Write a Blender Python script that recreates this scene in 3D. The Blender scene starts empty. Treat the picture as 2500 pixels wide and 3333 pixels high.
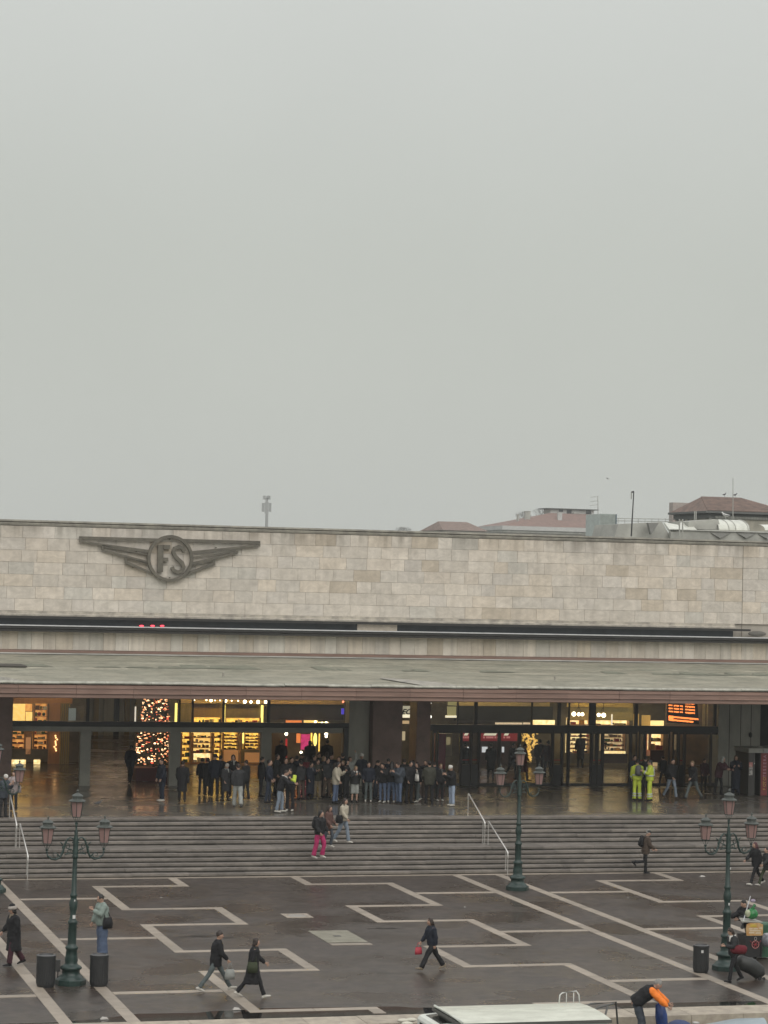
import bpy, math, random
from mathutils import Vector, Matrix
random.seed(7)
PI = math.pi
S = bpy.context.scene
COL = S.collection

# ------------------------------------------------------------------ camera
CAM_H = 11.5
FPX = 8000.0                       # focal length in photograph pixels (2500 wide)
R0 = (0.9618064576179449, -0.27273743053723226, 0.023294464328865686)   # right
R1 = (0.02988494215507009, 0.020034463597000993, -0.9993525456518176)   # down
R2 = (0.27209415340431053, 0.9618796855638518, 0.027420018797634827)    # forward
cam = bpy.data.cameras.new('camera')
cam.sensor_fit = 'HORIZONTAL'
cam.sensor_width = 36.0
cam.lens = 36.0 * FPX / 2500.0
cam.clip_start = 0.5
cam.clip_end = 6000
co = bpy.data.objects.new('camera', cam)
COL.objects.link(co)
co.matrix_world = Matrix(((R0[0], -R1[0], -R2[0], 0), (R0[1], -R1[1], -R2[1], 0), (R0[2], -R1[2], -R2[2], CAM_H), (0, 0, 0, 1)))
S.camera = co

# ------------------------------------------------------------------ sky, sun, exposure
world = bpy.data.worlds.new('World')
S.world = world
world.use_nodes = True
nt = world.node_tree
nt.nodes.clear()
out = nt.nodes.new('ShaderNodeOutputWorld')
bg = nt.nodes.new('ShaderNodeBackground')
sky = nt.nodes.new('ShaderNodeTexSky')
sky.sky_type = 'NISHITA'
sky.sun_disc = False
sky.sun_elevation = math.radians(38)
sky.sun_rotation = math.radians(190)
sky.air_density = 2.0
sky.dust_density = 6.0
tc = nt.nodes.new('ShaderNodeTexCoord')
sep = nt.nodes.new('ShaderNodeSeparateXYZ')
nt.links.new(tc.outputs['Generated'], sep.inputs[0])
ramp = nt.nodes.new('ShaderNodeValToRGB')      # overcast cloud deck: luminance by elevation
cr = ramp.color_ramp
cr.interpolation = 'B_SPLINE'
SKY = [(0.0, (.090, .088, .084)), (0.44, (.13, .128, .12)), (0.497, (.40, .405, .385)), (0.505, (.565, .585, .55)),
       (0.56, (.53, .555, .515)), (0.60, (.605, .625, .597)), (0.645, (.675, .695, .668)), (0.76, (1.05, 1.07, 1.03)), (1.0, (1.75, 1.78, 1.74))]
for i, (p, c) in enumerate(SKY):
    e = cr.elements[i] if i < 2 else cr.elements.new(p)
    e.position = p
    e.color = (*c, 1)
mr = nt.nodes.new('ShaderNodeMath')
mr.operation = 'MULTIPLY_ADD'
mr.inputs[1].default_value = .5
mr.inputs[2].default_value = .5
nt.links.new(sep.outputs[2], mr.inputs[0])
nt.links.new(mr.outputs[0], ramp.inputs[0])
# soft drifting unevenness of the fog
nz = nt.nodes.new('ShaderNodeTexNoise')
nz.inputs['Scale'].default_value = 7.0
nz.inputs['Detail'].default_value = 2.0
nt.links.new(tc.outputs['Generated'], nz.inputs['Vector'])
m2 = nt.nodes.new('ShaderNodeMapRange')
m2.inputs['To Min'].default_value = .90
m2.inputs['To Max'].default_value = 1.0
nt.links.new(nz.outputs[0], m2.inputs[0])
vm = nt.nodes.new('ShaderNodeVectorMath')
vm.operation = 'SCALE'
nt.links.new(ramp.outputs[0], vm.inputs[0])
nt.links.new(m2.outputs[0], vm.inputs['Scale'])
sk = nt.nodes.new('ShaderNodeVectorMath')
sk.operation = 'SCALE'
sk.inputs['Scale'].default_value = .006
nt.links.new(sky.outputs[0], sk.inputs[0])
ad = nt.nodes.new('ShaderNodeVectorMath')
ad.operation = 'ADD'
nt.links.new(vm.outputs[0], ad.inputs[0])
nt.links.new(sk.outputs[0], ad.inputs[1])
nt.links.new(ad.outputs[0], bg.inputs[0])
bg.inputs[1].default_value = 1.0
nt.links.new(bg.outputs[0], out.inputs[0])

sun = bpy.data.lights.new('sun', 'SUN')
sun.energy = 1.3
sun.angle = math.radians(60)
sun.color = (1, .97, .93)
so = bpy.data.objects.new('sun', sun)
COL.objects.link(so)
so.rotation_euler = (math.radians(46), 0, math.radians(8))     # from behind the camera, high up

S.view_settings.view_transform = 'Standard'
S.view_settings.look = 'None'
S.view_settings.gamma = 1
S.view_settings.use_curve_mapping = False
S.view_settings.exposure = 0
S.render.engine = 'CYCLES'
S.cycles.max_bounces = 6
S.cycles.diffuse_bounces = 3
S.cycles.glossy_bounces = 3
S.cycles.transmission_bounces = 5
S.cycles.transparent_max_bounces = 14
S.cycles.volume_bounces = 0
S.cycles.sample_clamp_indirect = 6
S.cycles.use_denoising = True


# ------------------------------------------------------------------ helpers
def ray(px, py):
    a = (px - 1250) / FPX
    b = (py - 1666.5) / FPX
    return Vector((R0[0] * a + R1[0] * b + R2[0], R0[1] * a + R1[1] * b + R2[1], R0[2] * a + R1[2] * b + R2[2]))


def G(px, py, z=0.0):              # where the ray of a photograph pixel meets the level z
    d = ray(px, py)
    return d * ((z - CAM_H) / d.z) + Vector((0, 0, CAM_H))


def W(px, py, y):                  # ... and where it meets the upright plane at depth y
    d = ray(px, py)
    return d * (y / d.y) + Vector((0, 0, CAM_H))


MATS = {}


def mat(name, col, rough=.7, col2=None, nscale=3.0, namt=.25, rnd=0.0, bump=0.0, bscale=60.0, metal=0.0, spec=.5, emit=None,
        estr=1.0, stretch=(1, 1, 1), rough2=None, detail=4.0, alpha=None, streak=0.0, tints=None, veins=0.0, drip=None):
    if name in MATS:
        return MATS[name]
    m = bpy.data.materials.new(name)
    m.use_nodes = True
    n = m.node_tree.nodes
    L = m.node_tree.links
    b = n['Principled BSDF']
    b.inputs['Roughness'].default_value = rough
    b.inputs['Metallic'].default_value = metal
    b.inputs['Specular IOR Level'].default_value = spec
    geo = n.new('ShaderNodeNewGeometry')
    mp = n.new('ShaderNodeMapping')
    mp.inputs['Scale'].default_value = stretch
    L.new(geo.outputs['Position'], mp.inputs[0])
    no = n.new('ShaderNodeTexNoise')
    no.inputs['Scale'].default_value = nscale
    no.inputs['Detail'].default_value = detail
    no.inputs['Roughness'].default_value = .62
    L.new(mp.outputs[0], no.inputs['Vector'])
    c2 = col2 if col2 else tuple(x * .6 for x in col)
    mx = n.new('ShaderNodeMix')
    mx.data_type = 'RGBA'
    mx.inputs[6].default_value = (*col, 1)
    mx.inputs[7].default_value = (*c2, 1)
    rg = n.new('ShaderNodeMapRange')
    rg.inputs['From Min'].default_value = .35
    rg.inputs['From Max'].default_value = .68
    rg.inputs['To Max'].default_value = min(1.0, namt * 2)
    L.new(no.outputs[0], rg.inputs[0])
    L.new(rg.outputs[0], mx.inputs[0])
    last = mx.outputs[2]
    if streak:
        n3 = n.new('ShaderNodeTexNoise')
        n3.inputs['Scale'].default_value = 1.0
        n3.inputs['Detail'].default_value = 5
        m3 = n.new('ShaderNodeMapping')
        m3.inputs['Scale'].default_value = (4.5, 4.5, .35)
        L.new(geo.outputs['Position'], m3.inputs[0])
        L.new(m3.outputs[0], n3.inputs['Vector'])
        r3 = n.new('ShaderNodeMapRange')
        r3.inputs['From Min'].default_value = .42
        r3.inputs['From Max'].default_value = .72
        r3.inputs['To Min'].default_value = 1.0
        r3.inputs['To Max'].default_value = 1.0 - streak
        L.new(n3.outputs[0], r3.inputs[0])
        v3 = n.new('ShaderNodeVectorMath')
        v3.operation = 'SCALE'
        L.new(last, v3.inputs[0])
        L.new(r3.outputs[0], v3.inputs['Scale'])
        last = v3.outputs[0]
    if veins:
        n4 = n.new('ShaderNodeTexNoise')
        n4.inputs['Scale'].default_value = 1.6
        n4.inputs['Detail'].default_value = 9
        n4.inputs['Roughness'].default_value = .7
        n4.inputs['Distortion'].default_value = 1.6
        oi4 = n.new('ShaderNodeObjectInfo')
        va = n.new('ShaderNodeVectorMath')
        va.operation = 'MULTIPLY_ADD'
        va.inputs[1].default_value = (1, 1, 1.6)
        cm = n.new('ShaderNodeCombineXYZ')
        ml_ = n.new('ShaderNodeMath')
        ml_.operation = 'MULTIPLY'
        ml_.inputs[1].default_value = 40
        L.new(oi4.outputs['Random'], ml_.inputs[0])
        L.new(ml_.outputs[0], cm.inputs[1])
        L.new(geo.outputs['Position'], va.inputs[0])
        L.new(cm.outputs[0], va.inputs[2])
        L.new(va.outputs[0], n4.inputs['Vector'])
        r4 = n.new('ShaderNodeMapRange')
        r4.inputs['From Min'].default_value = .38
        r4.inputs['From Max'].default_value = .62
        r4.inputs['To Min'].default_value = 1 + veins * .5
        r4.inputs['To Max'].default_value = 1 - veins
        L.new(n4.outputs[0], r4.inputs[0])
        v4 = n.new('ShaderNodeVectorMath')
        v4.operation = 'SCALE'
        L.new(last, v4.inputs[0])
        L.new(r4.outputs[0], v4.inputs['Scale'])
        last = v4.outputs[0]
    if drip:
        sx = n.new('ShaderNodeSeparateXYZ')
        L.new(geo.outputs['Position'], sx.inputs[0])
        r6 = n.new('ShaderNodeMapRange')
        r6.inputs['From Min'].default_value = drip[0]
        r6.inputs['From Max'].default_value = drip[1]
        L.new(sx.outputs[2], r6.inputs[0])
        n6 = n.new('ShaderNodeTexNoise')
        n6.inputs['Scale'].default_value = 1.0
        n6.inputs['Detail'].default_value = 6
        m6 = n.new('ShaderNodeMapping')
        m6.inputs['Scale'].default_value = (2.2, 2.2, .25)
        L.new(geo.outputs['Position'], m6.inputs[0])
        L.new(m6.outputs[0], n6.inputs['Vector'])
        q6 = n.new('ShaderNodeMapRange')
        q6.inputs['From Min'].default_value = .42
        q6.inputs['From Max'].default_value = .66
        L.new(n6.outputs[0], q6.inputs[0])
        p6 = n.new('ShaderNodeMath')
        p6.operation = 'MULTIPLY'
        L.new(r6.outputs[0], p6.inputs[0])
        L.new(q6.outputs[0], p6.inputs[1])
        x6 = n.new('ShaderNodeMix')
        x6.data_type = 'RGBA'
        L.new(p6.outputs[0], x6.inputs[0])
        L.new(last, x6.inputs[6])
        x6.inputs[7].default_value = (.24, .21, .17, 1)
        last = x6.outputs[2]
    if tints:
        o5 = n.new('ShaderNodeObjectInfo')
        m5 = n.new('ShaderNodeMath')
        m5.operation = 'MULTIPLY'
        m5.inputs[1].default_value = 7.31
        f5 = n.new('ShaderNodeMath')
        f5.operation = 'FRACT'
        L.new(o5.outputs['Random'], m5.inputs[0])
        L.new(m5.outputs[0], f5.inputs[0])
        c5 = n.new('ShaderNodeValToRGB')
        c5.color_ramp.interpolation = 'CONSTANT'
        for i_, t_ in enumerate(tints):
            e_ = c5.color_ramp.elements[i_] if i_ < 2 else c5.color_ramp.elements.new(i_ / len(tints))
            e_.position = i_ / len(tints)
            e_.color = (*t_, 1)
        v5 = n.new('ShaderNodeVectorMath')
        v5.operation = 'MULTIPLY'
        L.new(f5.outputs[0], c5.inputs[0])
        L.new(last, v5.inputs[0])
        L.new(c5.outputs[0], v5.inputs[1])
        last = v5.outputs[0]
    if rnd:
        oi = n.new('ShaderNodeObjectInfo')
        r2 = n.new('ShaderNodeMapRange')
        r2.inputs['To Min'].default_value = 1 - rnd
        r2.inputs['To Max'].default_value = 1 + rnd * .55
        L.new(oi.outputs['Random'], r2.inputs[0])
        v2 = n.new('ShaderNodeVectorMath')
        v2.operation = 'SCALE'
        L.new(last, v2.inputs[0])
        L.new(r2.outputs[0], v2.inputs['Scale'])
        last = v2.outputs[0]
    L.new(last, b.inputs['Base Color'])
    if rough2 is not None:
        rr = n.new('ShaderNodeMapRange')
        rr.inputs['From Min'].default_value = .38
        rr.inputs['From Max'].default_value = .62
        rr.inputs['To Min'].default_value = rough
        rr.inputs['To Max'].default_value = rough2
        nr = n.new('ShaderNodeTexNoise')
        nr.inputs['Scale'].default_value = .33
        nr.inputs['Detail'].default_value = 5
        L.new(geo.outputs['Position'], nr.inputs['Vector'])
        L.new(nr.outputs[0], rr.inputs[0])
        L.new(rr.outputs[0], b.inputs['Roughness'])
    if bump:
        bn = n.new('ShaderNodeTexNoise')
        bn.inputs['Scale'].default_value = bscale
        bn.inputs['Detail'].default_value = 3
        L.new(geo.outputs['Position'], bn.inputs['Vector'])
        bp = n.new('ShaderNodeBump')
        bp.inputs['Strength'].default_value = min(1, bump)
        bp.inputs['Distance'].default_value = .02
        L.new(bn.outputs[0], bp.inputs['Height'])
        L.new(bp.outputs[0], b.inputs['Normal'])
    if emit:
        b.inputs['Emission Color'].default_value = (*emit, 1)
        b.inputs['Emission Strength'].default_value = estr
    if alpha is not None:
        b.inputs['Alpha'].default_value = alpha
    MATS[name] = m
    return m


def glow(name, col, strength=1.0, col2=None, nscale=14.0):
    """emissive surface: lamps and displays, also walls and fronts with lamp light painted in"""
    if name in MATS:
        return MATS[name]
    m = bpy.data.materials.new(name)
    m.use_nodes = True
    n = m.node_tree.nodes
    L = m.node_tree.links
    b = n['Principled BSDF']
    b.inputs['Base Color'].default_value = (*[min(.8, x) for x in col], 1)
    b.inputs['Roughness'].default_value = .5
    b.inputs['Emission Strength'].default_value = strength
    if col2:
        geo = n.new('ShaderNodeNewGeometry')
        no = n.new('ShaderNodeTexNoise')
        no.inputs['Scale'].default_value = nscale
        no.inputs['Detail'].default_value = 3
        L.new(geo.outputs['Position'], no.inputs['Vector'])
        rg = n.new('ShaderNodeMapRange')
        rg.inputs['From Min'].default_value = .4
        rg.inputs['From Max'].default_value = .6
        L.new(no.outputs[0], rg.inputs[0])
        mx = n.new('ShaderNodeMix')
        mx.data_type = 'RGBA'
        mx.inputs[6].default_value = (*col, 1)
        mx.inputs[7].default_value = (*col2, 1)
        L.new(rg.outputs[0], mx.inputs[0])
        L.new(mx.outputs[2], b.inputs['Emission Color'])
    else:
        b.inputs['Emission Color'].default_value = (*col, 1)
    MATS[name] = m
    return m


def glass_mat(name, tint=(.9, .93, .92), refl=.10):
    m = bpy.data.materials.new(name)
    m.use_nodes = True
    n = m.node_tree.nodes
    L = m.node_tree.links
    n.remove(n['Principled BSDF'])
    o = n['Material Output']
    t = n.new('ShaderNodeBsdfTransparent')
    t.inputs[0].default_value = (*tint, 1)
    g = n.new('ShaderNodeBsdfGlossy')
    g.inputs['Roughness'].default_value = .02
    g.inputs[0].default_value = (.9, .95, 1, 1)
    lw = n.new('ShaderNodeFresnel')
    lw.inputs[0].default_value = 1.5
    ma = n.new('ShaderNodeMath')
    ma.operation = 'MULTIPLY_ADD'
    ma.inputs[1].default_value = .2
    ma.inputs[2].default_value = refl
    L.new(lw.outputs[0], ma.inputs[0])
    mx = n.new('ShaderNodeMixShader')
    L.new(ma.outputs[0], mx.inputs[0])
    L.new(t.outputs[0], mx.inputs[1])
    L.new(g.outputs[0], mx.inputs[2])
    L.new(mx.outputs[0], o.inputs[0])
    MATS[name] = m
    return m


def frames(pts, ref):
    out = []
    n = len(pts)
    for i in range(n):
        a = pts[max(0, i - 1)]
        b = pts[min(n - 1, i + 1)]
        t = (b - a)
        if t.length < 1e-9:
            t = Vector((0, 0, 1))
        t.normalize()
        u = ref - t * ref.dot(t)
        if u.length < 1e-3:
            u = t.orthogonal()
        u.normalize()
        out.append((t, u, t.cross(u)))
    return out


class MB:
    def __init__(s):
        s.v = []
        s.f = []
        s.m = []
        s.cur = 0

    def face(s, idx):
        s.f.append(tuple(idx))
        s.m.append(s.cur)

    def box(s, x0, x1, y0, y1, z0, z1):
        if x0 > x1: x0, x1 = x1, x0
        if y0 > y1: y0, y1 = y1, y0
        if z0 > z1: z0, z1 = z1, z0
        k = len(s.v)
        s.v += [(x0, y0, z0), (x1, y0, z0), (x1, y1, z0), (x0, y1, z0), (x0, y0, z1), (x1, y0, z1), (x1, y1, z1), (x0, y1, z1)]
        for q in ((0, 3, 2, 1), (4, 5, 6, 7), (0, 1, 5, 4), (1, 2, 6, 5), (2, 3, 7, 6), (3, 0, 4, 7)):
            s.face([k + i for i in q])
        return s

    def hexa(s, pts):              # 8 corners, bottom ring then top ring
        k = len(s.v)
        s.v += [tuple(p) for p in pts]
        for q in ((0, 3, 2, 1), (4, 5, 6, 7), (0, 1, 5, 4), (1, 2, 6, 5), (2, 3, 7, 6), (3, 0, 4, 7)):
            s.face([k + i for i in q])
        return s

    def prism(s, poly, axis, a0, a1):
        """poly of 2-tuples extruded along axis ('x': poly=(y,z); 'y': poly=(x,z); 'z': poly=(x,y))"""
        k = len(s.v)
        n = len(poly)
        for a in (a0, a1):
            for p in poly:
                s.v.append({'x': (a, p[0], p[1]), 'y': (p[0], a, p[1]), 'z': (p[0], p[1], a)}[axis])
        s.face([k + i for i in range(n)][::-1])
        s.face([k + n + i for i in range(n)])
        for i in range(n):
            j = (i + 1) % n
            s.face((k + i, k + j, k + n + j, k + n + i))
        return s

    def tube(s, pts, rad, n=8, ref=Vector((1, 0, 0)), dome=.5):
        pts = [Vector(p) for p in pts]
        if not isinstance(rad, (list, tuple)):
            rad = [rad] * len(pts)
        fr = frames(pts, ref)
        k = len(s.v)
        for p, r, (t, u, w) in zip(pts, rad, fr):
            ru, rw = r if isinstance(r, tuple) else (r, r)
            for i in range(n):
                a = 2 * PI * i / n
                s.v.append(tuple(p + u * (ru * math.cos(a)) + w * (rw * math.sin(a))))
        for j in range(len(pts) - 1):
            for i in range(n):
                i2 = (i + 1) % n
                s.face((k + j * n + i, k + j * n + i2, k + (j + 1) * n + i2, k + (j + 1) * n + i))
        for e, sg in ((0, -1), (len(pts) - 1, 1)):
            r = rad[e]
            rm = min(r) if isinstance(r, tuple) else r
            c = len(s.v)
            s.v.append(tuple(pts[e] + fr[e][0] * (sg * rm * dome)))
            for i in range(n):
                i2 = (i + 1) % n
                q = (k + e * n + i, k + e * n + i2, c)
                s.face(q if sg > 0 else q[::-1])
        return s

    def ball(s, c, r, n=10, m=7, rot=None):
        c = Vector(c)
        if not isinstance(r, (tuple, list)):
            r = (r, r, r)
        k = len(s.v)
        def put(v):
            v = Vector((v[0] * r[0], v[1] * r[1], v[2] * r[2]))
            if rot is not None:
                v = rot @ v
            s.v.append(tuple(c + v))
        put((0, 0, -1))
        for j in range(1, m):
            a = -PI / 2 + PI * j / m
            for i in range(n):
                b = 2 * PI * i / n
                put((math.cos(a) * math.cos(b), math.cos(a) * math.sin(b), math.sin(a)))
        put((0, 0, 1))
        t = len(s.v) - 1
        for i in range(n):
            i2 = (i + 1) % n
            s.face((k, k + 1 + i2, k + 1 + i))
            for j in range(m - 2):
                a = k + 1 + j * n
                s.face((a + i, a + i2, a + n + i2, a + n + i))
            a = k + 1 + (m - 2) * n
            s.face((a + i, a + i2, t))
        return s

    def lathe(s, prof, c=(0, 0), n=16, phase=0.0, sq=None):
        k = len(s.v)
        for r, z in prof:
            for i in range(n):
                a = 2 * PI * i / n + phase
                s.v.append((c[0] + r * math.cos(a), c[1] + r * math.sin(a), z))
        for j in range(len(prof) - 1):
            for i in range(n):
                i2 = (i + 1) % n
                s.face((k + j * n + i, k + j * n + i2, k + (j + 1) * n + i2, k + (j + 1) * n + i))
        s.face([k + i for i in range(n)][::-1])
        s.face([k + (len(prof) - 1) * n + i for i in range(n)])
        return s

    def mesh(s, name, mats, smooth=False):
        me = bpy.data.meshes.new(name)
        me.from_pydata([tuple(v) for v in s.v], [], s.f)
        if not isinstance(mats, (list, tuple)):
            mats = [mats]
        for m in mats:
            me.materials.append(m)
        if len(mats) > 1:
            me.polygons.foreach_set('material_index', s.m)
        if smooth:
            me.polygons.foreach_set('use_smooth', [True] * len(me.polygons))
        me.update()
        return me

    def build(s, name, mats, parent=None, smooth=False, loc=None, rotz=None):
        o = bpy.data.objects.new(name, s.mesh(name, mats, smooth))
        COL.objects.link(o)
        if parent is not None:
            o.parent = parent
        if loc is not None:
            o.location = loc
        if rotz is not None:
            o.rotation_euler.z = rotz
        return o


def link(name, me, parent=None, loc=(0, 0, 0), rotz=0.0, scale=None):
    o = bpy.data.objects.new(name, me)
    COL.objects.link(o)
    o.parent = parent
    o.location = loc
    if rotz:
        o.rotation_euler.z = rotz
    if scale:
        o.scale = scale
    return o


def tag(o, label=None, cat=None, group=None, kind=None):
    if label: o['label'] = label
    if cat: o['category'] = cat
    if group: o['group'] = group
    if kind: o['kind'] = kind
    return o


def thing(name, label, cat, loc=(0, 0, 0), rotz=0.0, group=None):
    o = bpy.data.objects.new(name, None)
    o.empty_display_size = .1
    COL.objects.link(o)
    o.location = loc
    o.rotation_euler.z = rotz
    return tag(o, label, cat, group)


def copy_tree(o, parent=None):
    kids = CHILD.get(o.name, None)
    c = o.copy()
    COL.objects.link(c)
    c.parent = parent
    for ch in list(o.children):
        copy_tree(ch, c)
    return c


CHILD = {}


TEXTS = []


def text_obj(body, size, m, parent, loc, rot=(PI / 2, 0, 0), extrude=.01, shear=0.0, align='CENTER', name='lettering', bold=0.0):
    cu = bpy.data.curves.new(name, 'FONT')
    cu.body = body
    cu.size = size
    cu.extrude = extrude
    cu.shear = shear
    cu.offset = bold
    cu.resolution_u = 3
    cu.align_x = align
    cu.materials.append(m)
    o = bpy.data.objects.new(name, cu)
    COL.objects.link(o)
    o.parent = parent
    o.location = loc
    o.rotation_euler = rot
    TEXTS.append(o)
    return o
# ------------------------------------------------------------------ levels of the place
Y_FOOT, Y_LAND, Y_WALL, Z_LAND = 92.3, 96.72, 111.4, 1.81
Y_QUAY, Y_COPE = 61.35, 62.55
XL, XR = -6.0, 66.0

# materials of the setting
M_pave = mat('wet_porphyry_paving', (.064, .049, .040), rough=.46, rough2=.22, col2=(.034, .0255, .021), nscale=2.2, namt=.5, veins=.32, bump=.4, bscale=11, detail=10, spec=.40)
M_band = mat('pale_istrian_band', (.34, .29, .235), rough=.5, col2=(.24, .205, .165), nscale=2.2, namt=.4, rnd=.16, spec=.4)
M_step = mat('grey_stair_stone', (.21, .186, .162), rough=.45, col2=(.13, .116, .103), nscale=2.6, namt=.5, rnd=.22, spec=.5, stretch=(.5, 1, 1), veins=.18)
M_land = mat('wet_dark_landing_stone', (.115, .105, .09), rough=.32, rough2=.14, col2=(.07, .064, .056), nscale=.7, namt=.45, bump=.015, bscale=3, spec=.5)
M_cope = mat('pale_coping_stone', (.42, .37, .29), rough=.6, col2=(.25, .21, .17), nscale=3, namt=.45, rnd=.12)
M_quay = mat('quay_wall_stone', (.36, .32, .25), rough=.7, col2=(.13, .12, .10), nscale=2.5, namt=.5, rnd=.2)
M_water = mat('canal_water', (.018, .028, .026), rough=.08, namt=.2, bump=.6, bscale=1.6)
M_film = mat('standing_rain_water', (.016, .014, .012), rough=.04, namt=.3, spec=.6)

# ------------------------------------------------------------------ ground, water, terrain
t = MB()
t.box(-250, 630, Y_QUAY + .35, Y_FOOT + 6, -1.4, 0)
o = t.build('plaza_paving', M_pave)
tag(o, 'wet dark porphyry paving of the square below the station steps', kind='structure')
PAVE = o
g = MB()
g.box(-250, 630, 99.5, 1285, -1.4, -.01)
tag(g.build('terrain', mat('far_ground', (.07, .075, .065), rough=.9)), 'flat ground behind the station', kind='structure')
w = MB()
w.v += [(-250, -20, -1.5), (630, -20, -1.5), (630, Y_QUAY + .4, -1.5), (-250, Y_QUAY + .4, -1.5)]
w.face((0, 1, 2, 3))
tag(w.build('canal_water', M_water), 'grey green canal water in front of the quay', kind='structure')

# pale stone bands, slab by slab, in the meander pattern of the square
BW = .36
SLAB = {}


def slab_mesh(lx, ly):
    k = (round(lx, 2), round(ly, 2))
    if k not in SLAB:
        b = MB()
        x, y, h, c = lx / 2, ly / 2, .012, .006
        b.hexa([(-x, -y, -.02), (x, -y, -.02), (x, y, -.02), (-x, y, -.02), (-x + c, -y + c, h), (x - c, -y + c, h), (x - c, y - c, h), (-x + c, y - c, h)])
        SLAB[k] = b.mesh('paving_slab', M_band)
    return SLAB[k]


N_SLAB = [0]


def run(x0, y0, x1, y1):
    """one straight run of the band, centre line from (x0,y0) to (x1,y1), cut into slabs"""
    L = math.hypot(x1 - x0, y1 - y0)
    n = max(1, round(L / 1.9))
    lx, ly = abs(x1 - x0), abs(y1 - y0)
    for i in range(n):
        u = (i + .5) / n
        m = slab_mesh(lx / n - .006 if lx > ly else BW, ly / n - .006 if ly >= lx else BW)
        link('paving_slab', m, PAVE, (x0 + (x1 - x0) * u, y0 + (y1 - y0) * u, random.uniform(-.002, .002)))
        N_SLAB[0] += 1


h = BW / 2
KEYS = [92.15, 89.72, 83.60, 79.78, 74.12, 70.22, 63.72, 62.75]


def meander(xa, xb):
    """greek key between the outer lines xa (towards the straight band) and xb"""
    s = 1 if xb > xa else -1
    ia, ib = xa + s * h, xb - s * h
    cur = ib
    for k in range(len(KEYS) - 1):
        y0, y1 = KEYS[k], KEYS[k + 1]
        if k == 0:
            run(ib, y1 + h, ib, y0 - h)
        else:
            run(cur, y1 + h, cur, y0 - h)
        if k < len(KEYS) - 2:
            run(min(xa, xb), y1, max(xa, xb), y1)
            cur = ia if abs(cur - ib) < .01 else ib


for base in (-19.67, 0, 19.67):
    A = 11.38 + base                       # right band of each pair
    Cx = 29.30 + base                      # left band of the next pair
    if base > -10:
        run(A, Y_COPE + .1, A, 92.0)
        meander(14.62 + base, 18.2 + base)
        for y in (86.5, 77.0, 67.0):
            run(A + h, y, 14.62 + base, y)
    if base < 10:
        run(Cx, Y_COPE + .1, Cx, 92.0)
        if base > -10:
            meander(26.12 + base, 22.6 + base)
            for y in (86.8, 77.0, 67.1):
                run(26.12 + base, y, Cx - h, y)
        else:
            for y in (86.8, 77.0, 66.9):
                run(Cx - 3.2, y, Cx - h, y)
run(49.0, 75, 49.0, 92)
run(5, 92.17, 50, 92.17)

# the coping of the quay and the courses of the quay wall below it
mc = MB()
mc.box(-.745, .745, -.6, .6, -.26, .03)
mcm = mc.mesh('coping_stone', M_cope)
quay = tag(MB().box(XL, XR, Y_QUAY + .15, Y_QUAY + .6, -2.2, -.24).build('quay_wall', M_quay), 'pale stone quay edge along the canal', kind='structure')
for i in range(26):
    link('coping_stone', mcm, quay, (3.0 + i * 1.5, (Y_QUAY + Y_COPE) / 2 + random.uniform(-.006, .006), random.uniform(-.006, .004)))
mq = MB()
mq.box(-.5, .5, -.1, .1, -.19, .19)
mqm = mq.mesh('quay_block', M_quay)
for r in range(4):
    for i in range(20):
        link('quay_block', mqm, quay, (14.0 + i * 1.012 + (r % 2) * .5, Y_QUAY + .06 + random.uniform(-.01, .01), -.46 - r * .392))

# rain water standing in the low strip along the coping
t = MB()
edge = [(0, 3334), (200, 3327), (300, 3319), (390, 3308), (450, 3300), (640, 3297), (700, 3291), (760, 3290), (860, 3282), (1180, 3278), (1290, 3276), (1345, 3280), (1420, 3280), (1500, 3290), (1800, 3284)]
poly = [(G(x, y).x, max(Y_COPE + .02, G(x, y).y)) for x, y in edge]
poly = poly + [(poly[-1][0], Y_COPE + .01), (poly[0][0], Y_COPE + .01)]
k0 = len(poly)
t.v = [(p[0], p[1], .003) for p in poly]
t.f = [tuple(range(k0))]
t.m = [0]
o = t.build('rain_puddle', M_film)
tag(o, 'long shallow rain puddle along the pale quay edge', kind='structure')
t = MB()
poly = [(G(x, y).x, G(x, y).y) for x, y in [(1980, 3262), (2120, 3266), (2300, 3262), (2500, 3258)]]
poly = poly + [(poly[-1][0], Y_COPE + .01), (poly[0][0], Y_COPE + .01)]
t.v = [(p[0], p[1], .003) for p in poly]
t.f = [tuple(range(len(poly)))]
t.m = [0]
tag(t.build('rain_puddle', M_film), 'narrow dark puddle by the quay edge at right', kind='structure')
M_damp = mat('damp_dark_paving', (.016, .012, .010), rough=.32, namt=.3, spec=.25)
# small puddles on the square
def puddle(cx, cy, rx, ry, seed, label):
    rr = random.Random(seed)
    c = G(cx, cy)
    v = []
    for i in range(22):
        a = 2 * PI * i / 22
        k = 1 + rr.uniform(-.6, .45)
        v.append((c.x + rx * k * math.cos(a), c.y + ry * k * math.sin(a), .0035))
    b = MB()
    b.v = v
    b.f = [tuple(range(22))]
    b.m = [0]
    tag(b.build('rain_puddle', M_damp), label, kind='structure')
puddle(650, 3048, .55, .22, 1, 'small puddle behind the walking couple')
puddle(745, 3052, .3, .14, 2, 'tiny puddle to the right of the walking man')
puddle(1252, 3022, .5, .15, 3, 'small puddle near the right meander')
puddle(985, 3047, .3, .08, 4, 'thin puddle by the left corner of the stone hatch')

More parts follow.
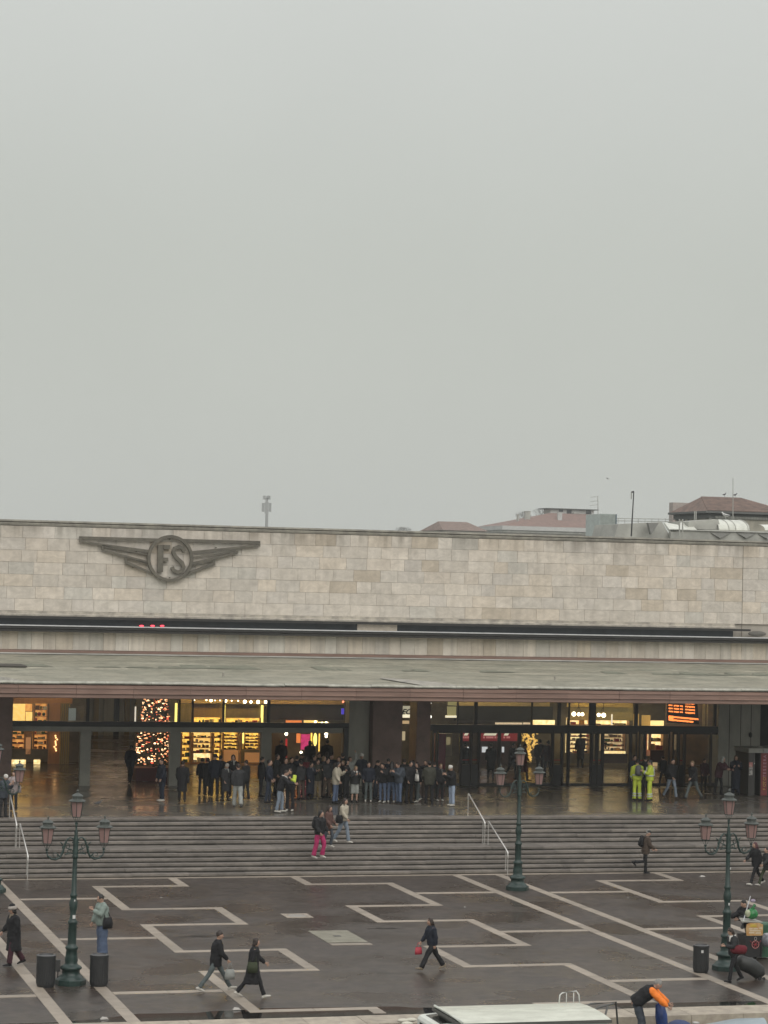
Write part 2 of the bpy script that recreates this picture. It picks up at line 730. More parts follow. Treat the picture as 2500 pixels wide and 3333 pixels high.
# manhole and stone hatch
o = thing('manhole_cover', 'square pale manhole frame with a round lid in the dark paving', 'manhole', (20.3, 81.45, 0))
b = MB()
for q in ((-.46, .46, -.5, -.27), (-.46, .46, .27, .5), (-.46, -.3, -.27, .27), (.3, .46, -.27, .27)):
    b.box(q[0], q[1], q[2], q[3], -.02, .012)
b.build('frame', M_band, o)
MB().lathe([(.33, -.02), (.33, .008), (.31, .012), (.0, .014)], n=28).build('lid', mat('pale_lid', (.34, .32, .29), rough=.4), o)
o = thing('stone_hatch', 'large square pale stone hatch set in the square', 'hatch', (20.45, 76.55, 0))
MB().box(-.66, .66, -1.22, 1.36, -.02, .012).build('lid', mat('hatch_stone', (.24, .225, .175), rough=.55, col2=(.16, .15, .11), nscale=2.5, namt=.5), o)
MB().box(-.66, .66, -1.8, -1.42, -.02, .012).build('border_slab', M_band, o)
MB().box(-.12, .12, .0, .2, .012, .018).build('handle', mat('dark_iron', (.04, .04, .04), rough=.5), o)

# ------------------------------------------------------------------ the stairs
RISE = Z_LAND / 12
stairs = tag(MB().box(XL, XR, Y_FOOT + .15, 97.4, -.3, .001).build('staircase', M_step), 'broad grey stone stairs with a mid landing up to the station', kind='structure')
TREAD = .31
STEPY = []
y = Y_FOOT
for i in range(12):
    STEPY.append(y)
    y += TREAD if i != 5 else Y_LAND - Y_FOOT - 10 * TREAD
# STEPY[i] = front of riser i (top at (i+1)*RISE)
def step_z(yy):
    z = 0.0
    for i, sy in enumerate(STEPY):
        if yy >= sy - .03:
            z = (i + 1) * RISE
    return z
SP = {}
for i, sy in enumerate(STEPY):
    nxt = STEPY[i + 1] if i < 11 else sy + .62
    zt = (i + 1) * RISE
    dep = nxt - sy + .10
    k = round(dep, 2)
    if k not in SP:
        prof = [(-.055, -.012), (-.045, 0), (dep, 0), (dep, -RISE - .0), (.07, -RISE), (.07, -.106), (-.045, -.106), (-.055, -.094)]
        b = MB()
        b.prism(prof, 'x', -1.096, 1.096)
        SP[k] = b.mesh('step_stone', M_step)
    off = random.uniform(0, 2.2)
    n = int((XR - 4 - 2) / 3)
    for j in range(23):
        link('step_stone', SP[k], stairs, (2.0 + off + j * 2.2, sy + random.uniform(-.012, .012), zt + random.uniform(-.006, .006)))
landing = tag(MB().box(XL, XR, Y_LAND + .60, 152, -.2, Z_LAND - .003).build('landing_floor', M_land), 'wet dark stone floor running from the steps into the station hall', kind='structure')

# stainless handrails
M_steel = mat('brushed_steel', (.62, .6, .57), rough=.32, metal=.85, namt=.1)
def handrail(pts_px, label):
    """pts: X position and the flight (0 lower, 1 upper)"""
    x, up, extra = pts_px
    if up:
        ya, za, yb, zb = Y_LAND + .35, Z_LAND, STEPY[5] + .9, 6 * RISE
    else:
        ya, za, yb, zb = STEPY[5] + .75, 6 * RISE, Y_FOOT - .25, 0
    o = thing('handrail', label, 'handrail', (x, yb, zb), group='steel handrails on the stairs')
    def loc(y, z): return (0, y - yb, z - zb)
    R = .92
    b = MB()
    p = [loc(ya, za + R - .25), loc(ya, za + R - .03), loc(ya - .06, za + R), loc(yb + .25, zb + R + .04), loc(yb + .04, zb + R - .06), loc(yb, zb + R - .30)]
    b.tube(p, .027, n=8, dome=.2)
    b.build('top_rail', mat('bright_rail', (.78, .76, .72), rough=.3, metal=.5), o, smooth=True)
    for yy, zz in ((ya - .02, za), (yb + .02, zb), (yb + .27, zb + (RISE if up == 0 else 0))):
        f = (yy - yb) / (ya - yb)
        top = zb + R - .1 + (za - zb) * f
        b = MB()
        b.tube([loc(yy, max(zz, step_z(yy))), loc(yy, top)], .02, n=6)
        b.lathe([(.05, max(zz, step_z(yy)) - zb), (.05, max(zz, step_z(yy)) - zb + .02)], c=(0, yy - yb), n=8)
        b.build('post', M_steel, o)
    return o
for (px, py, up, lab) in ((55, 2760, 1, 'upper handrail at the left, beside the two people on the landing'), (88, 2862, 0, 'lower handrail at the left of the stairs'),
                          (1552, 2738, 1, 'upper handrail at the middle, below the person with a white cap'), (1643, 2843, 0, 'lower handrail left of the middle street lamp')):
    zz = 6 * RISE if up else 0
    handrail((G(px, py, zz).x, up, 0), lab)
# ------------------------------------------------------------------ station building
M_trav = mat('pale_travertine', (.64, .585, .51), rough=.75, col2=(.55, .50, .43), nscale=2.3, namt=.5, rnd=.10, veins=.12, drip=(12.7, 13.75), tints=[(1, 1, 1), (.97, .98, 1.0), (1.0, .97, .93), (1, 1, 1), (.93, .96, .98), (1.0, 1.0, 1.0), (.90, .86, .80), (1.02, 1.0, .98), (.98, .99, 1.0), (1.07, 1.06, 1.05)], bump=.12, bscale=30, streak=.10)
M_trav2 = mat('light_travertine_slab', (.64, .59, .51), rough=.75, col2=(.54, .49, .42), nscale=1.4, namt=.45, rnd=.13, veins=.05, tints=[(1, 1, 1), (.97, .98, 1.0), (1.0, .97, .93), (1, 1, 1), (.93, .96, .98), (1.0, 1.0, 1.0), (.90, .86, .80), (1.02, 1.0, .98), (.98, .99, 1.0), (1.07, 1.06, 1.05)], streak=.22, bump=.1, bscale=30)
M_joint = mat('shadowed_joint_mortar', (.42, .385, .335), rough=.9, nscale=2)  # mortar tone of the backing between the stones
M_mould = mat('weathered_moulding', (.38, .36, .31), rough=.7, col2=(.22, .21, .185), nscale=2.5, namt=.6)
M_dark = mat('dark_bronze_metal', (.030, .029, .028), rough=.45, namt=.4, nscale=2)
M_black = mat('black_door_frame', (.012, .012, .013), rough=.4)
M_blueg = glass_mat('clerestory_glass', (.25, .28, .30), .12)
M_roof = mat('stained_canopy_roof', (.345, .325, .255), rough=.36, rough2=.6, col2=(.175, .18, .14), nscale=1.0, namt=.45, veins=.2, stretch=(.5, 1.8, 1), detail=10, bump=.15, bscale=12)
M_lip = mat('pale_roof_lip', (.42, .41, .35), rough=.6, col2=(.22, .22, .18), nscale=3, namt=.5)
M_fas = mat('reddish_fascia_marble', (.265, .17, .135), rough=.5, col2=(.19, .12, .095), nscale=1.4, namt=.5, rnd=.10, stretch=(.6, 1, 6))
M_redst = mat('dark_red_pillar_marble', (.27, .17, .14), rough=.4, col2=(.17, .11, .092), nscale=1.5, namt=.5)
M_grey = mat('dark_grey_marble', (.43, .42, .36), rough=.4, col2=(.28, .275, .235), nscale=1.2, namt=.5, stretch=(1, 1, .35))
M_jamb = mat('grey_portal_marble', (.40, .395, .345), rough=.45, col2=(.29, .285, .25), nscale=1.5, namt=.4)
M_glass = glass_mat('clear_window_glass', (.96, .96, .95), .006)

st = thing('station_building', 'long low railway station with pale stone wall, winged emblem and reddish canopy', 'station', (0, Y_WALL, 0))
YW = Y_WALL


def sub(mb, name, m, parent=st, smooth=False):       # meshes in world coordinates, parented to the building
    o = mb.build(name, m, parent, smooth)
    if parent is st:
        o.location = (0, -Y_WALL, 0)
    return o


# upper wall: backing, then every stone on it
uw = sub(MB().box(XL, XR, YW + .10, YW + .8, 6.9, 13.66), 'upper_wall', M_joint)
BLK = {}


def block_mesh(wd, ht, m, name):
    k = (wd, ht, name)
    if k not in BLK:
        b = MB()
        g = .0035
        x, z, c, d = wd / 2 - g, ht / 2 - g, .006, .07
        b.v = [(-x, d, -z), (x, d, -z), (x, d, z), (-x, d, z), (-x, c, -z), (x, c, -z), (x, c, z), (-x, c, z), (-x + c, 0, -z + c), (x - c, 0, -z + c), (x - c, 0, z - c), (-x + c, 0, z - c)]
        b.f = [(8, 9, 10, 11)]
        for i in range(4):
            j = (i + 1) % 4
            b.f += [(i, j, 4 + j, 4 + i), (4 + i, 4 + j, 8 + j, 8 + i)]
        b.m = [0] * len(b.f)
        BLK[k] = b.mesh(name, m)
    return BLK[k]


rr = random.Random(31)
ROWS, HB, ZT = 7, .548, 13.55
WID = [.85, 1.0, 1.15, 1.3, 1.45, .7]
X_JOINT = 49.9
nb = 0
for r in range(ROWS):
    x = 12.6 + rr.uniform(-.9, .3)
    zc = ZT - HB * (r + .5)
    while x < 53.0:
        wd = rr.choice(WID)
        if x < X_JOINT < x + wd + .35:
            wd = X_JOINT - x
        if wd < .12:
            x += wd
            continue
        wd = round(wd, 3)
        link('stone_block', block_mesh(wd, HB, M_trav, 'stone_block'), uw, (x + wd / 2, YW + rr.uniform(-.006, .006), zc))
        nb += 1
        x += wd
print('blocks', nb)
b = MB()
for x0, x1 in ((XL, 12.2), (53.2, XR)):
    for r in range(ROWS):
        xx = x0
        while xx < x1 - .1:
            ww = min(x1 - xx, rr.choice(WID))
            b.box(xx + .005, xx + ww - .005, YW, YW + .06, ZT - HB * (r + 1) + .005, ZT - HB * r - .005)
            xx += ww
tag(sub(b, 'stone_course', M_trav, uw), kind='stuff')
sub(MB().box(X_JOINT - .012, X_JOINT + .012, YW - .012, YW + .02, 9.1, 13.56), 'vertical_joint', mat('vertical_joint', (.2, .18, .15)))
# parapet moulding
b = MB()
b.prism([(YW + .9, 13.57), (YW - .02, 13.57), (YW - .06, 13.66), (YW - .06, 13.69), (YW + .0, 13.71), (YW - .10, 13.745), (YW - .10, 13.82), (YW + .9, 13.84)], 'x', XL, XR)
sub(b, 'parapet_moulding', M_mould)
# roof behind the parapet
sub(MB().box(XL, XR, YW + .9, YW + 22, 13.2, 13.4), 'flat_roof', mat('roof_gravel', (.2, .2, .18), rough=.9))
# ledge under the stones, clerestory strip, dark beam
lo = ZT - HB * ROWS
b = MB()
b.prism([(YW + .06, lo + .0), (YW - .05, lo), (YW - .05, lo - .11), (YW - .24, lo - .15), (YW - .24, lo - .22), (YW + .06, lo - .26)], 'x', XL, 49.5)
sub(b, 'stone_ledge', mat('pale_ledge', (.50, .46, .39), rough=.7, col2=(.25, .23, .2), nscale=2.5, namt=.5))
sub(MB().box(XL, 50.2, YW - .40, YW - .25, lo - .34, lo - .235), 'upper_gutter', M_dark)
b = MB()
b.box(XL, 30.3, YW - .10, YW - .07, 9.08, lo - .24)
b.box(32.25, 49.4, YW - .10, YW - .07, 9.08, lo - .24)
sub(b, 'clerestory_window', mat('dark_blue_clerestory', (.03, .036, .042), rough=.18, namt=.4, nscale=2))
sub(MB().box(30.305, 32.245, YW - .14, YW + .02, 9.08, lo - .24), 'stone_infill', M_trav)
sub(MB().box(XL, XR, YW - .62, YW - .12, 9.045, 9.085), 'ledge_strip', mat('white_metal_edge', (.62, .63, .63), rough=.4))
b = MB()
b.prism([(YW - .12, 9.043), (YW - .58, 9.043), (YW - .58, 8.93), (YW - .5, 8.90), (YW - .5, 8.80), (YW - .12, 8.78)], 'x', XL, XR)
sub(b, 'dark_beam', M_dark)
for x in (461, 497, 528):
    p = W(x, 2037, YW - .3)
    b = MB()
    b.ball((p.x, p.y, p.z), (.10, .03, .035), n=8, m=5)
    sub(b, 'red_lamp', glow('red_lamp_glow', (1, .05, .08), 2.6))
MB_v = MB()
p = W(2465, 2063, YW - .2)
o = sub(MB().ball((p.x, p.y, p.z), (.5, .12, .14), n=12, m=6), 'dome_cover', mat('dark_cover', (.12, .115, .1), rough=.6))
# band of upright slabs
x = 11.5
n = 0
band = sub(MB().box(XL, XR, YW + .05, YW + .09, 7.75, 8.95), 'slab_band', M_joint)
while x < 53.2:
    wd = rr.choice([.55, .62, .7, .78])
    link('facing_slab', block_mesh(wd, .96, M_trav2, 'facing_slab'), band, (x + wd / 2, YW - .01 + rr.uniform(-.004, .004), 8.44))
    x += wd
    n += 1
print('slabs', n)
sub(MB().box(XL, XR, YW - .10, YW + .02, 7.83, 7.955), 'red_stone_strip', M_fas)
sub(MB().box(XL, XR, YW - .22, YW - .0, 7.775, 7.825), 'roof_flashing', mat('white_flashing', (.55, .54, .5), rough=.5, col2=(.3, .3, .28), nscale=1.2, namt=.5, stretch=(.4, 1, 1)))

# canopy: roof, lip and fascia
cano = sub(MB().box(XL, XR, 101.4, YW + .05, 6.42, 6.52), 'canopy', mat('canopy_soffit', (.19, .18, .15), rough=.7))
YC = 101.0
b = MB()
nx = 60
prof = [(YW - .02, 7.77), (108.9, 7.52), (108.75, 7.47), (106.4, 7.38), (106.2, 7.33), (103.0, 7.08), (101.25, 6.98), (101.1, 6.985)]
for i in range(nx + 1):
    xx = XL + (XR - XL) * i / nx
    for (yy, zz) in prof:
        b.v.append((xx, yy, zz + rr.uniform(-.008, .008)))
k = len(prof)
for i in range(nx):
    for j in range(k - 1):
        b.f.append((i * k + j, (i + 1) * k + j, (i + 1) * k + j + 1, i * k + j + 1))
        b.m.append(0)
sub(b, 'roof_sheet', M_roof, cano)
b = MB()
x = XL
while x < XR:
    ww = 1.9
    j = rr.uniform(-.012, .012)
    b.prism([(101.3, 6.9), (100.97, 6.895 + j), (100.95, 6.94 + j), (101.08, 7.01 + j), (101.3, 6.99)], 'x', x, x + ww - .01)
    x += ww
sub(b, 'roof_lip', M_lip, cano)
# mossy patches along the kink of the roof
b = MB()
xx = 9.0
while xx < 56:
    ww = rr.uniform(.4, 1.6)
    dp = rr.uniform(.5, 2.2)
    if rr.random() < .8:
        zf_ = 7.385 + (7.475 - 7.385) * dp / 2.25
        k = len(b.v)
        for (px_, py_, pz_) in ((xx, 106.42, 7.392), (xx + ww, 106.42, 7.392), (xx + ww * rr.uniform(.7, .95), 106.42 + dp, zf_ + .008), (xx + ww * rr.uniform(.05, .3), 106.42 + dp * rr.uniform(.6, 1), zf_ + .008)):
            b.v.append((px_, py_, pz_ + .006))
        b.face((k, k + 1, k + 2, k + 3))
    xx += ww * rr.uniform(.8, 1.1)
tag(sub(b, 'moss', mat('roof_moss', (.15, .16, .12), rough=.8, col2=(.22, .22, .17), nscale=3, namt=.6), cano), kind='stuff')
# corner outlet folds in the roof edge
for px, sgn in ((1425, 1), (8, 1)):
    c = W(px, 2228, 101.3)
    b = MB()
    b.v = [(c.x - .75, 101.12, 7.0), (c.x + .85, 101.12, 7.0), (c.x + .25, 101.2, 7.12), (c.x - .1, 101.2, 7.13), (c.x - 1.9, 103.8, 7.17), (c.x - 1.7, 104.2, 7.19)]
    b.f = [(0, 1, 2, 3), (0, 3, 4), (3, 2, 5, 4), (1, 5, 2)]
    b.m = [0] * 4
    sub(b, 'outlet_fold', M_mould, cano)
p = W(50, 2183, 106.6)
sub(MB().hexa([(p.x - 1.2, 106.2, 7.37), (p.x + .45, 106.2, 7.37), (p.x + .3, 107.2, 7.42), (p.x - 1.1, 107.2, 7.42), (p.x - 1.2, 106.2, 7.42), (p.x + .45, 106.2, 7.42), (p.x + .3, 107.2, 7.47), (p.x - 1.1, 107.2, 7.47)]), 'roof_hatch', mat('dark_hatch', (.07, .065, .055), rough=.6), cano)
for px in (727, 1806):
    p = W(px, 2195, 104)
    sub(MB().tube([(p.x, 104, 7.1), (p.x, 104, 7.33)], .04, n=6), 'roof_vent', M_mould, cano)
# fascia panels with grooved profile
prof = [(101.4, 6.31), (101.06, 6.31), (101.03, 6.335), (101.03, 6.47), (101.0, 6.49), (100.96, 6.50), (100.96, 6.53), (101.0, 6.545), (101.0, 6.70), (100.965, 6.715), (100.965, 6.745), (101.0, 6.76), (101.0, 6.84), (101.06, 6.87), (101.4, 6.87)]
b = MB()
b.prism(prof, 'x', -1.19, 1.19)
fm = b.mesh('fascia_panel', M_fas)
for i in range(19):
    link('fascia_panel', fm, cano, (12.0 + i * 2.39, rr.uniform(-.008, .008), rr.uniform(-.004, .004)))
sub(MB().box(XL, XR, 101.08, 101.38, 6.33, 6.85), 'fascia_core', M_joint, cano)

# piers and pillars at the door plane
YP = YW - .55
def pier(x0, x1, m, name='pillar', y0=YP, y1=YW + .6, label=None):
    b = MB()
    c = .02
    b.prism([(x0 + c, y0), (x1 - c, y0), (x1, y0 + c), (x1, y1), (x0, y1), (x0, y0 + c)], 'z', Z_LAND, 6.45)
    for zz in (2.9, 4.0, 5.1):
        pass
    return sub(b, name, m)
pier(XL, 14.27, M_redst)
pier(30.02, 31.02, M_grey, 'pier', YW - .1)
pier(31.06, 32.50, M_redst)
pier(33.19, 33.88, M_redst)
pier(48.72, 50.95, M_grey, 'pier', YW - .1)
# side wall beyond
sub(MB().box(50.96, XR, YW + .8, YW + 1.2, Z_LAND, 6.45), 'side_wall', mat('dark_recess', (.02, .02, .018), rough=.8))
for xx in (49.3, 49.9, 50.45):
    sub(MB().box(xx - .012, xx + .012, YW - .115, YW - .098, Z_LAND, 6.4), 'stone_joint', mat('dark_joint', (.05, .05, .045), rough=.8))

# left front: transom, stone portal frame, mullions, panes
def X_at(px, py=2400, y=YW): return W(px, py, y).x
ZTR0, ZTR1 = 4.50, 4.735
sub(MB().box(14.27, 30.02, YW - .12, YW + .12, ZTR0, ZTR1), 'transom', M_black)
sub(MB().box(14.27, 29.75, YW - .02, YW + .3, 4.27, 4.497), 'portal_lintel', M_jamb)
for a, bb in ((262, 296), (553, 588), (851, 884), (1118, 1134)):
    sub(MB().box(X_at(a), X_at(bb), YW - .02, YW + .3, Z_LAND, 4.268), 'portal_jamb', M_jamb)
sub(MB().box(29.78, 30.015, YW - .1, YW + .1, Z_LAND, 4.49), 'door_post', M_black)
ml = [283, 582, 625, 726, 872, 1146]
for a in ml:
    x = X_at(a)
    wd = .045 if a not in (872, 1146, 283) else .075
    sub(MB().box(x - wd, x + wd, YW - .05, YW + .05, ZTR1 + .002, 6.4), 'mullion', M_black)
xs = [14.27] + [X_at(a) for a in (283, 582, 726, 872, 1146)]
for i in range(len(xs) - 1):
    sub(MB().box(xs[i] + .06, xs[i + 1] - .06, YW - .006, YW + .006, ZTR1 + .01, 6.4), 'window_pane', M_glass)
# right front: transom, posts, doors
sub(MB().box(33.9, 48.7, YW - .14, YW + .14, 4.42, 4.70), 'transom', M_black)
for a in (1547, 1728 + 90, 2069, 2325):
    x = X_at(a)
    sub(MB().box(x - .08, x + .08, YW - .06, YW + .06, 4.702, 6.4), 'mullion', M_black)
for a in (1488, 1730, 1851, 1927):
    x = X_at(a)
    wd = .035 if a < 1900 else .17
    sub(MB().box(x - wd, x + wd, YW - .05, YW + .05, 4.702 if a < 1900 else 4.702, 6.4), 'mullion', M_black)
xs = [33.9] + [X_at(a) for a in (1547, 1818, 2069, 2325)] + [48.7]
for i in range(len(xs) - 1):
    sub(MB().box(xs[i] + .1, xs[i + 1] - .1, YW - .006, YW + .006, 4.71, 6.4), 'window_pane', M_glass)
M_doorglass = glass_mat('door_glass', (.90, .91, .90), .006)


def door_leaf(px0, px1, name='door', solid=False):
    x0, x1 = X_at(px0), X_at(px1)
    d = MB()
    w_ = .055
    d.box(x0, x0 + w_, YW - .06, YW + .06, Z_LAND, 4.415)
    d.box(x1 - w_, x1, YW - .06, YW + .06, Z_LAND, 4.415)
    d.box(x0 + w_, x1 - w_, YW - .05, YW + .05, Z_LAND, Z_LAND + (1.0 if solid else .12))
    d.box(x0 + w_, x1 - w_, YW - .05, YW + .05, 4.30, 4.415)
    o = sub(d, name, M_black)
    p = MB().box(x0 + w_ + .002, x1 - w_ - .002, YW - .008, YW + .008, Z_LAND + (1.0 if solid else .12) + .002, 4.298)
    pn = p.build('door_pane', M_doorglass, o)
    if solid:
        m = MB().box(x0 + w_ + .004, x1 - w_ - .004, YW - .012, YW - .009, 3.0, 3.06)
        m.build('warning_mark', mat('red_mark', (.25, .03, .03), rough=.5), o)
    return o
for a, bb, sld in ((1407, 1422, False), (1424, 1500, False), (1502, 1532, True), (1534, 1558, True), (1560, 1624, False), (1626, 1690, False), (1692, 1798, False), (1800, 1829, True),
                   (1831, 1850, False), (1852, 1925, False), (1927, 1942, True), (1944, 1961, True), (1963, 2052, False), (2054, 2074, True), (2080, 2098, True),
                   (2100, 2180, False), (2190, 2207, False), (2209, 2227, True), (2229, 2312, False), (2314, 2342, False)):
    door_leaf(a, bb, 'door', sld)

# winged emblem
em = thing('winged_emblem', 'large dark bronze winged wheel emblem with the letters FS on the pale wall', 'emblem', (0, 0, 0))
M_em = mat('dark_bronze_emblem', (.14, .127, .10), rough=.6, col2=(.09, .083, .067), nscale=4, namt=.5)
YE = YW - .20
def EP(zx, zy, y=YE):
    p = W(zx / 1.8433, 1500 + zy / 1.8433, y)
    return (p.x, p.z)
def bar(pts, name='feather', d0=YE, d1=YE + .10, par=em):
    b = MB()
    poly = [EP(*q) for q in pts]
    # keep counter-clockwise
    a = sum(poly[i][0] * poly[(i + 1) % len(poly)][1] - poly[(i + 1) % len(poly)][0] * poly[i][1] for i in range(len(poly)))
    if a < 0: poly = poly[::-1]
    b.prism(poly, 'y', d0, d1)
    return b.build(name, M_em, par)
cxy = EP(1022, 585)
for pts in ([(476, 452), (962, 466), (940, 484), (476, 470)], [(476, 470), (490, 470), (490, 480), (900, 535), (892, 553), (476, 488)],
            [(610, 508), (622, 506), (892, 562), (890, 568), (622, 516), (626, 532), (892, 602), (890, 618), (612, 538)],
            [(750, 576), (892, 614), (894, 622), (760, 584), (760, 600), (900, 662), (925, 684), (750, 614)],
            [(1085, 468), (1562, 481), (1562, 498), (1108, 486)], [(1562, 498), (1562, 514), (1155, 556), (1155, 541), (1548, 503), (1548, 498)],
            [(1430, 538), (1150, 576), (1150, 582), (1418, 545), (1418, 547), (1155, 608), (1155, 624), (1430, 556)],
            [(1290, 594), (1155, 622), (1155, 630), (1278, 602), (1278, 610), (1142, 662), (1122, 686), (1292, 626)]):
    bar(pts)
b = MB()
n = 40
ro, ri = 1.07, .93
k = 0
for i in range(n):
    a0, a1 = 2 * PI * i / n, 2 * PI * (i + 1) / n
    q = []
    for yy in (YE - .05, YE + .12):
        for (r, a) in ((ri, a0), (ro, a0), (ro, a1), (ri, a1)):
            q.append((cxy[0] + r * math.cos(a), yy, cxy[1] + r * math.sin(a)))
    kk = len(b.v)
    b.v += q
    for f in ((0, 1, 2, 3), (7, 6, 5, 4), (1, 5, 6, 2), (0, 3, 7, 4)):
        b.face([kk + z for z in f])
b.build('wheel_ring', M_em, em)
# letters
b = MB()
def eb(x0, y0, x1, y1):
    p, q = EP(x0, y0), EP(x1, y1)
    b.box(p[0], q[0], YE - .01, YE + .12, q[1], p[1])
eb(948, 503, 978, 668)
eb(979, 503, 1022, 530)
eb(979, 580, 1010, 604)
b.build('letter_f', M_em, em)
sp = []
for q in ((1108, 543), (1098, 524), (1074, 515), (1049, 524), (1042, 548), (1052, 572), (1072, 592), (1094, 612), (1104, 636), (1092, 660), (1066, 668), (1041, 656), (1034, 636)):
    p = EP(*q)
    sp.append(Vector((p[0], YE + .1, p[1])))
b = MB()
w2 = .085
k = len(sp)
for i in range(k):
    t_ = (sp[min(k - 1, i + 1)] - sp[max(0, i - 1)]).normalized()
    nrm = Vector((-t_.z, 0, t_.x))
    for (s1, yy) in ((-1, YE - .01), (1, YE - .01), (1, YE + .12), (-1, YE + .12)):
        v = sp[i] + nrm * (s1 * w2)
        b.v.append((v.x, yy, v.z))
for i in range(k - 1):
    for j in range(4):
        j2 = (j + 1) % 4
        b.face((i * 4 + j, (i + 1) * 4 + j, (i + 1) * 4 + j2, i * 4 + j2))
b.face((0, 1, 2, 3))
b.face(((k - 1) * 4 + 3, (k - 1) * 4 + 2, (k - 1) * 4 + 1, (k - 1) * 4))
b.build('letter_s', M_em, em)
b = MB()
for qx, qy in ((700, 470), (820, 545), (1300, 520), (1022, 470), (1022, 700), (800, 640), (1230, 640)):
    p = EP(qx, qy)
    b.tube([(p[0], YE + .101, p[1]), (p[0], YW + .01, p[1])], .03, n=6, dome=0)
b.build('wall_bracket', M_em, em)
# ------------------------------------------------------------------ station hall interior
YS = 124.0
M_hall = mat('dim_hall_wall', (.18, .165, .135), rough=.5, nscale=1.5, namt=.5)
M_hallg = mat('green_grey_hall_wall', (.42, .43, .34), rough=.5, nscale=.8, namt=.5, stretch=(3, 1, .2))
M_wood = mat('shop_wood', (.42, .22, .10), rough=.4, col2=(.26, .13, .06), nscale=2, stretch=(3, 3, .4))
M_gold = mat('gold_panel', (.35, .27, .10), rough=.3, col2=(.18, .14, .05), nscale=2.5, stretch=(3, 3, .3), metal=.2)
hall = thing('station_hall', 'dim station hall behind the glass front', 'hall interior', (0, 118, 0))
hall['kind'] = 'structure'
del hall['category'], hall['label']


def hs(mb, name, m, parent=hall):
    o = mb.build(name, m, parent)
    if parent is hall:
        o.location = (0, -118, 0)
    return o


def RX(px0, py0, px1, py1, y):
    a, c = W(px0, (py0 + py1) / 2, y), W(px1, (py0 + py1) / 2, y)
    m = (px0 + px1) / 2
    return a.x, c.x, W(m, py1, y).z, W(m, py0, y).z


xa = W(296, 2450, 124.6).x
xb = W(446, 2450, 124.6).x
hs(MB().box(XL, XR, YW + .9, 152, 7.7, 7.8), 'hall_ceiling', M_hall)
hs(MB().box(XL, xa, 125.4, 125.6, Z_LAND, 7.69), 'hall_wall', M_hall)
hs(MB().box(xb, XR, 125.4, 125.6, Z_LAND, 7.69), 'hall_wall', M_hall)
hs(MB().box(xa - .3, xa - .05, 125.7, 148, Z_LAND, 7.69), 'hall_wall', M_hall)
hs(MB().box(xb + .05, xb + 9, 125.7, 125.9, Z_LAND, 7.69), 'hall_wall', M_hall)
hs(MB().box(xa - 4, xb + 9, 146, 146.3, Z_LAND, 7.69), 'hall_wall', M_hallg)
rr = random.Random(5)
for i in range(9):
    x = xa + .4 + i * .62
    hs(MB().box(x, x + .30, 145.7, 145.95, Z_LAND, 6.4), 'hall_pilaster', [M_hallg, M_dark, M_gold][i % 3])

for lx, ly, lw in ((18.5, 119.5, 'above the orange shop'), (22.5, 133.0, 'halfway down the deep middle hall'), (28.0, 119.5, 'above the yellow shop'), (24.0, 141.0, 'at the far end of the middle hall'), (38.0, 119.0, 'above the red ticket office'), (44.5, 119.0, 'above the cafe')):  # added panels out of view that brighten the dark hall
    cl = thing('ceiling_light', 'unseen warm fill panel added in the hall ceiling ' + lw, 'added fill light', (lx, ly, 6.45), group='unseen warm fill panels added in the hall ceiling')
    MB().box(-1.2, 1.2, -.35, .35, -.02, .0).build('diffuser', glow('hall_ceiling_light', (1.0, .70, .46), 8.0), cl)
    MB().box(-1.26, 1.26, -.41, .41, .002, .06).build('frame', M_dark, cl)
rrp = random.Random(11)
GOODS = [mat('goods_%s' % n_, c, rough=.5) for n_, c in (('cream', (.6, .5, .3)), ('brown', (.12, .06, .03)), ('red', (.35, .03, .03)), ('green', (.06, .14, .05)), ('white', (.6, .58, .5)), ('black', (.02, .02, .02)), ('amber', (.5, .25, .05)))]


def shop(name, label, cat, px0, px1):
    p = W((px0 + px1) / 2, 2490, YS)
    return thing(name, label, cat, (p.x, YS, Z_LAND))


def add(sh, mb, name, m):
    o = mb.build(name, m, sh)
    o.location = (-sh.location.x, -sh.location.y, -sh.location.z)
    return o


def panel(sh, px0, py0, px1, py1, m, name='lit_panel', y=YS, d=.08):
    x0, x1, z0, z1 = RX(px0, py0, px1, py1, y)
    z0 = max(z0, Z_LAND + .004)
    return add(sh, MB().box(x0, x1, y, y + d, z0, z1), name, m)


def shelves(sh, px0, py0, px1, py1, rows, m_back, y=YS, dens=1.0, m_shelf=None, seed=1, back='lit_back'):
    r_ = random.Random(seed)
    x0, x1, z0, z1 = RX(px0, py0, px1, py1, y)
    z0 = max(z0, Z_LAND + .02)
    add(sh, MB().box(x0, x1, y + .36, y + .44, z0, z1), back, m_back)
    b = MB()
    gs = MB()
    hgt = (z1 - z0) / rows
    for r in range(rows):
        zz = z0 + r * hgt
        b.box(x0, x1, y, y + .35, zz, zz + .03)
        x = x0 + .03
        while x < x1 - .1:
            wd = r_.uniform(.07, .26)
            if r_.random() < dens:
                gs.cur = r_.randrange(len(GOODS))
                hh = r_.uniform(.25, .8) * (hgt - .05)
                if r_.random() < .7:
                    gs.box(x, min(x + wd, x1), y + .06, y + .28, zz + .031, zz + .031 + hh)
                else:
                    gs.ball((x + wd / 2, y + .16, zz + .03 + hh / 2), (wd / 2, .1, hh / 2), n=8, m=5)
            x += wd + r_.uniform(.01, .08)
    for x in (x0, x1 - .03):
        b.box(x, x + .03, y - .01, y + .355, z0, z1)
    add(sh, b, 'shelf', m_shelf or M_wood)
    tag(add(sh, gs, 'shop_goods', GOODS), kind='stuff')


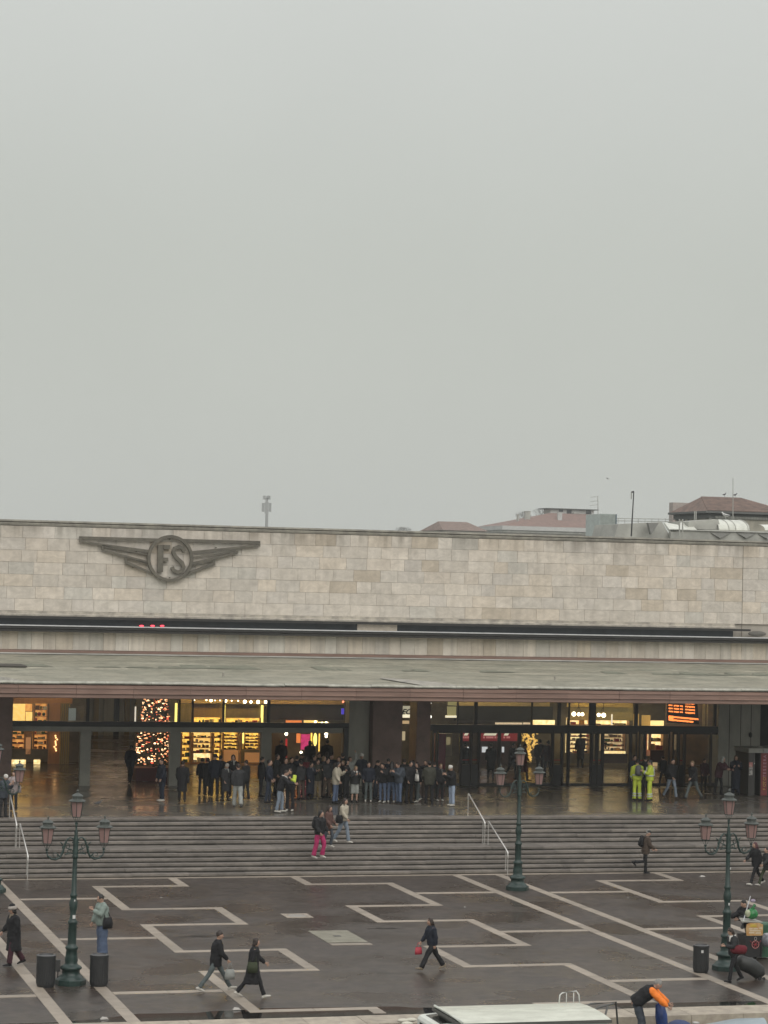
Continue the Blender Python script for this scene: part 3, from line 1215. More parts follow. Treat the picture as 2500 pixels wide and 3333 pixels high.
WY = glow('warm_yellow_light', (1.0, .62, .12), 1.25, (.60, .33, .05), 6)
WO = glow('warm_orange_light', (.90, .42, .11), .8, (.40, .16, .04), 6)
WW = glow('warm_white_light', (1.0, .80, .42), 1.4, (.70, .46, .18), 7)
WP = glow('pale_yellow_light', (1.0, .68, .22), 1.0, (.9, .5, .12), 6)
DK = glow('dim_amber_light', (.24, .13, .04), .35, (.10, .05, .02))
STRIP = glow('yellow_light_strip', (1.0, .80, .20), 1.6)
SPOT = glow('spot_lamp_glow', (1.0, .86, .6), 6)
WHITE = glow('white_sign_light', (.9, .82, .68), .8)

# far left shop, orange wood
s1 = shop('shop', 'orange lit shop with wooden panels behind the glass at the far left', 'shop', 40, 235)
panel(s1, 20, 2262, 236, 2290, M_wood, 'shop_header')
panel(s1, 41, 2291, 82, 2353, WP, 'lit_panel')
panel(s1, 84, 2291, 105, 2315, WO)
panel(s1, 84, 2317, 105, 2353, WP)
shelves(s1, 113, 2291, 156, 2353, 3, WO, seed=3)
shelves(s1, 39, 2375, 82, 2438, 4, WO, seed=4)
panel(s1, 84, 2375, 105, 2400, M_wood, 'wood_panel')
panel(s1, 84, 2400, 100, 2455, glow('soft_orange_poster', (.5, .24, .10), .5), 'poster')
shelves(s1, 110, 2375, 156, 2440, 4, WO, seed=5)
panel(s1, 158, 2291, 196, 2492, M_wood, 'wood_panel')
panel(s1, 36, 2438, 156, 2472, M_hall, 'counter_front')
panel(s1, 36, 2473, 84, 2489, WW, 'lit_plinth', y=YS - .05)
panel(s1, 110, 2473, 131, 2489, WW, 'lit_plinth', y=YS - .05)
for i in range(5):
    x0 = 196 + i * 6.5
    panel(s1, x0, 2288, x0 + 3.8, 2490, M_gold, 'gold_slat', y=YS - .1)
b = MB()
for i in range(9):
    p = W(175 + rrp.uniform(0, 12), 2395 + i * 6, YS - .12)
    b.ball(tuple(p), .045, n=6, m=4)
add(s1, b, 'small_lamp', glow('amber_bulb', (1, .6, .25), 2.0))

# dim things in the middle hall
o = shop('information_panel', 'tall dark panel with a pale display beside the gold columns', 'panel', 224, 270)
panel(o, 224, 2306, 247, 2345, glow('pale_blue_display', (.16, .19, .19), .5), 'display', y=YS - .4)
panel(o, 222, 2300, 272, 2352, M_hall, 'panel_body', y=YS - .3)
o = shop('vertical_light', 'thin vertical white lamp in the dim hall left of the christmas tree', 'lamp', 438, 444)
panel(o, 439, 2300, 443, 2352, WHITE, 'light_tube', y=122)
for i, (a, bb) in enumerate(((298, 325), (330, 362), (300, 318), (336, 352))):
    pass
o = shop('light_column', 'tall yellow light strip right of the christmas tree', 'lamp', 570, 578)
panel(o, 570, 2289, 577, 2356, STRIP, 'light_tube', y=121)
panel(o, 577, 2275, 584, 2356, M_black, 'frame', y=121)

# yellow shop
s2 = shop('shop', 'bright yellow lit shop with goods on shelves right of the christmas tree', 'shop', 588, 850)
panel(s2, 584, 2262, 872, 2290, mat('shop_header_amber', (.5, .36, .18), rough=.5), 'shop_header')
panel(s2, 586, 2291, 624, 2356, M_gold, 'gold_panel')
panel(s2, 628, 2291, 722, 2335, mat('brown_panel', (.30, .19, .07), rough=.5, nscale=3, stretch=(4, 4, .4)), 'wood_panel', y=YS + .3)
shelves(s2, 630, 2334, 722, 2358, 1, WY, seed=6, dens=.8)
panel(s2, 732, 2295, 850, 2337, mat('grey_panel', (.22, .17, .10), rough=.5, nscale=3, stretch=(4, 4, .4)), 'wood_panel', y=YS + .3)
panel(s2, 728, 2293, 733, 2354, STRIP, 'light_strip', y=YS + .1)
panel(s2, 850, 2296, 857, 2354, STRIP, 'light_strip', y=YS + .1)
shelves(s2, 735, 2336, 850, 2358, 1, WY, seed=7, dens=.8)
shelves(s2, 589, 2386, 620, 2484, 5, WY, seed=8)
shelves(s2, 628, 2386, 690, 2452, 4, WP, seed=9)
shelves(s2, 628, 2452, 690, 2483, 1, WW, seed=10)
shelves(s2, 692, 2386, 720, 2484, 6, WY, seed=11)
shelves(s2, 727, 2386, 776, 2440, 5, WY, seed=12)
panel(s2, 790, 2386, 794, 2420, STRIP, 'light_strip', y=YS + .1)
shelves(s2, 797, 2388, 846, 2440, 5, WY, seed=13)
panel(s2, 726, 2441, 776, 2480, glow('dark_orange_front', (.42, .20, .07), .45), 'counter_front')  # lamp light on the counter front painted as glow
panel(s2, 797, 2450, 846, 2482, glow('dark_orange_front', (.42, .20, .07), .45), 'counter_front')
for px in (588, 622, 692, 724, 780, 848):
    panel(s2, px, 2386, px + 5, 2488, M_wood, 'shop_post', y=YS - .1)
panel(s2, 586, 2484, 850, 2492, M_wood, 'plinth', y=YS - .05)
o = s2
for px, py, r in ((672, 2279, .04), (687, 2280, .075), (734, 2281, .085), (797, 2284, .09), (817, 2285, .07), (840, 2285, .09), (865, 2285, .08), (633, 2279, .03), (700, 2280, .03), (716, 2280, .03), (754, 2281, .035), (775, 2281, .035)):
    b = MB()
    p = W(px, py, 119)
    b.ball(tuple(p), r, n=8, m=6)
    add(s2, b, 'spot_lamp', SPOT)

# third shop and signs
s3 = shop('shop', 'dim shop with a magenta screen and a yellow lit sign behind the crowd', 'shop', 890, 1130)
panel(s3, 874, 2264, 1118, 2292, mat('tan_header', (.5, .35, .18), rough=.5), 'shop_header')
panel(s3, 876, 2293, 1118, 2342, mat('dark_violet_panel', (.045, .035, .035), rough=.3, nscale=1, namt=.5, stretch=(2, 2, .2)), 'dark_panel', y=YS + .2)
panel(s3, 931, 2345, 982, 2355, glow('orange_red_sign', (.75, .22, .06), .8), 'sign_strip')
panel(s3, 990, 2345, 1034, 2355, WP, 'sign_strip')
panel(s3, 1036, 2350, 1070, 2355, WW, 'sign_strip')
panel(s3, 966, 2388, 978, 2418, glow('orange_red_sign', (.75, .22, .06), .8), 'side_display')
panel(s3, 980, 2390, 1008, 2440, glow('magenta_screen', (.65, .05, .22), .7, (.28, .02, .08), 6), 'magenta_screen')
o3 = MB()
p = W(1026, 2407, YS - .2)
o3.ball(tuple(p), (.10, .05, .34), n=12, m=8)
add(s3, o3, 'oval_lamp', STRIP)
panel(s3, 1012, 2386, 1016, 2450, WY, 'light_strip')
panel(s3, 1038, 2388, 1041, 2446, WY, 'light_strip')
panel(s3, 930, 2405, 935, 2470, glow('red_sash_light', (.5, .03, .03), .6), 'red_banner', y=YS - .8)
b = MB()
for px, py, r in ((932, 2389, .085), (1062, 2389, .09), (1062, 2397, .07), (980, 2449, .07), (1027, 2350, .07), (1062, 2353, .07), (1048, 2353, .05)):
    b.ball(tuple(W(px, py, YS - .4)), r, n=8, m=5)
add(s3, b, 'spot_lamp', SPOT)
panel(s3, 1070, 2388, 1110, 2470, mat('tan_wall', (.22, .17, .10), rough=.5, stretch=(5, 5, .3)), 'wall_panel')
panel(s3, 886, 2388, 926, 2480, mat('brown_wall', (.10, .07, .04), rough=.5), 'wall_panel')
panel(s3, 1112, 2306, 1120, 2325, glow('violet_blue_sign', (.08, .06, .55), .9), 'blue_sign', y=120)
b = MB(); b.ball(tuple(W(1117, 2284, 119)), .06, n=8, m=5)
add(s3, b, 'red_lamp', glow('red_orange_bulb', (1, .3, .15), 2))

# light strips between the pillars (x 1245) and the EC panel
o = shop('gold_light_strip', 'thin gold light strip beside the dark red pillar', 'lamp', 1245, 1249)
panel(o, 1236, 2300, 1238, 2480, M_gold, 'strip', y=YW + .3)
o = shop('sign_panel', 'narrow lit sign with the black letters EC between two dark pillars', 'sign', 1307, 1332)
panel(o, 1300, 2284, 1345, 2292, mat('tan_header', (.24, .16, .08)), 'sign_cap', y=114)
panel(o, 1300, 2298, 1345, 2336, glow('cream_sign_light', (.46, .42, .30), .75), 'sign_face', y=114)
panel(o, 1300, 2326, 1345, 2336, glow('bright_cream_strip', (.95, .85, .6), 1.0), 'light_strip', y=113.95)
p = W(1321, 2325, 113.97)
tx = text_obj('EC', .36, mat('black_letter', (.01, .01, .01), rough=.5), o, (p.x - o.location.x, p.y - o.location.y, p.z - o.location.z), extrude=.01, shear=.35, bold=.01)
o = shop('orange_notice', 'small tan lit notice between the two dark pillars under the EC sign', 'sign', 1307, 1332)
panel(o, 1305, 2346, 1332, 2356, glow('tan_light', (.55, .38, .2), .8), 'notice_face', y=114)
o = shop('standing_notice', 'small cream notice between the pillars below the transom', 'sign', 1307, 1332)
panel(o, 1306, 2381, 1319, 2410, glow('cream_notice', (.5, .4, .24), .8), 'notice_face', y=114)
o = shop('green_notice', 'dim green rectangle low between the two dark pillars', 'sign', 1307, 1332)
panel(o, 1306, 2480, 1332, 2560, mat('dim_green', (.10, .12, .05)), 'notice_face', y=114)
o = shop('pendant_lamp', 'white pendant lamp right beside the dark red pillar', 'lamp', 1398, 1402)
b = MB()
for py, r in ((2289, .06), (2333, .08)):
    b.ball(tuple(W(1400, py, 114)), r, n=8, m=5)
b.tube([W(1400, 2289, 114), W(1400, 2333, 114)], .03, n=6)
add(o, b, 'bulb', glow('white_bulb', (1, .95, .85), 2.5))
o = shop('lit_sign_board', 'yellow green lit board with a bright lower edge right of the pillars', 'sign', 1450, 1487)
panel(o, 1459, 2282, 1485, 2296, glow('olive_light', (.32, .28, .12), .7), 'board_top', y=114.5)
panel(o, 1457, 2300, 1485, 2328, glow('olive_light', (.32, .28, .12), .7), 'board_face', y=114.5)
panel(o, 1451, 2329, 1487, 2336, glow('bright_cream_strip', (.95, .85, .6), 1.0), 'light_strip', y=114.45)
# ticket machines
o = shop('ticket_machine', 'tall crimson ticket machine standing left of the glass doors', 'ticket machine', 1421, 1450)
panel(o, 1422, 2388, 1450, 2556, mat('crimson_panel', (.38, .03, .07), rough=.35), 'machine_body', y=113.2, d=.5)
panel(o, 1452, 2388, 1472, 2460, mat('brown_poster', (.4, .3, .18), rough=.5), 'side_panel', y=113.4, d=.4)
panel(o, 1454, 2400, 1466, 2424, glow('tan_display', (.35, .28, .15), .6), 'display', y=113.3)
# red fronts of the ticket office with white signs
o = shop('ticket_office', 'dark red ticket office front with slanted white signs behind the doors', 'ticket office', 1500, 1690)
panel(o, 1478, 2264, 1790, 2298, mat('olive_header', (.55, .46, .25), rough=.5), 'header_band')
panel(o, 1478, 2299, 1800, 2346, mat('dark_slate_panel', (.03, .032, .034), rough=.35, nscale=.8, namt=.5), 'dark_panel')
for a, bb in ((1613, 1700), (1704, 1726)):
    panel(o, a, 2352, bb, 2358, glow('cream_line', (.65, .55, .4), .9, (.4, .3, .2), 20), 'light_strip', y=YS - .1)
panel(o, 1731, 2344, 1806, 2359, WW, 'light_strip', y=YS - .1)
for a, bb in ((1500, 1532), (1556, 1626), (1632, 1684)):
    panel(o, a, 2380, bb, 2412, glow('red_banner', (.20, .012, .018), .5), 'red_banner', y=YS - .1)
    panel(o, a, 2412, bb, 2545, mat('dark_office_wall', (.05, .03, .03), rough=.4), 'office_wall')
for a, bb in ((1510, 1528), (1574, 1620), (1640, 1660)):
    x0, x1, z0, z1 = RX(a, 2382, bb, 2394, YS - .2)
    add(o, MB().prism([(x0, z0), (x1 - .12, z0), (x1, z1), (x0 + .12, z1)], 'y', YS - .22, YS - .18), 'white_sign', glow('white_green_sign', (.62, .60, .48), .9))
for a in (1507, 1514, 1521, 1573, 1583, 1589, 1595, 1601, 1610, 1618, 1639, 1649, 1655):
    b = MB()
    b.box(*(lambda q: (q[0], q[1], YS - .22, YS - .18, q[2], q[3]))(RX(a, 2397, a + 5, 2403, YS - .2)))
    add(o, b, 'sign_mark', glow('pale_red_mark', (.5, .2, .2), .6))
for a, bb in ((1570, 1587), (1635, 1641), (1522, 1526)):
    panel(o, a, 2431, bb, 2449, glow('white_notice', (.6, .62, .66), .9), 'screen', y=YS - .3)
# golden decoration and right shops
o = shop('golden_decoration', 'cluster of golden lit garlands hanging behind the doors at the red shop', 'decoration', 1693, 1760)
b = MB()
r_ = random.Random(8)
for i in range(110):
    px = 1695 + r_.random() ** .8 * 30 + (i % 3) * 3
    py = 2385 + r_.random() * 95
    if px < 1712 and py > 2412: px += 14
    b.ball(tuple(W(px, py, YS - .6)), r_.uniform(.025, .07), n=7, m=5)
for i in range(18):
    b.ball(tuple(W(1735 + r_.uniform(-2, 14), 2384 + r_.random() * 60, YS - .6)), r_.uniform(.04, .09), n=7, m=5)
tag(add(o, b, 'garland', glow('gold_glow', (1, .62, .18), .9, (.5, .28, .06), 9)), kind='stuff')
s4 = shop('shop', 'lit food shop with white display cases behind the right doors', 'shop', 1850, 1925)
panel(s4, 1846, 2264, 2060, 2302, mat('ochre_header', (.6, .47, .2), rough=.5), 'shop_header')
panel(s4, 1852, 2303, 1922, 2345, glow('ochre_wall', (.26, .18, .06), .6, (.16, .11, .04)), 'back_wall', y=YS + .3)  # shop light on the back wall painted as glow
shelves(s4, 1852, 2338, 1922, 2360, 1, WW, seed=14, dens=.6)
shelves(s4, 1850, 2386, 1918, 2452, 5, WW, seed=15, back='lit_back')
panel(s4, 1850, 2453, 1918, 2485, M_hall, 'counter_front')
panel(s4, 1850, 2485, 1920, 2492, mat('tan_plinth', (.25, .2, .12)), 'plinth', y=YS - .05)
s5 = shop('shop', 'lit cafe with a long display counter behind the right doors', 'shop', 1958, 2060)
panel(s5, 1930, 2303, 2060, 2345, glow('olive_wall', (.22, .17, .06), .55, (.12, .09, .03)), 'back_wall', y=YS + .3)  # back wall carries its lamp light as painted glow
shelves(s5, 1932, 2346, 2050, 2361, 1, WW, seed=16, dens=.5)
shelves(s5, 1962, 2386, 2035, 2445, 4, glow('tan_wall_light', (.8, .6, .32), .9, (.4, .28, .13), 6), seed=17)
panel(s5, 1962, 2445, 2036, 2453, WW, 'counter_top', y=YS - .25)
panel(s5, 1962, 2453, 2042, 2484, mat('dark_wood_counter', (.07, .045, .035), rough=.4), 'counter_front', y=YS - .2)
panel(s5, 1958, 2484, 2052, 2492, mat('tan_plinth', (.25, .2, .12)), 'plinth', y=YS - .2)
panel(s5, 2040, 2386, 2050, 2490, mat('cream_post', (.45, .36, .22)), 'shop_post')
panel(s5, 1918, 2386, 1924, 2490, mat('cream_post', (.45, .36, .22)), 'shop_post')
panel(s5, 1991, 2325, 1994, 2360, WHITE, 'light_tube', y=YS - .3)
for sh, pts in ((s4, ((1868, 2324, .13), (1884, 2325, .10), (1896, 2325, .10))), (s5, ((1949, 2327, .11), (1965, 2328, .13)))):
    c = thing('chandelier', 'small chandelier of round bulbs in the %s' % ('food shop' if sh is s4 else 'cafe'), 'chandelier', tuple(W(pts[0][0], 2310, 121)))
    b = MB()
    for px, py, r in pts:
        b.ball(tuple(W(px, py, 121) - c.location), r * .9, n=10, m=7)
    b.build('bulb', SPOT, c, smooth=True)
    b = MB()
    q = W(pts[1][0], 2300, 121) - c.location
    b.tube([q + Vector((0, 0, 1.0)), q], .015, n=5)
    for px, py, r in pts:
        b.tube([q, W(px, py, 121) - c.location], .012, n=5)
    b.build('arm', M_dark, c)
o = shop('orange_poster_wall', 'orange poster with dark figures between the cafe and the lit kiosk', 'poster', 2064, 2118)
panel(o, 2064, 2324, 2080, 2362, glow('ochre_poster', (.40, .25, .07), .7), 'poster', y=YS)
panel(o, 2090, 2328, 2117, 2362, glow('ochre_poster', (.40, .25, .07), .7), 'poster', y=YS)
panel(o, 2098, 2390, 2117, 2460, glow('red_poster', (.22, .06, .03), .6, (.35, .2, .1), 6), 'poster', y=YS)
o = shop('lit_kiosk', 'small kiosk with bright display case above the second hi-vis worker', 'kiosk', 2118, 2160)
panel(o, 2119, 2346, 2161, 2364, glow('bright_warm_sign', (1, .72, .3), 1.3), 'lit_sign', y=YS - .3)
shelves(o, 2118, 2386, 2160, 2442, 2, glow('bright_warm_case', (1, .8, .45), 1.5, (1, .6, .2), 10), y=YS - .5, seed=20, dens=.7)
panel(o, 2118, 2443, 2160, 2480, mat('dark_maroon_front', (.06, .02, .025)), 'counter_front', y=YS - .5)
panel(o, 2126, 2482, 2140, 2500, glow('tan_light', (.55, .38, .2), .8), 'small_notice', y=YS - .5)
o = shop('hall_wall_panel', 'dim reddish stone wall with grey veins right of the kiosk', 'wall panel', 2165, 2340)
panel(o, 2165, 2264, 2345, 2560, mat('veined_stone', (.30, .20, .14), rough=.4, col2=(.14, .12, .11), nscale=1.1, namt=.7, detail=8), 'stone_panel', y=YS + .2)
panel(o, 2288, 2264, 2296, 2372, mat('cream_post', (.45, .36, .22)), 'pale_strip', y=YS)
panel(o, 2301, 2264, 2305, 2372, mat('cream_post', (.45, .36, .22)), 'pale_strip', y=YS)
panel(o, 2190, 2392, 2207, 2440, glow('dim_display', (.30, .22, .12), .6, (.1, .08, .06), 10), 'display', y=YS - .1)

# departures board: two tilted columns of orange rows, and a message strip
bd = thing('departures_board', 'hanging departures board with glowing orange rows of text', 'display board', tuple(W(2222, 2320, 116)))
def at_bd(px, py, y=116): return W(px, py, y) - bd.location
b = MB()
p0, p1 = at_bd(2172, 2283), at_bd(2278, 2368)
b.hexa([at_bd(2170, 2352), at_bd(2276, 2358), at_bd(2276, 2358, 116.3), at_bd(2170, 2352, 116.3), at_bd(2172, 2262), at_bd(2268, 2262), at_bd(2268, 2262, 116.3), at_bd(2172, 2262, 116.3)])
b.build('board_case', M_black, bd)
r_ = random.Random(9)
ORG = glow('orange_led', (1, .27, .06), 1.7)
b = MB()
def seg(px, py, wdt, hh, dy=.0):
    a, c = at_bd(px, py, 115.94), at_bd(px + wdt, py + dy * wdt, 115.94)
    z = hh / 70.0
    b.hexa([(a.x, a.y, a.z - z), (c.x, c.y, c.z - z), (c.x, c.y + .02, c.z - z), (a.x, a.y + .02, a.z - z), (a.x, a.y, a.z), (c.x, c.y, c.z), (c.x, c.y + .02, c.z), (a.x, a.y + .02, a.z)])
for row in range(6):
    y = 2283 + row * 10.0 - (10 if row > 3 else 0)
    for (a, e) in ((2177, 2191), (2194, 2211), (2214, 2223), (2231, 2262)):
        x = a
        if row == 0 and a == 2177: continue
        if row > 3: continue
        while x < e - 1.5:
            ww = r_.uniform(1.6, 3.4)
            seg(x, y + (x - 2177) * .075, min(ww, e - x), r_.uniform(4.2, 6.2), .075)
            x += ww + .7
for (y, e) in ((2330, 2273), (2340, 2256)):
    x = 2177 if y == 2330 else 2177
    while x < e:
        ww = r_.uniform(1.6, 3.2)
        seg(x, y + (x - 2177) * .09, ww, r_.uniform(5, 6.5), .09)
        x += ww + .6
seg(2177, 2329, 15, 12, .08)
b.build('led_text', ORG, bd)

# unseen glowing bars added above the shop fronts to brighten panels and floor
for i_, (px_, w_, sh_) in enumerate(((130, 1.6, s1), (660, 1.8, s2), (790, 1.8, s2), (1000, 2.0, s3), (1885, 1.0, s4), (2000, 1.6, s5), (1560, 2.6, s4), (2240, 2.2, s5))):
    c_ = W(px_, 2300, YS - 1.3)
    add(sh_, MB().box(c_.x - w_, c_.x + w_, YS - 1.36, YS - 1.24, 6.02, 6.08), 'lamp_bar', glow('shop_lamp_bar', (1.0, .74, .36), 16))
# christmas tree in its red planter
CT = G(500, 2548, Z_LAND)
tree = thing('christmas_tree', 'tall christmas tree covered in warm fairy lights behind the left glass front', 'christmas tree', (CT.x, YW + 3.0, Z_LAND))
tx0 = W(500, 2500, YW + 3.0).x
tree.location.x = tx0
hgt = 5.0
r_ = random.Random(12)
b = MB()
def trad(u): return (.88 * (1 - u) ** .62 + .04)
nn = 3400
for i in range(nn):
    u = r_.random() ** 1.2
    a = r_.random() * 2 * PI
    rad = trad(u) * (.55 + .45 * math.sqrt(r_.random()))
    z = .75 + u * hgt
    c = Vector((rad * math.cos(a), rad * math.sin(a), z))
    dr = Vector((math.cos(a), math.sin(a), -.25 + r_.uniform(-.3, .3))).normalized()
    sd = dr.orthogonal().normalized() * r_.uniform(.015, .03)
    ln = r_.uniform(.10, .2)
    k = len(b.v)
    b.v += [tuple(c - sd), tuple(c + sd), tuple(c + dr * ln)]
    b.face((k, k + 1, k + 2))
tag(b.build('foliage', mat('fir_needles', (.02, .035, .015), rough=.7), tree), kind='stuff')
MB().tube([(0, 0, .3), (0, 0, 5.6)], [.08, .02], n=8).build('trunk', mat('bark', (.06, .04, .03)), tree)
bm_ = [MB(), MB(), MB()]
for i in range(560):
    u = r_.random() ** 1.15
    a = r_.random() * 2 * PI
    rad = trad(u) * (.92 + .12 * r_.random())
    q = r_.random()
    bm_[0 if q < .45 else (1 if q < .8 else 2)].ball((rad * math.cos(a), rad * math.sin(a), .78 + u * hgt), (r_.uniform(.018, .07), r_.uniform(.018, .045), r_.uniform(.014, .042)), n=6, m=4)
for m_, c, s_ in zip(bm_, ((1.0, .42, .18), (1.0, .66, .36), (.9, .12, .06)), (1.6, 3.4, 1.2)):
    tag(m_.build('fairy_lights', glow('fairy_%d' % int(s_ * 10), c, s_), tree), kind='stuff')
MB().box(-.95, .95, -.6, .6, 0, .62).build('planter', mat('dark_red_planter', (.10, .015, .02), rough=.5), tree)
MB().box(.05, .52, -.62, -.602, .2, .46).build('planter_sign', mat('white_sign_plate', (.5, .48, .45)), tree)
# ------------------------------------------------------------------ street lamps
M_lamp = mat('dark_green_cast_iron', (.018, .042, .036), rough=.38, col2=(.012, .024, .021), nscale=6, namt=.4, bump=.1, bscale=25)
M_lampg = mat('weathered_lantern_metal', (.07, .08, .072), rough=.5, col2=(.04, .045, .04), nscale=8)
M_pink = bpy.data.materials.new('pinkish_lantern_glass')
M_pink.use_nodes = True
_b = M_pink.node_tree.nodes['Principled BSDF']
_b.inputs['Base Color'].default_value = (.40, .255, .235, 1)
_b.inputs['Roughness'].default_value = .3
_b.inputs['Transmission Weight'].default_value = .25
_b.inputs['IOR'].default_value = 1.1
_b.inputs['Alpha'].default_value = .86
M_white = mat('white_sticker', (.6, .6, .58), rough=.5)


def lantern_bms():
    """frame, glass, cap around the local origin = bottom of the glass"""
    fr, gl, cp = MB(), MB(), MB()
    n = 6
    hb, ht, H_ = .128, .19, .43
    for i in range(n):
        a = 2 * PI * i / n
        p, q = Vector((hb * math.cos(a), hb * math.sin(a), 0)), Vector((ht * math.cos(a), ht * math.sin(a), H_))
        fr.tube([p, q], .010, n=4)
        a2 = 2 * PI * (i + 1) / n
        p2, q2 = Vector((hb * math.cos(a2), hb * math.sin(a2), 0)), Vector((ht * math.cos(a2), ht * math.sin(a2), H_))
        fr.tube([p, p2], .011, n=4)
        fr.tube([q, q2], .011, n=4)
        for s_ in (0, ):
            k = len(gl.v)
            gl.v += [tuple(p * .97), tuple(p2 * .97), tuple(Vector((q2.x * .97, q2.y * .97, H_))), tuple(Vector((q.x * .97, q.y * .97, H_)))]
            gl.face((k, k + 1, k + 2, k + 3))
    fr.tube([(0, 0, .02), (0, 0, .30)], .018, n=6)
    cp.lathe([(.235, .425), (.24, .445), (.20, .475), (.145, .495), (.14, .505), (.14, .565), (.165, .575), (.165, .59), (.10, .635), (.035, .665), (.02, .675), (.02, .70), (.036, .72), (.03, .745), (.012, .76), (.008, .80)], n=12)
    # foot under the glass
    for i in range(4):
        a = PI / 4 + i * PI / 2
        fr.tube([(.11 * math.cos(a), .11 * math.sin(a), 0), (.05 * math.cos(a), .05 * math.sin(a), -.12), (.02 * math.cos(a), .02 * math.sin(a), -.17)], .008, n=4)
    fr.lathe([(.02, -.27), (.035, -.24), (.02, -.21), (.045, -.18), (.045, -.165), (.02, -.15)], n=8)
    return fr, gl, cp


LF, LG, LC = [x.mesh(n_, m_) for x, n_, m_ in zip(lantern_bms(), ('lantern_frame', 'lantern_glass', 'lantern_cap'), (M_lamp, M_pink, M_lampg))]
PM = MB().lathe([(.385, 0), (.385, .16), (.36, .19), (.335, .22), (.31, .25), (.25, .28), (.25, .40), (.29, .43), (.31, .47), (.28, .51), (.20, .55), (.17, .60), (.185, .68), (.165, .80), (.15, .96), (.17, .98), (.185, 1.02), (.17, 1.06), (.125, 1.09), (.12, 1.15),
                  (.118, 1.68), (.135, 1.70), (.135, 1.76), (.10, 1.79), (.095, 1.83), (.078, 1.9), (.09, 2.0), (.085, 2.03), (.11, 2.1), (.12, 2.2), (.11, 2.3), (.085, 2.38), (.09, 2.44), (.105, 2.46), (.10, 2.50),
                  (.075, 2.54), (.062, 3.48), (.062, 3.50), (.09, 3.53), (.085, 3.58), (.07, 3.61), (.085, 3.66), (.07, 3.70), (.075, 3.9), (.06, 4.1), (.045, 4.15), (.05, 4.24), (.028, 4.3), (.022, 4.42), (.045, 4.46), (.02, 4.49), (.02, 4.5)], n=16).mesh('post', M_lamp, True)
PL = MB().lathe([(.43, 0), (.43, .14), (.40, .17), (.3, .18)], n=8, phase=PI / 8).mesh('plinth', M_lamp)


def arm_bm(s):
    b = MB()
    P = [(-.83, 3.66), (-.80, 3.58), (-.70, 3.50), (-.56, 3.48), (-.44, 3.54), (-.37, 3.68), (-.33, 3.86), (-.26, 4.02), (-.18, 4.09), (-.10, 4.07), (-.055, 3.98), (-.06, 3.88)]
    R_ = [.02, .024, .026, .028, .032, .034, .032, .028, .024, .022, .02, .016]
    pts = [Vector((s * x, 0, z)) for x, z in P]
    b.tube(pts, R_, n=7, ref=Vector((0, 1, 0)))
    def spiral(cx, cz, r0, a0, turns, dirn, rad):
        q = []
        for i in range(13):
            u = i / 12
            a = a0 + dirn * turns * 2 * PI * u
            r = r0 * (1 - .75 * u)
            q.append(Vector((s * (cx + r * math.cos(a)), 0, cz + r * math.sin(a))))
        b.tube(q, rad, n=5, ref=Vector((0, 1, 0)))
    spiral(-.60, 3.60, .10, -PI / 2, 1.1, 1, .012)
    spiral(-.24, 3.84, .10, PI * .8, 1.1, -1, .013)
    spiral(-.17, 3.70, .09, 0, 1.0, 1, .012)
    # leaves on the arm
    for (x, z, a) in ((-.46, 3.56, 2.2), (-.36, 3.76, 1.9), (-.30, 3.62, .4), (-.70, 3.53, 2.6), (-.20, 3.78, -.6), (-.38, 3.9, 2.4)):
        d = Vector((s * math.cos(a), 0, math.sin(a)))
        c = Vector((s * x, 0, z))
        b.ball(c + d * .04, (.022, .02, .06), n=6, m=4, rot=Vector((0, 0, 1)).rotation_difference(d).to_matrix())
    b.tube([(s * -.04, 0, 3.95), (s * -.10, 0, 3.95)], [.03, .02], n=6)
    b.tube([(s * -.04, 0, 3.64), (s * -.30, 0, 3.62)], [.014, .012], n=5)
    return b


ARML, ARMR = arm_bm(1).mesh('arm', M_lamp, True), arm_bm(-1).mesh('arm', M_lamp, True)


def street_lamp(px, py, label, lean=0.0):
    q = G(px, py)
    o = thing('street_lamp', label, 'street lamp', (q.x, q.y, 0), math.radians(random.uniform(8, 16)), group='cast iron three lantern street lamps')
    link('plinth', PL, o)
    link('post', PM, o)
    link('arm', ARML, o)
    link('arm', ARMR, o)
    for (x, z) in ((-.83, 3.93), (.83, 3.93), (0, 4.66)):
        l = bpy.data.objects.new('lantern', LF)
        COL.objects.link(l)
        l.parent = o
        l.location = (x, 0, z)
        l.rotation_euler.z = random.uniform(0, .5)
        link('lantern_glass', LG, l)
        link('lantern_cap', LC, l)
    o.rotation_euler.y = lean
    return o


L1 = street_lamp(229, 3204, 'green three lantern street lamp standing between two bins at the left', .012)
b = MB(); b.box(-.05, .03, -.135, -.118, 1.84, 1.94)
b.build('sticker', M_white, L1)
b = MB(); b.box(-.02, .01, -.13, -.115, 2.32, 2.37)
b.build('sticker', M_white, L1)
L2 = street_lamp(1684, 2897, 'green street lamp in the middle, standing alone at the foot of the stairs')
L3 = street_lamp(2363, 3157, 'green street lamp at the right beside the woman with a dark suitcase')
b = MB(); b.box(-.04, .0, -.135, -.11, 1.95, 2.02); b.box(.02, .05, -.09, -.074, 3.02, 3.08)
b.build('sticker', M_white, L3)
L4 = street_lamp(-20, 2905, 'street lamp mostly out of the frame, only its right lantern in front of two people')

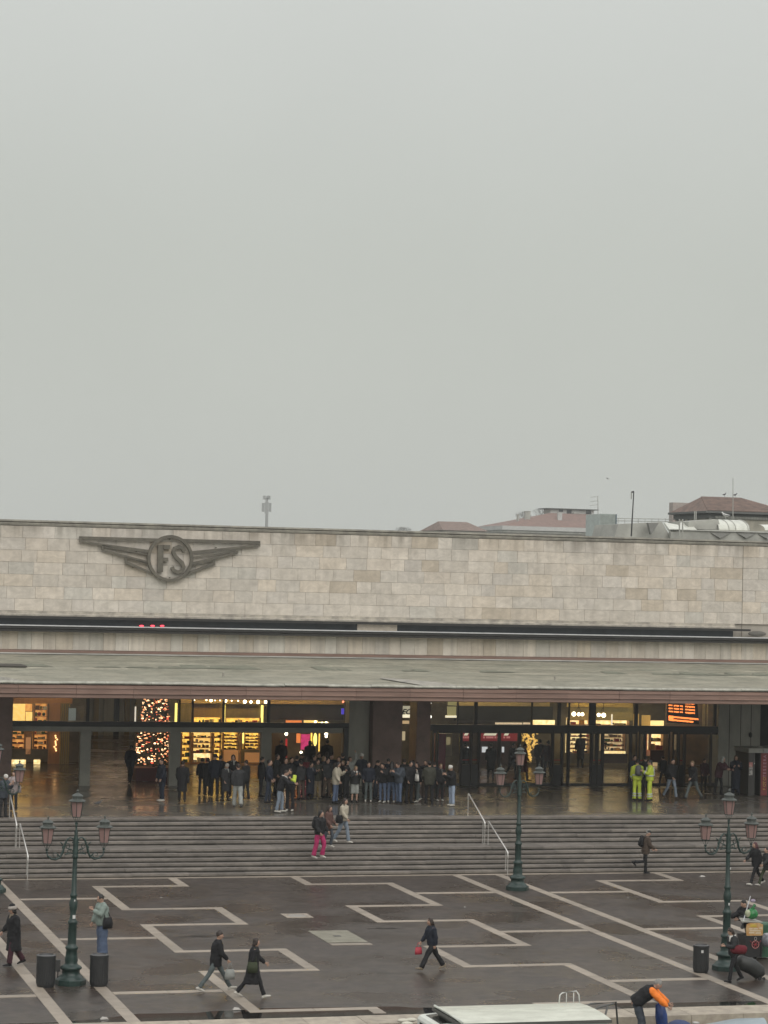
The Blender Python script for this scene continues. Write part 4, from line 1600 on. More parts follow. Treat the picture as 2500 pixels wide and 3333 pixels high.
# ------------------------------------------------------------------ litter bins
M_bin = mat('dark_bin_metal', (.022, .023, .024), rough=.45, col2=(.014, .014, .015), nscale=5)
def litter_bin(px, py, label, r=.265, hh=.86, open_top=True):
    q = G(px, py)
    o = thing('litter_bin', label, 'bin', (q.x, q.y, 0), group='ribbed dark litter bins beside the street lamps')
    b = MB()
    n = 48
    prof = [(.90, .03), (.93, .05), (.95, .08), (1.0, .12), (1.0, hh - .06), (1.03, hh - .05), (1.03, hh)]
    for (rf, z) in prof:
        for i in range(n):
            rr_ = r * rf * (1.0 if i % 2 or z < .1 or z > hh - .08 else .955)
            a = 2 * PI * i / n
            b.v.append((rr_ * math.cos(a), rr_ * math.sin(a), z))
    for j in range(len(prof) - 1):
        for i in range(n):
            i2 = (i + 1) % n
            b.face((j * n + i, j * n + i2, (j + 1) * n + i2, (j + 1) * n + i))
    b.build('bin_body', M_bin, o)
    MB().lathe([(r * 1.03, hh + .002), (r * 1.03, hh + .02), (r * .8, hh + .035), (r * .78, hh + .02), (r * .6, hh - .05)], n=28).build('lid', mat('bin_lid', (.05, .05, .052), rough=.35), o)
    MB().lathe([(r * .7, 0), (r * .85, .0), (r * .85, .032), (r * .7, .032)], n=20).build('base', M_bin, o)
    return o
B1 = litter_bin(148, 3212, 'ribbed dark bin left of the left street lamp')
B2 = litter_bin(321, 3210, 'ribbed dark bin right of the left street lamp before the person in green', r=.255)
B3 = litter_bin(2281, 3166, 'dark bin with a small white sticker left of the right street lamp', r=.235, hh=.80)
b = MB(); b.box(-.10, -.03, -.25, -.236, .62, .70)
b.build('sticker', M_white, B3)
b = MB(); b.box(-.06, .06, -.05, .05, .36, .68)
q = G(189, 3206)
o = thing('ashtray_box', 'small dark ashtray box on a post between the left bin and the street lamp', 'ashtray', (q.x, q.y + .1, 0))
b.build('box', mat('dark_grey_box', (.05, .05, .05), rough=.5), o)
MB().tube([(0, 0, 0), (0, 0, .36)], .018, n=6).build('post', M_bin, o)

# ------------------------------------------------------------------ photo booth by the right pier
q = G(2446, 2588, Z_LAND)
BX0, BX1 = 47.80, 52.4
pb = thing('photo_booth', 'grey photo booth with the vertical word FOTOTESSERA at the right edge', 'photo booth', (BX0, 106.34, Z_LAND))
wd = W(2484, 2500, 108.9).x - BX0
b = MB()
M_bt = mat('booth_dark', (.035, .033, .03), rough=.4)
b.box(0, .30, -.7, .8, .02, 2.02)
b.box(.62, 2.2, -.62, .8, .02, 2.02)
b.box(.30, .62, .6, .8, .02, 2.02)
b.build('booth_body', M_bt, pb)
b = MB(); b.box(-.06, 2.25, -.80, .9, 2.022, 2.06); b.box(-.06, 2.25, -.80, .9, 2.19, 2.23); b.box(-.02, .72, -.77, .86, 2.062, 2.188)
b.build('roof', mat('booth_roof_grey', (.27, .27, .24), rough=.5), pb)
MB().box(.70, 2.27, -.83, -.77, 2.02, 2.20).build('header_plate', mat('header_plate', (.26, .26, .26), rough=.4), pb)
MB().ball((.72, -.2, 2.26), (.22, .22, .06)).build('roof_dome', mat('booth_roof_grey', (.3, .3, .28)), pb)
MB().box(.36, .50, -.3, -.25, .05, 2.0).build('curtain', mat('grey_curtain', (.17, .175, .16), rough=.8), pb)
b = MB(); b.box(.02, .20, -.712, -.702, 1.36, 1.58)
b.build('red_photo_sample', mat('booth_red', (.35, .06, .06), rough=.5, col2=(.5, .4, .35), nscale=7, namt=.5), pb)
b = MB(); b.box(.02, .20, -.712, -.702, .98, 1.34)
b.build('photo_sample', mat('booth_photo', (.5, .48, .45), rough=.5, col2=(.05, .05, .05), nscale=9, namt=.5), pb)
b = MB(); b.ball((.44, -.33, 1.5), (.035, .02, .06), n=8, m=5)
b.build('booth_light', glow('booth_light', (1, .98, .9), 2.0), pb)
MB().box(.66, .98, -.655, -.624, .03, 2.01).build('sign_board', mat('booth_red_board', (.20, .035, .035), rough=.45), pb)
for i, ch in enumerate('FOTOTESSERA'):
    z = .28 + i * .15
    text_obj(ch, .2, mat('booth_gold_letter', (.42, .26, .07), rough=.5) if i < 4 else mat('booth_pink_letter', (.38, .22, .27), rough=.5), pb, (.90, -.668, z), rot=(PI / 2, -PI / 2, 0), extrude=.005, bold=.004, name='letter', align='LEFT')

# ------------------------------------------------------------------ wall sign and small box on the right pier
b = MB(); p = W(2408, 2445, YW - .2)
b.box(p.x - .15, p.x + .15, YW - .22, YW - .115, p.z - .09, p.z + .09)
tag(b.build('wall_box', mat('dark_wall_box', (.03, .03, .028), rough=.5)), 'small dark box on the grey pier above the long haired woman', 'wall box')
b = MB(); p = W(2443, 2392, YW - .2)
b.ball((p.x, YW - .2, p.z), (.09, .09, .14), n=8, m=6)
tag(b.build('wall_lamp', mat('dark_wall_lamp', (.035, .035, .03), rough=.5)), 'small dark lamp high on the grey pier by the photo booth', 'wall lamp')
b = MB(); p = G(2415, 2560, Z_LAND)
b.lathe([(.13, Z_LAND), (.16, Z_LAND + .4), (.15, Z_LAND + .4), (.13, Z_LAND + .06)], c=(p.x, YW - .5), n=14)
tag(b.build('waste_basket', mat('pale_basket', (.17, .16, .145), rough=.6)), 'pale round basket by the grey pier left of the photo booth', 'basket')

# ------------------------------------------------------------------ sweeper cart at the right with sign, bags and broom
cp = G(2452, 3128)
cart = thing('street_cart', 'black sweeper cart with an orange label and a red round mark at the right edge', 'cart', (cp.x, cp.y + .25, 0))
M_cart = mat('black_cart_plastic', (.02, .02, .021), rough=.45)
b = MB()
b.hexa([(-.27, -.28, .12), (.27, -.28, .12), (.27, .28, .12), (-.27, .28, .12), (-.30, -.32, .78), (.30, -.32, .78), (.30, .32, .78), (-.30, .32, .78)])
b.build('cart_bin', M_cart, cart)
b = MB()
prf = [(-.27, .79), (.25, .79), (.27, .83), (.27, 1.13), (.15, 1.18), (-.15, 1.18), (-.27, 1.14), (-.29, 1.0)]
b.prism(prf, 'y', -.33, -.29)
b.build('label_board', mat('orange_label', (.42, .20, .055), rough=.5, col2=(.5, .36, .18), nscale=9, namt=.5), cart)
b = MB(); b.box(-.16, .0, -.336, -.331, 1.06, 1.14)
b.ball((-.02, -.335, 1.09), (.09, .008, .05), n=10, m=5)
b.build('label_yellow_mark', mat('label_yellow', (.5, .36, .05), rough=.5), cart)
b = MB()
for z, x0, x1 in ((1.00, -.2, -.08), (1.00, -.05, .1), (.94, -.18, .18), (.88, -.2, -.02), (.87, .02, .2), (1.02, .14, .24)):
    b.box(x0, x1, -.336, -.331, z - .018, z + .018)
b.build('label_print', mat('label_pale_print', (.6, .52, .38), rough=.5), cart)
b = MB()
def ringb(b, cx, cz, r, t_, y=-.34, n=20, sx=1.0):
    for i in range(n):
        a0, a1 = 2 * PI * i / n, 2 * PI * (i + 1) / n
        q = []
        for yy in (y - .008, y):
            for (rad, a) in ((r - t_, a0), (r, a0), (r, a1), (r - t_, a1)):
                q.append((cx + sx * rad * math.cos(a), yy, cz + rad * math.sin(a)))
        b.hexa([q[0], q[1], q[2], q[3], q[4], q[5], q[6], q[7]])
ringb(b, .02, .52, .125, .022)
b.build('ring_mark', mat('pinkish_ring', (.42, .16, .15), rough=.5), cart)
b = MB(); ringb(b, .02, .70, .055, .014, sx=.8)
b.build('loop_mark', mat('pale_ring', (.35, .34, .32), rough=.5), cart)
b = MB()
for a in (0, 1.0, 2.1):
    d = Vector((math.cos(a), 0, math.sin(a))) * .075
    b.tube([Vector((.02, -.345, .52)) - d, Vector((.02, -.345, .52)) + d], .012, n=4)
for s_ in (-1, 1):
    b.tube([(.02 + s_ * .13, -.34, .58), (.02 + s_ * .18, -.34, .64)], .008, n=4)
b.build('red_star_mark', mat('red_star', (.32, .03, .04), rough=.5), cart)
b = MB()
b.hexa([(-.44, -.30, 1.20), (.25, -.34, 1.19), (.25, .3, 1.19), (-.25, .3, 1.22), (-.44, -.30, 1.24), (.25, -.34, 1.22), (.25, .3, 1.22), (-.25, .3, 1.26)])
b.build('cart_lid', mat('grey_white_lid', (.36, .35, .31), rough=.5), cart)
b = MB()
for s_ in (-1, 1):
    b.tube([(.2 * s_ - .03, .1, .11), (.2 * s_ + .03, .1, .11)], .11, n=14, dome=.05)
b.build('wheel', M_cart, cart)
MB().tube([(.24, -.31, .78), (.24, -.31, .1)], .02, n=6).build('cart_leg', M_cart, cart)
# bag of waste, broom, green barrel
gb = G(2448, 3131)
b = MB()
b.ball((0, 0, .17), (.19, .17, .17), n=12, m=8)
b.tube([(0.02, 0, .30), (.04, 0, .39), (.09, 0, .44)], [.09, .035, .06], n=8)
o = b.build('green_bag', mat('green_plastic', (.02, .22, .05), rough=.3, col2=(.01, .10, .03), nscale=7, namt=.5, bump=.6, bscale=14), smooth=True, loc=(cp.x + .02, cp.y + .2, 1.25))
tag(o, 'shiny green plastic bag lying on the sweeper cart', 'bag')
b = MB(); b.ball((0, 0, 0), (.10, .06, .12), n=8, m=6)
tag(b.build('paper_bag', mat('pale_paper', (.42, .45, .30), rough=.5, nscale=8, namt=.4), smooth=True, loc=(cp.x - .17, cp.y + .1, 1.45)), 'small pale bag leaning on the green bag', 'bag')
br = thing('broom', 'white broom stick leaning out of the sweeper cart', 'broom', (cp.x - .33, cp.y + .1, .85))
MB().tube([(0, 0, .3), (.26, .05, 1.12)], .016, n=6).build('stick', mat('white_stick', (.62, .63, .66), rough=.4), br)
b = MB(); b.ball((.35, .05, .98), (.09, .05, .055), n=8, m=5)
b.build('brush_head', mat('lilac_brush', (.33, .28, .36), rough=.8), br)
MB().tube([(0, 0, .3), (-.02, 0, .15)], [.02, .06], n=6).build('stick_foot', M_cart, br)
gq = G(2500, 3110)
o = thing('green_barrel', 'green wheeled bin cut by the right edge behind the cart', 'bin', (cp.x + .55, cp.y + .55, 0))
MB().lathe([(.22, .05), (.26, 1.05), (.24, 1.1), (.1, 1.12)], n=16).build('barrel_body', mat('dark_green_plastic', (.03, .10, .055), rough=.5), o)
o = MB().ball((0, 0, .2), (.2, .2, .22), n=10, m=7).build('waste_bag', mat('grey_plastic_bag', (.30, .31, .33), rough=.4, col2=(.08, .08, .1), nscale=5, namt=.5), smooth=True, loc=(cp.x + .42, cp.y - .05, .45))
tag(o, 'grey plastic waste bag hanging at the right side of the cart', 'bag')

# suitcase tipped on its wheels
sq = G(2440, 3190)
sc = thing('suitcase', 'dark wheeled suitcase tilted on the wet paving by the right street lamp', 'suitcase', (sq.x, sq.y, 0))
b = MB()
pts = [Vector((-.38, 0, .50)), Vector((-.30, 0, .52)), Vector((.05, 0, .40)), Vector((.30, 0, .22)), Vector((.36, 0, .12))]
b.tube(pts, [(.14, .16), (.17, .22), (.18, .24), (.17, .22), (.14, .14)], n=14, ref=Vector((0, 1, 0)), dome=.3)
b.build('suitcase_body', mat('dark_suitcase_fabric', (.014, .016, .016), rough=.5, col2=(.03, .031, .027), nscale=4, bump=.5, bscale=9), sc, smooth=True)
b = MB()
for x in (.26, .40):
    for yy in (-.12, .12):
        b.tube([(x, yy - .02, .05), (x, yy + .02, .05)], .045, n=10, dome=.1)
b.build('wheel', M_cart, sc)
MB().tube([(-.40, 0, .56), (-.60, 0, .74), (-.62, 0, .8)], .012, n=6).build('handle', M_steel, sc)

# ------------------------------------------------------------------ boats at the quay
M_bw = mat('white_boat_paint', (.66, .68, .62), rough=.35, col2=(.52, .54, .48), nscale=1.2, namt=.4)
ZR = .95
cA, cB = G(1410, 3276, ZR), G(1882, 3263, ZR)
boat = thing('cargo_boat', 'white cabined cargo boat moored at the quay', 'boat', (cA.x, 0, 0))
yb = (cA.y + cB.y) / 2
def bs(mb, name, m, par=boat, smooth=False):
    o = mb.build(name, m, par, smooth)
    if par is boat: o.location = (-boat.location.x, 0, 0)
    return o
x0, x1 = cA.x, cB.x
b = MB()
hx0, hx1, hy0, hy1 = x0 - 4.3, x1 + 3.6, yb - 3.2, yb + .25
b.hexa([(hx0 + .4, hy0 + .4, -1.7), (hx1 - .4, hy0 + .4, -1.7), (hx1 - .4, hy1 - .3, -1.7), (hx0 + .4, hy1 - .3, -1.7), (hx0, hy0, -.6), (hx1, hy0, -.6), (hx1, hy1, -.6), (hx0, hy1, -.6)])
bs(b, 'hull', mat('grey_hull_paint', (.16, .18, .19), rough=.4))
bs(MB().box(hx0, hx1, hy1 - .12, hy1 + .02, -.6, -.35), 'gunwale', mat('grey_gunwale', (.22, .24, .25), rough=.4))
bs(MB().box(x0 + .12, x1 - .05, yb - 2.2, yb - .04, -.6, ZR - .06), 'cabin_wall', M_bw)
b = MB()
# cambered roof with a seam
for i, (yy, zz) in enumerate(((yb, ZR - .02), (yb - .04, ZR), (yb - .6, ZR + .04), (yb - 1.2, ZR + .05), (yb - 1.8, ZR + .03), (yb - 2.3, ZR - .02))):
    for xx in (x0, x0 + (x1 - x0) * .25, x0 + (x1 - x0) * .5, x0 + (x1 - x0) * .75, x1):
        b.v.append((xx, yy, zz))
for i in range(5):
    for j in range(4):
        b.face((i * 5 + j, i * 5 + j + 1, (i + 1) * 5 + j + 1, (i + 1) * 5 + j))
bs(b, 'cabin_roof', mat('greenish_white_roof', (.64, .655, .56), rough=.35, col2=(.47, .475, .40), nscale=2.2, namt=.5, stretch=(.5, 1.5, 1), detail=10, veins=.08))
bs(MB().box(x0 - .02, x1 + .02, yb - 2.3, yb + .02, ZR - .10, ZR - .03), 'roof_edge', mat('dark_roof_trim', (.10, .10, .09), rough=.4))
bs(MB().box(x0 + .3, x1 - .3, yb - .95, yb - .93, ZR + .046, ZR + .06), 'roof_seam', M_bw)
bs(MB().tube([(x0 + .04, yb, ZR + .015), (x0 + .04, yb - 2.3, ZR + .015)], .03, n=6), 'roof_trim', M_bw)
# engine cowl with louvres and dark sloping window, at the left of the cabin
fx0, fx1 = 17.76, x0 + .14
fy1 = yb + .14
b = MB()
b.prism([(fx0, -.5), (fx1, -.5), (fx1, .77), (fx0 + .14, .74), (fx0 + .05, .71), (fx0, .64)], 'y', fy1 - 1.9, fy1)
bs(b, 'cowl', M_bw)
b = MB()
b.hexa([(fx0 + .16, fy1 - 1.4, .74), (fx1 - .02, fy1 - 1.4, .76), (fx1 - .02, fy1 - .2, .76), (fx0 + .16, fy1 - .2, .74), (fx0 + .16, fy1 - 1.4, .755), (fx1 - .02, fy1 - 1.4, .78), (fx1 - .02, fy1 - .2, .78), (fx0 + .16, fy1 - .2, .755)])
bs(b, 'dark_window', mat('dark_tinted_glass', (.015, .016, .014), rough=.12))
for j in range(4):
    for i in range(2):
        yy = fy1 - .22 - j * .62
        z = .56 - i * .11
        bs(MB().box(fx0 - .006, fx0 + .03, yy - .46, yy, z - .035, z + .03), 'louvre', mat('dark_slot', (.02, .02, .018)))
# roof rail and stern rail
def rail(pts, r, name, m):
    bs(MB().tube(pts, r, n=6), name, m, smooth=True)
ra, rb_ = G(1811, 3263, ZR), G(1880, 3262, ZR)
M_rw = mat('white_rail', (.62, .63, .6), rough=.4)
hh = .27
rail([(ra.x, yb - .1, ZR), (ra.x + .02, yb - .1, ZR + hh * .8), (ra.x + .08, yb - .1, ZR + hh), (rb_.x - .1, yb - .1, ZR + hh + .04), (rb_.x - .03, yb - .1, ZR + hh * .8), (rb_.x, yb - .1, ZR)], .018, 'roof_rail', M_rw)
for u in (.35, .7):
    xx = ra.x + (rb_.x - ra.x) * u
    rail([(xx, yb - .1, ZR), (xx, yb - .1, ZR + hh)], .012, 'roof_rail', M_rw)
M_rg = mat('grey_rail', (.09, .09, .085), rough=.4)
for pts in ([(x1 - .1, yb - .1, ZR - .2), (x1 + .35, yb + .05, ZR - .05), (x1 + 1.05, yb + .1, ZR - .03), (x1 + 1.12, yb - .1, -.4)], [(x1 + .02, yb - .3, ZR - .35), (x1 + .5, yb - .1, ZR - .12), (x1 + .95, yb, ZR - .05)],
            [(x1 + .4, yb - .2, -.3), (x1 + .75, yb - .1, ZR - .1)], [(x1 + .1, yb - .2, ZR - .5), (x1 + .7, yb - .4, -.1), (x1 + .9, yb - .4, -.45)]):
    rail(pts, .028, 'deck_rail', M_rg)
# blue tarpaulin heap and white fenders at the bow
bx = G(1215, 3328, .1)
b = MB()
r_ = random.Random(4)
n1, n2 = 9, 7
for i in range(n1):
    for j in range(n2):
        u, v = i / (n1 - 1), j / (n2 - 1)
        b.v.append((bx.x - .5 + u * 1.2, yb - .1 - v * 1.3, .16 * math.sin(PI * min(1, u * 1.1)) * (.4 + .6 * r_.random()) + .12 - .1 * v))
for i in range(n1 - 1):
    for j in range(n2 - 1):
        b.face((i * n2 + j, i * n2 + j + 1, (i + 1) * n2 + j + 1, (i + 1) * n2 + j))
tarp = b.build('blue_tarpaulin', mat('blue_plastic_sheet', (.03, .07, .25), rough=.4, col2=(.18, .24, .42), nscale=4, namt=.5, bump=.5, bscale=8), smooth=True)
tag(tarp, 'crumpled blue tarpaulin on the bow of the cargo boat', 'tarpaulin')
b = MB()
b.box(bx.x - .75, bx.x + 1.2, yb - 1.9, yb + .12, -.59, .0)
b.box(bx.x - .62, bx.x - .55, yb - 1.9, yb + .14, .0, .12)
bs(b, 'fore_deck', mat('grey_gunwale', (.2, .22, .23), rough=.4))
for (px, py) in ((1312, 3322), (1338, 3320), (1325, 3332)):
    c = G(px, py, .2)
    o = MB().ball((0, 0, 0), (.16, .10, .055), n=12, m=8).build('fender', mat('cream_fender', (.60, .58, .48), rough=.5), smooth=True, loc=tuple(c))
    tag(o, {1312: 'left upper cream fender on the deck between tarpaulin and cowl', 1338: 'cream fender touching the white cowl of the boat', 1325: 'lower cream fender cut by the bottom edge'}[px], 'fender', 'cream fenders on the cargo boat')
q = G(1082, 3326, .0)
o = thing('mooring_pole', 'short thin white pole standing at the quay left of the blue tarpaulin', 'pole', (q.x, Y_QUAY - .2, 0))
MB().tube([(0, 0, -1.5), (0, 0, .12)], .02, n=6).build('pole', M_rw, o)
# second boat with a pale blue cover at bottom right
c0, c1 = G(2215, 3330, .0), G(2490, 3306, .25)
bt = thing('covered_boat', 'boat with a pale blue grey cover at the bottom right corner', 'boat', (c0.x, 0, 0))
b = MB()
X0 = c0.x - .4
n1 = 14
for i in range(n1):
    u = i / (n1 - 1)
    xx = X0 + u * (c1.x - X0 + .05)
    zt = -.30 + .34 * u ** 1.3
    wd_ = 1.0 * (1 - (max(0, u - .8) / .2) ** 2 * .75)
    for j in range(7):
        v = (j / 6 - .5) * 2
        b.v.append((xx - boat.location.x * 0, Y_QUAY - 1.35 + v * wd_, zt + .12 * (1 - v * v)))
for i in range(n1 - 1):
    for j in range(6):
        b.face((i * 7 + j, (i + 1) * 7 + j, (i + 1) * 7 + j + 1, i * 7 + j + 1))
o = b.build('boat_cover', mat('blue_grey_cover', (.30, .36, .39), rough=.35, col2=(.20, .25, .28), nscale=2, bump=.3, bscale=5), bt, smooth=True)
o.location = (-c0.x, 0, 0)
b = MB()
b.hexa([(X0, Y_QUAY - 2.4, -1.6), (c1.x - .5, Y_QUAY - 1.8, -1.6), (c1.x - .5, Y_QUAY - .9, -1.6), (X0, Y_QUAY - .5, -1.6), (X0, Y_QUAY - 2.35, -.44), (c1.x + .02, Y_QUAY - 1.7, -.12), (c1.x + .02, Y_QUAY - 1.0, -.12), (X0, Y_QUAY - .38, -.44)])
o = b.build('hull', mat('dark_hull', (.05, .06, .07), rough=.4), bt)
o.location = (-c0.x, 0, 0)
c = G(2265, 3322, .25)
o = MB().lathe([(.07, -.1), (.07, .05), (.10, .06), (.10, .09), (.06, .1)], n=10).build('bollard_cap', M_steel, bt)
o.location = (c.x - c0.x, c.y, .12)
c = G(2215, 3348, -.2)
o = MB().ball((0, 0, 0), (.35, .5, .22), n=10, m=7).build('blue_cloth', mat('blue_cloth', (.03, .05, .14), rough=.7, bump=.6, bscale=9), smooth=True, loc=tuple(c))
tag(o, 'dark blue cloth heap below the bending man', 'cloth')

# ------------------------------------------------------------------ birds and litter
def bird(name, label, loc, s, rotz, body, wing, fly=False):
    o = thing(name, label, 'bird', tuple(loc), rotz)
    b = MB()
    b.tube([(-.5 * s, 0, .42 * s), (-.25 * s, 0, .40 * s), (0, 0, .42 * s), (.22 * s, 0, .52 * s), (.34 * s, 0, .66 * s)], [.04 * s, .12 * s, .16 * s, .12 * s, .07 * s], n=8, ref=Vector((0, 1, 0)))
    b.ball((.38 * s, 0, .72 * s), (.09 * s, .08 * s, .08 * s), n=8, m=6)
    b.tube([(.44 * s, 0, .71 * s), (.54 * s, 0, .69 * s)], [.025 * s, .008 * s], n=5)
    if not fly:
        for sd in (-1, 1):
            b.tube([(.0, sd * .05 * s, .32 * s), (0, sd * .05 * s, 0)], .015 * s, n=4)
    b.build('body', mat('bird_' + body[0], body[1], rough=.7), o, smooth=True)
    for sd in (-1, 1):
        w_ = MB()
        if fly:
            w_.tube([(0, sd * .1 * s, .45 * s), (.05 * s, sd * .5 * s, .6 * s), (-.1 * s, sd * 1.0 * s, .5 * s)], [(.14 * s, .02 * s), (.12 * s, .015 * s), (.03 * s, .01 * s)], n=8)
        else:
            w_.tube([(.15 * s, sd * .13 * s, .50 * s), (-.15 * s, sd * .14 * s, .43 * s), (-.52 * s, sd * .06 * s, .40 * s)], [(.03 * s, .08 * s), (.03 * s, .09 * s), (.01 * s, .03 * s)], n=6)
        w_.build('wing', mat('bird_' + wing[0], wing[1], rough=.7), o, smooth=True)
    return o
GREYB, DK_B, WHT = ('grey', (.10, .105, .11)), ('dark', (.05, .05, .055)), ('white', (.6, .6, .58))
bird('pigeon', 'grey pigeon walking on the landing right of the top lantern', G(320, 2626, Z_LAND), .36, .3, GREYB, DK_B)
bird('gull', 'small gull flying far off above the tall thin mast', W(1978, 1563, 300), .5, 2.6, WHT, GREYB, True)

r_ = random.Random(77)
for (px, py, lab, z) in ((340, 3319, 'crumpled white cup on the paving by the left puddle edge', .0), (770, 3288, 'pale scrap of litter at the puddle edge below the couple', 0), (2287, 2855, 'flat white litter at the foot of the right stairs', 0),
                         (525, 2923, 'tiny white scrap on the left meander', 0), (1513, 2954, 'tiny white scrap right of the middle meander', 0), (2045, 2923, 'tiny pale scrap right of the double bands', 0)):
    q = G(px, py, z)
    sz = .11 if px in (340, 770, 2287) else .04
    b = MB()
    b.hexa([(-sz, -sz * .6, 0), (sz, -sz * .5, 0), (sz * .8, sz * .6, 0), (-sz, sz * .5, 0), (-sz * .7, -sz * .3, sz * .5), (sz * .6, -sz * .4, sz * .35), (sz * .6, sz * .3, sz * .4), (-sz * .5, sz * .3, sz * .55)])
    tag(b.build('litter', mat('pale_litter', (.42, .40, .37), rough=.7), loc=(q.x, q.y, z + .013)), lab, 'litter')
# ------------------------------------------------------------------ beyond the station
def far_thing(name, label, cat, y):
    return thing(name, label, cat, (0, y, 0))


def fs(mb, name, m, par, smooth=False):
    o = mb.build(name, m, par, smooth)
    top = par
    while top.parent: top = top.parent
    if par is top:
        o.location = (0, -top.location.y, 0)
    return o


M_tile = mat('old_roof_tiles', (.24, .155, .13), rough=.85, col2=(.17, .12, .105), nscale=.9, namt=.6, detail=8, bump=.3, bscale=5)  # kept pale, distance haze put into the tile colour
M_tile2 = mat('brown_roof_tiles', (.24, .165, .135), rough=.85, col2=(.13, .10, .085), nscale=1.3, namt=.6, detail=8, bump=.3, bscale=5)  # lightened so the colour itself carries some of the haze
M_ren = mat('cream_render', (.40, .38, .33), rough=.85, col2=(.28, .27, .24), nscale=.4, namt=.4)
M_wrend = mat('white_render', (.52, .52, .50), rough=.85, nscale=.4, namt=.2)
M_far = mat('far_window', (.05, .055, .06), rough=.3)
M_conc = mat('grey_concrete', (.43, .43, .39), rough=.85, col2=(.29, .29, .265), nscale=.8, namt=.6)


def hip_roof(px_l, px_r, px_tl, px_tr, py_eave, py_top, y, depth):
    """hip roof seen along Y: eave corners and ridge ends from their outline"""
    a, c = W(px_l, py_eave[0], y + depth), W(px_r, py_eave[1], y)
    ze = (a.z + c.z) / 2
    ym = y + depth / 2
    t0, t1 = W(px_tl, py_top[0], ym), W(px_tr, py_top[1], ym)
    zt = (t0.z + t1.z) / 2
    b = MB()
    b.v = [(a.x, y, ze), (c.x, y, ze), (c.x, y + depth, ze), (a.x, y + depth, ze), (t0.x, ym, zt), (t1.x, ym, zt)]
    b.f = [(0, 1, 5, 4), (1, 2, 5), (2, 3, 4, 5), (3, 0, 4), (3, 2, 1, 0)]
    b.m = [0] * 5
    return b, a.x, c.x, ze, zt


# small hip roofed house
o = far_thing('house', 'small house with only its brown hipped roof showing behind the parapet', 'house', 520)
b, xa, xb, ze, zt = hip_roof(1366, 1590, 1427, 1520, (1727, 1731), (1697, 1699), 520, 18)
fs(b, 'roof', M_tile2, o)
fs(MB().box(xa + .4, xb - .4, 520.4, 537, 0, ze - .01), 'wall', M_ren, o)
# large house with attic storey
o = far_thing('house', 'wide house with a dull red roof and a white flat roofed attic', 'house', 560)
b, xa, xb, ze, zt = hip_roof(1552, 2010, 1790, 1930, (1715, 1721), (1668, 1676), 560, 20)
rf = fs(b, 'roof', M_tile, o)
fs(MB().box(xa + .5, xb - .5, 560.6, 579, 0, ze - 1.6), 'wall', M_ren, o)
fs(MB().box(xa - .1, xb + .1, 559.8, 579.5, ze - 1.0, ze - .01), 'eave_band', M_wrend, o)
fs(MB().box(xa + .2, xb - .2, 560.2, 579.3, ze - 1.6, ze - 1.01), 'cornice', M_conc, o)
ya = 571
x0, x1, z0, z1 = RX(1792, 1659, 1933, 1690, ya)
at = fs(MB().box(x0, x1, ya, ya + 5, z0 - 1.0, z1), 'attic_wall', M_wrend, o)
x0b, x1b, z0b, z1b = RX(1779, 1652, 1948, 1657, ya - .6)
fs(MB().box(x0b, x1b, ya - .7, ya + 5.6, z1 + .005, z1 + .22), 'flat_roof', mat('dark_flat_roof', (.08, .085, .08), rough=.7), o)
for (p0, q0, p1, q1) in ((1817, 1657, 1834, 1668), (1843, 1658, 1862, 1676), (1905, 1659, 1926, 1678)):
    a0, a1, c0_, c1_ = RX(p0, q0, p1, q1, ya - .02)
    w_ = fs(MB().box(a0, a1, ya - .06, ya - .01, c0_, c1_), 'window', M_wrend, o)
    MB().box(a0 + .12, a1 - .12, ya - .075, ya - .062, c0_ + .1, c1_ - .1).build('pane', M_far, w_)
a0, a1, c0_, c1_ = RX(1866, 1668, 1884, 1684, ya - .5)
fs(MB().box(a0, a1, ya - .8, ya - .1, c0_ - .3, c1_), 'air_unit', M_conc, o)
for (p0, q0, p1, q1, nm) in ((1710, 1665, 1727, 1681, 'chimney'), (1817, 1668, 1830, 1698, 'chimney'), (1685, 1676, 1690, 1690, 'chimney')):
    a0, a1, c0_, c1_ = RX(p0, q0, p1, q1, 565)
    b = MB().box(a0, a1, 565, 565.8, c0_ - 1.2, c1_)
    b.box(a0 - .08, a1 + .08, 564.92, 565.88, c1_ + .001, c1_ + .12)
    b.build(nm, M_conc if nm == 'chimney' and p0 != 1817 else M_wrend, rf)
an = far_thing('tv_antenna', 'thin television antenna with four crossbars beside the white attic', 'antenna', 571)
p, q = W(1947, 1690, 571), W(1946, 1614, 571)
fs(MB().tube([(p.x, 571, p.z), (q.x, 571, q.z)], .09, n=5), 'mast', M_conc, an)
for i, py in enumerate((1616, 1630, 1643)):
    c = W(1946, py, 571); e = W(1922 - i * 1, py + 2, 571)
    fs(MB().tube([(c.x, 571, c.z), (e.x, 571, e.z)], .06, n=4), 'crossbar', M_conc, an)
# pale green corrugated box
x0, x1, z0, z1 = RX(1951, 1673, 2004, 1712, 240)
o = far_thing('corrugated_shed', 'pale green corrugated metal shed on the roofs behind the station', 'shed', 240)
b = MB()
n = 22
for i in range(n):
    a = x0 + (x1 - x0) * i / n
    b.box(a, a + (x1 - x0) / n * .55, 239.9 - .06, 240, z0 - 2, z1)
b.box(x0, x1, 240, 244, z0 - 2, z1 - .02)
fs(b, 'corrugated_wall', mat('pale_green_metal', (.50, .55, .52), rough=.6), o)
fs(MB().box(x1 - .06, x1 + .05, 239.8, 239.93, z0 - 2, z1), 'corner_post', mat('blue_grey_metal', (.10, .15, .18)), o)
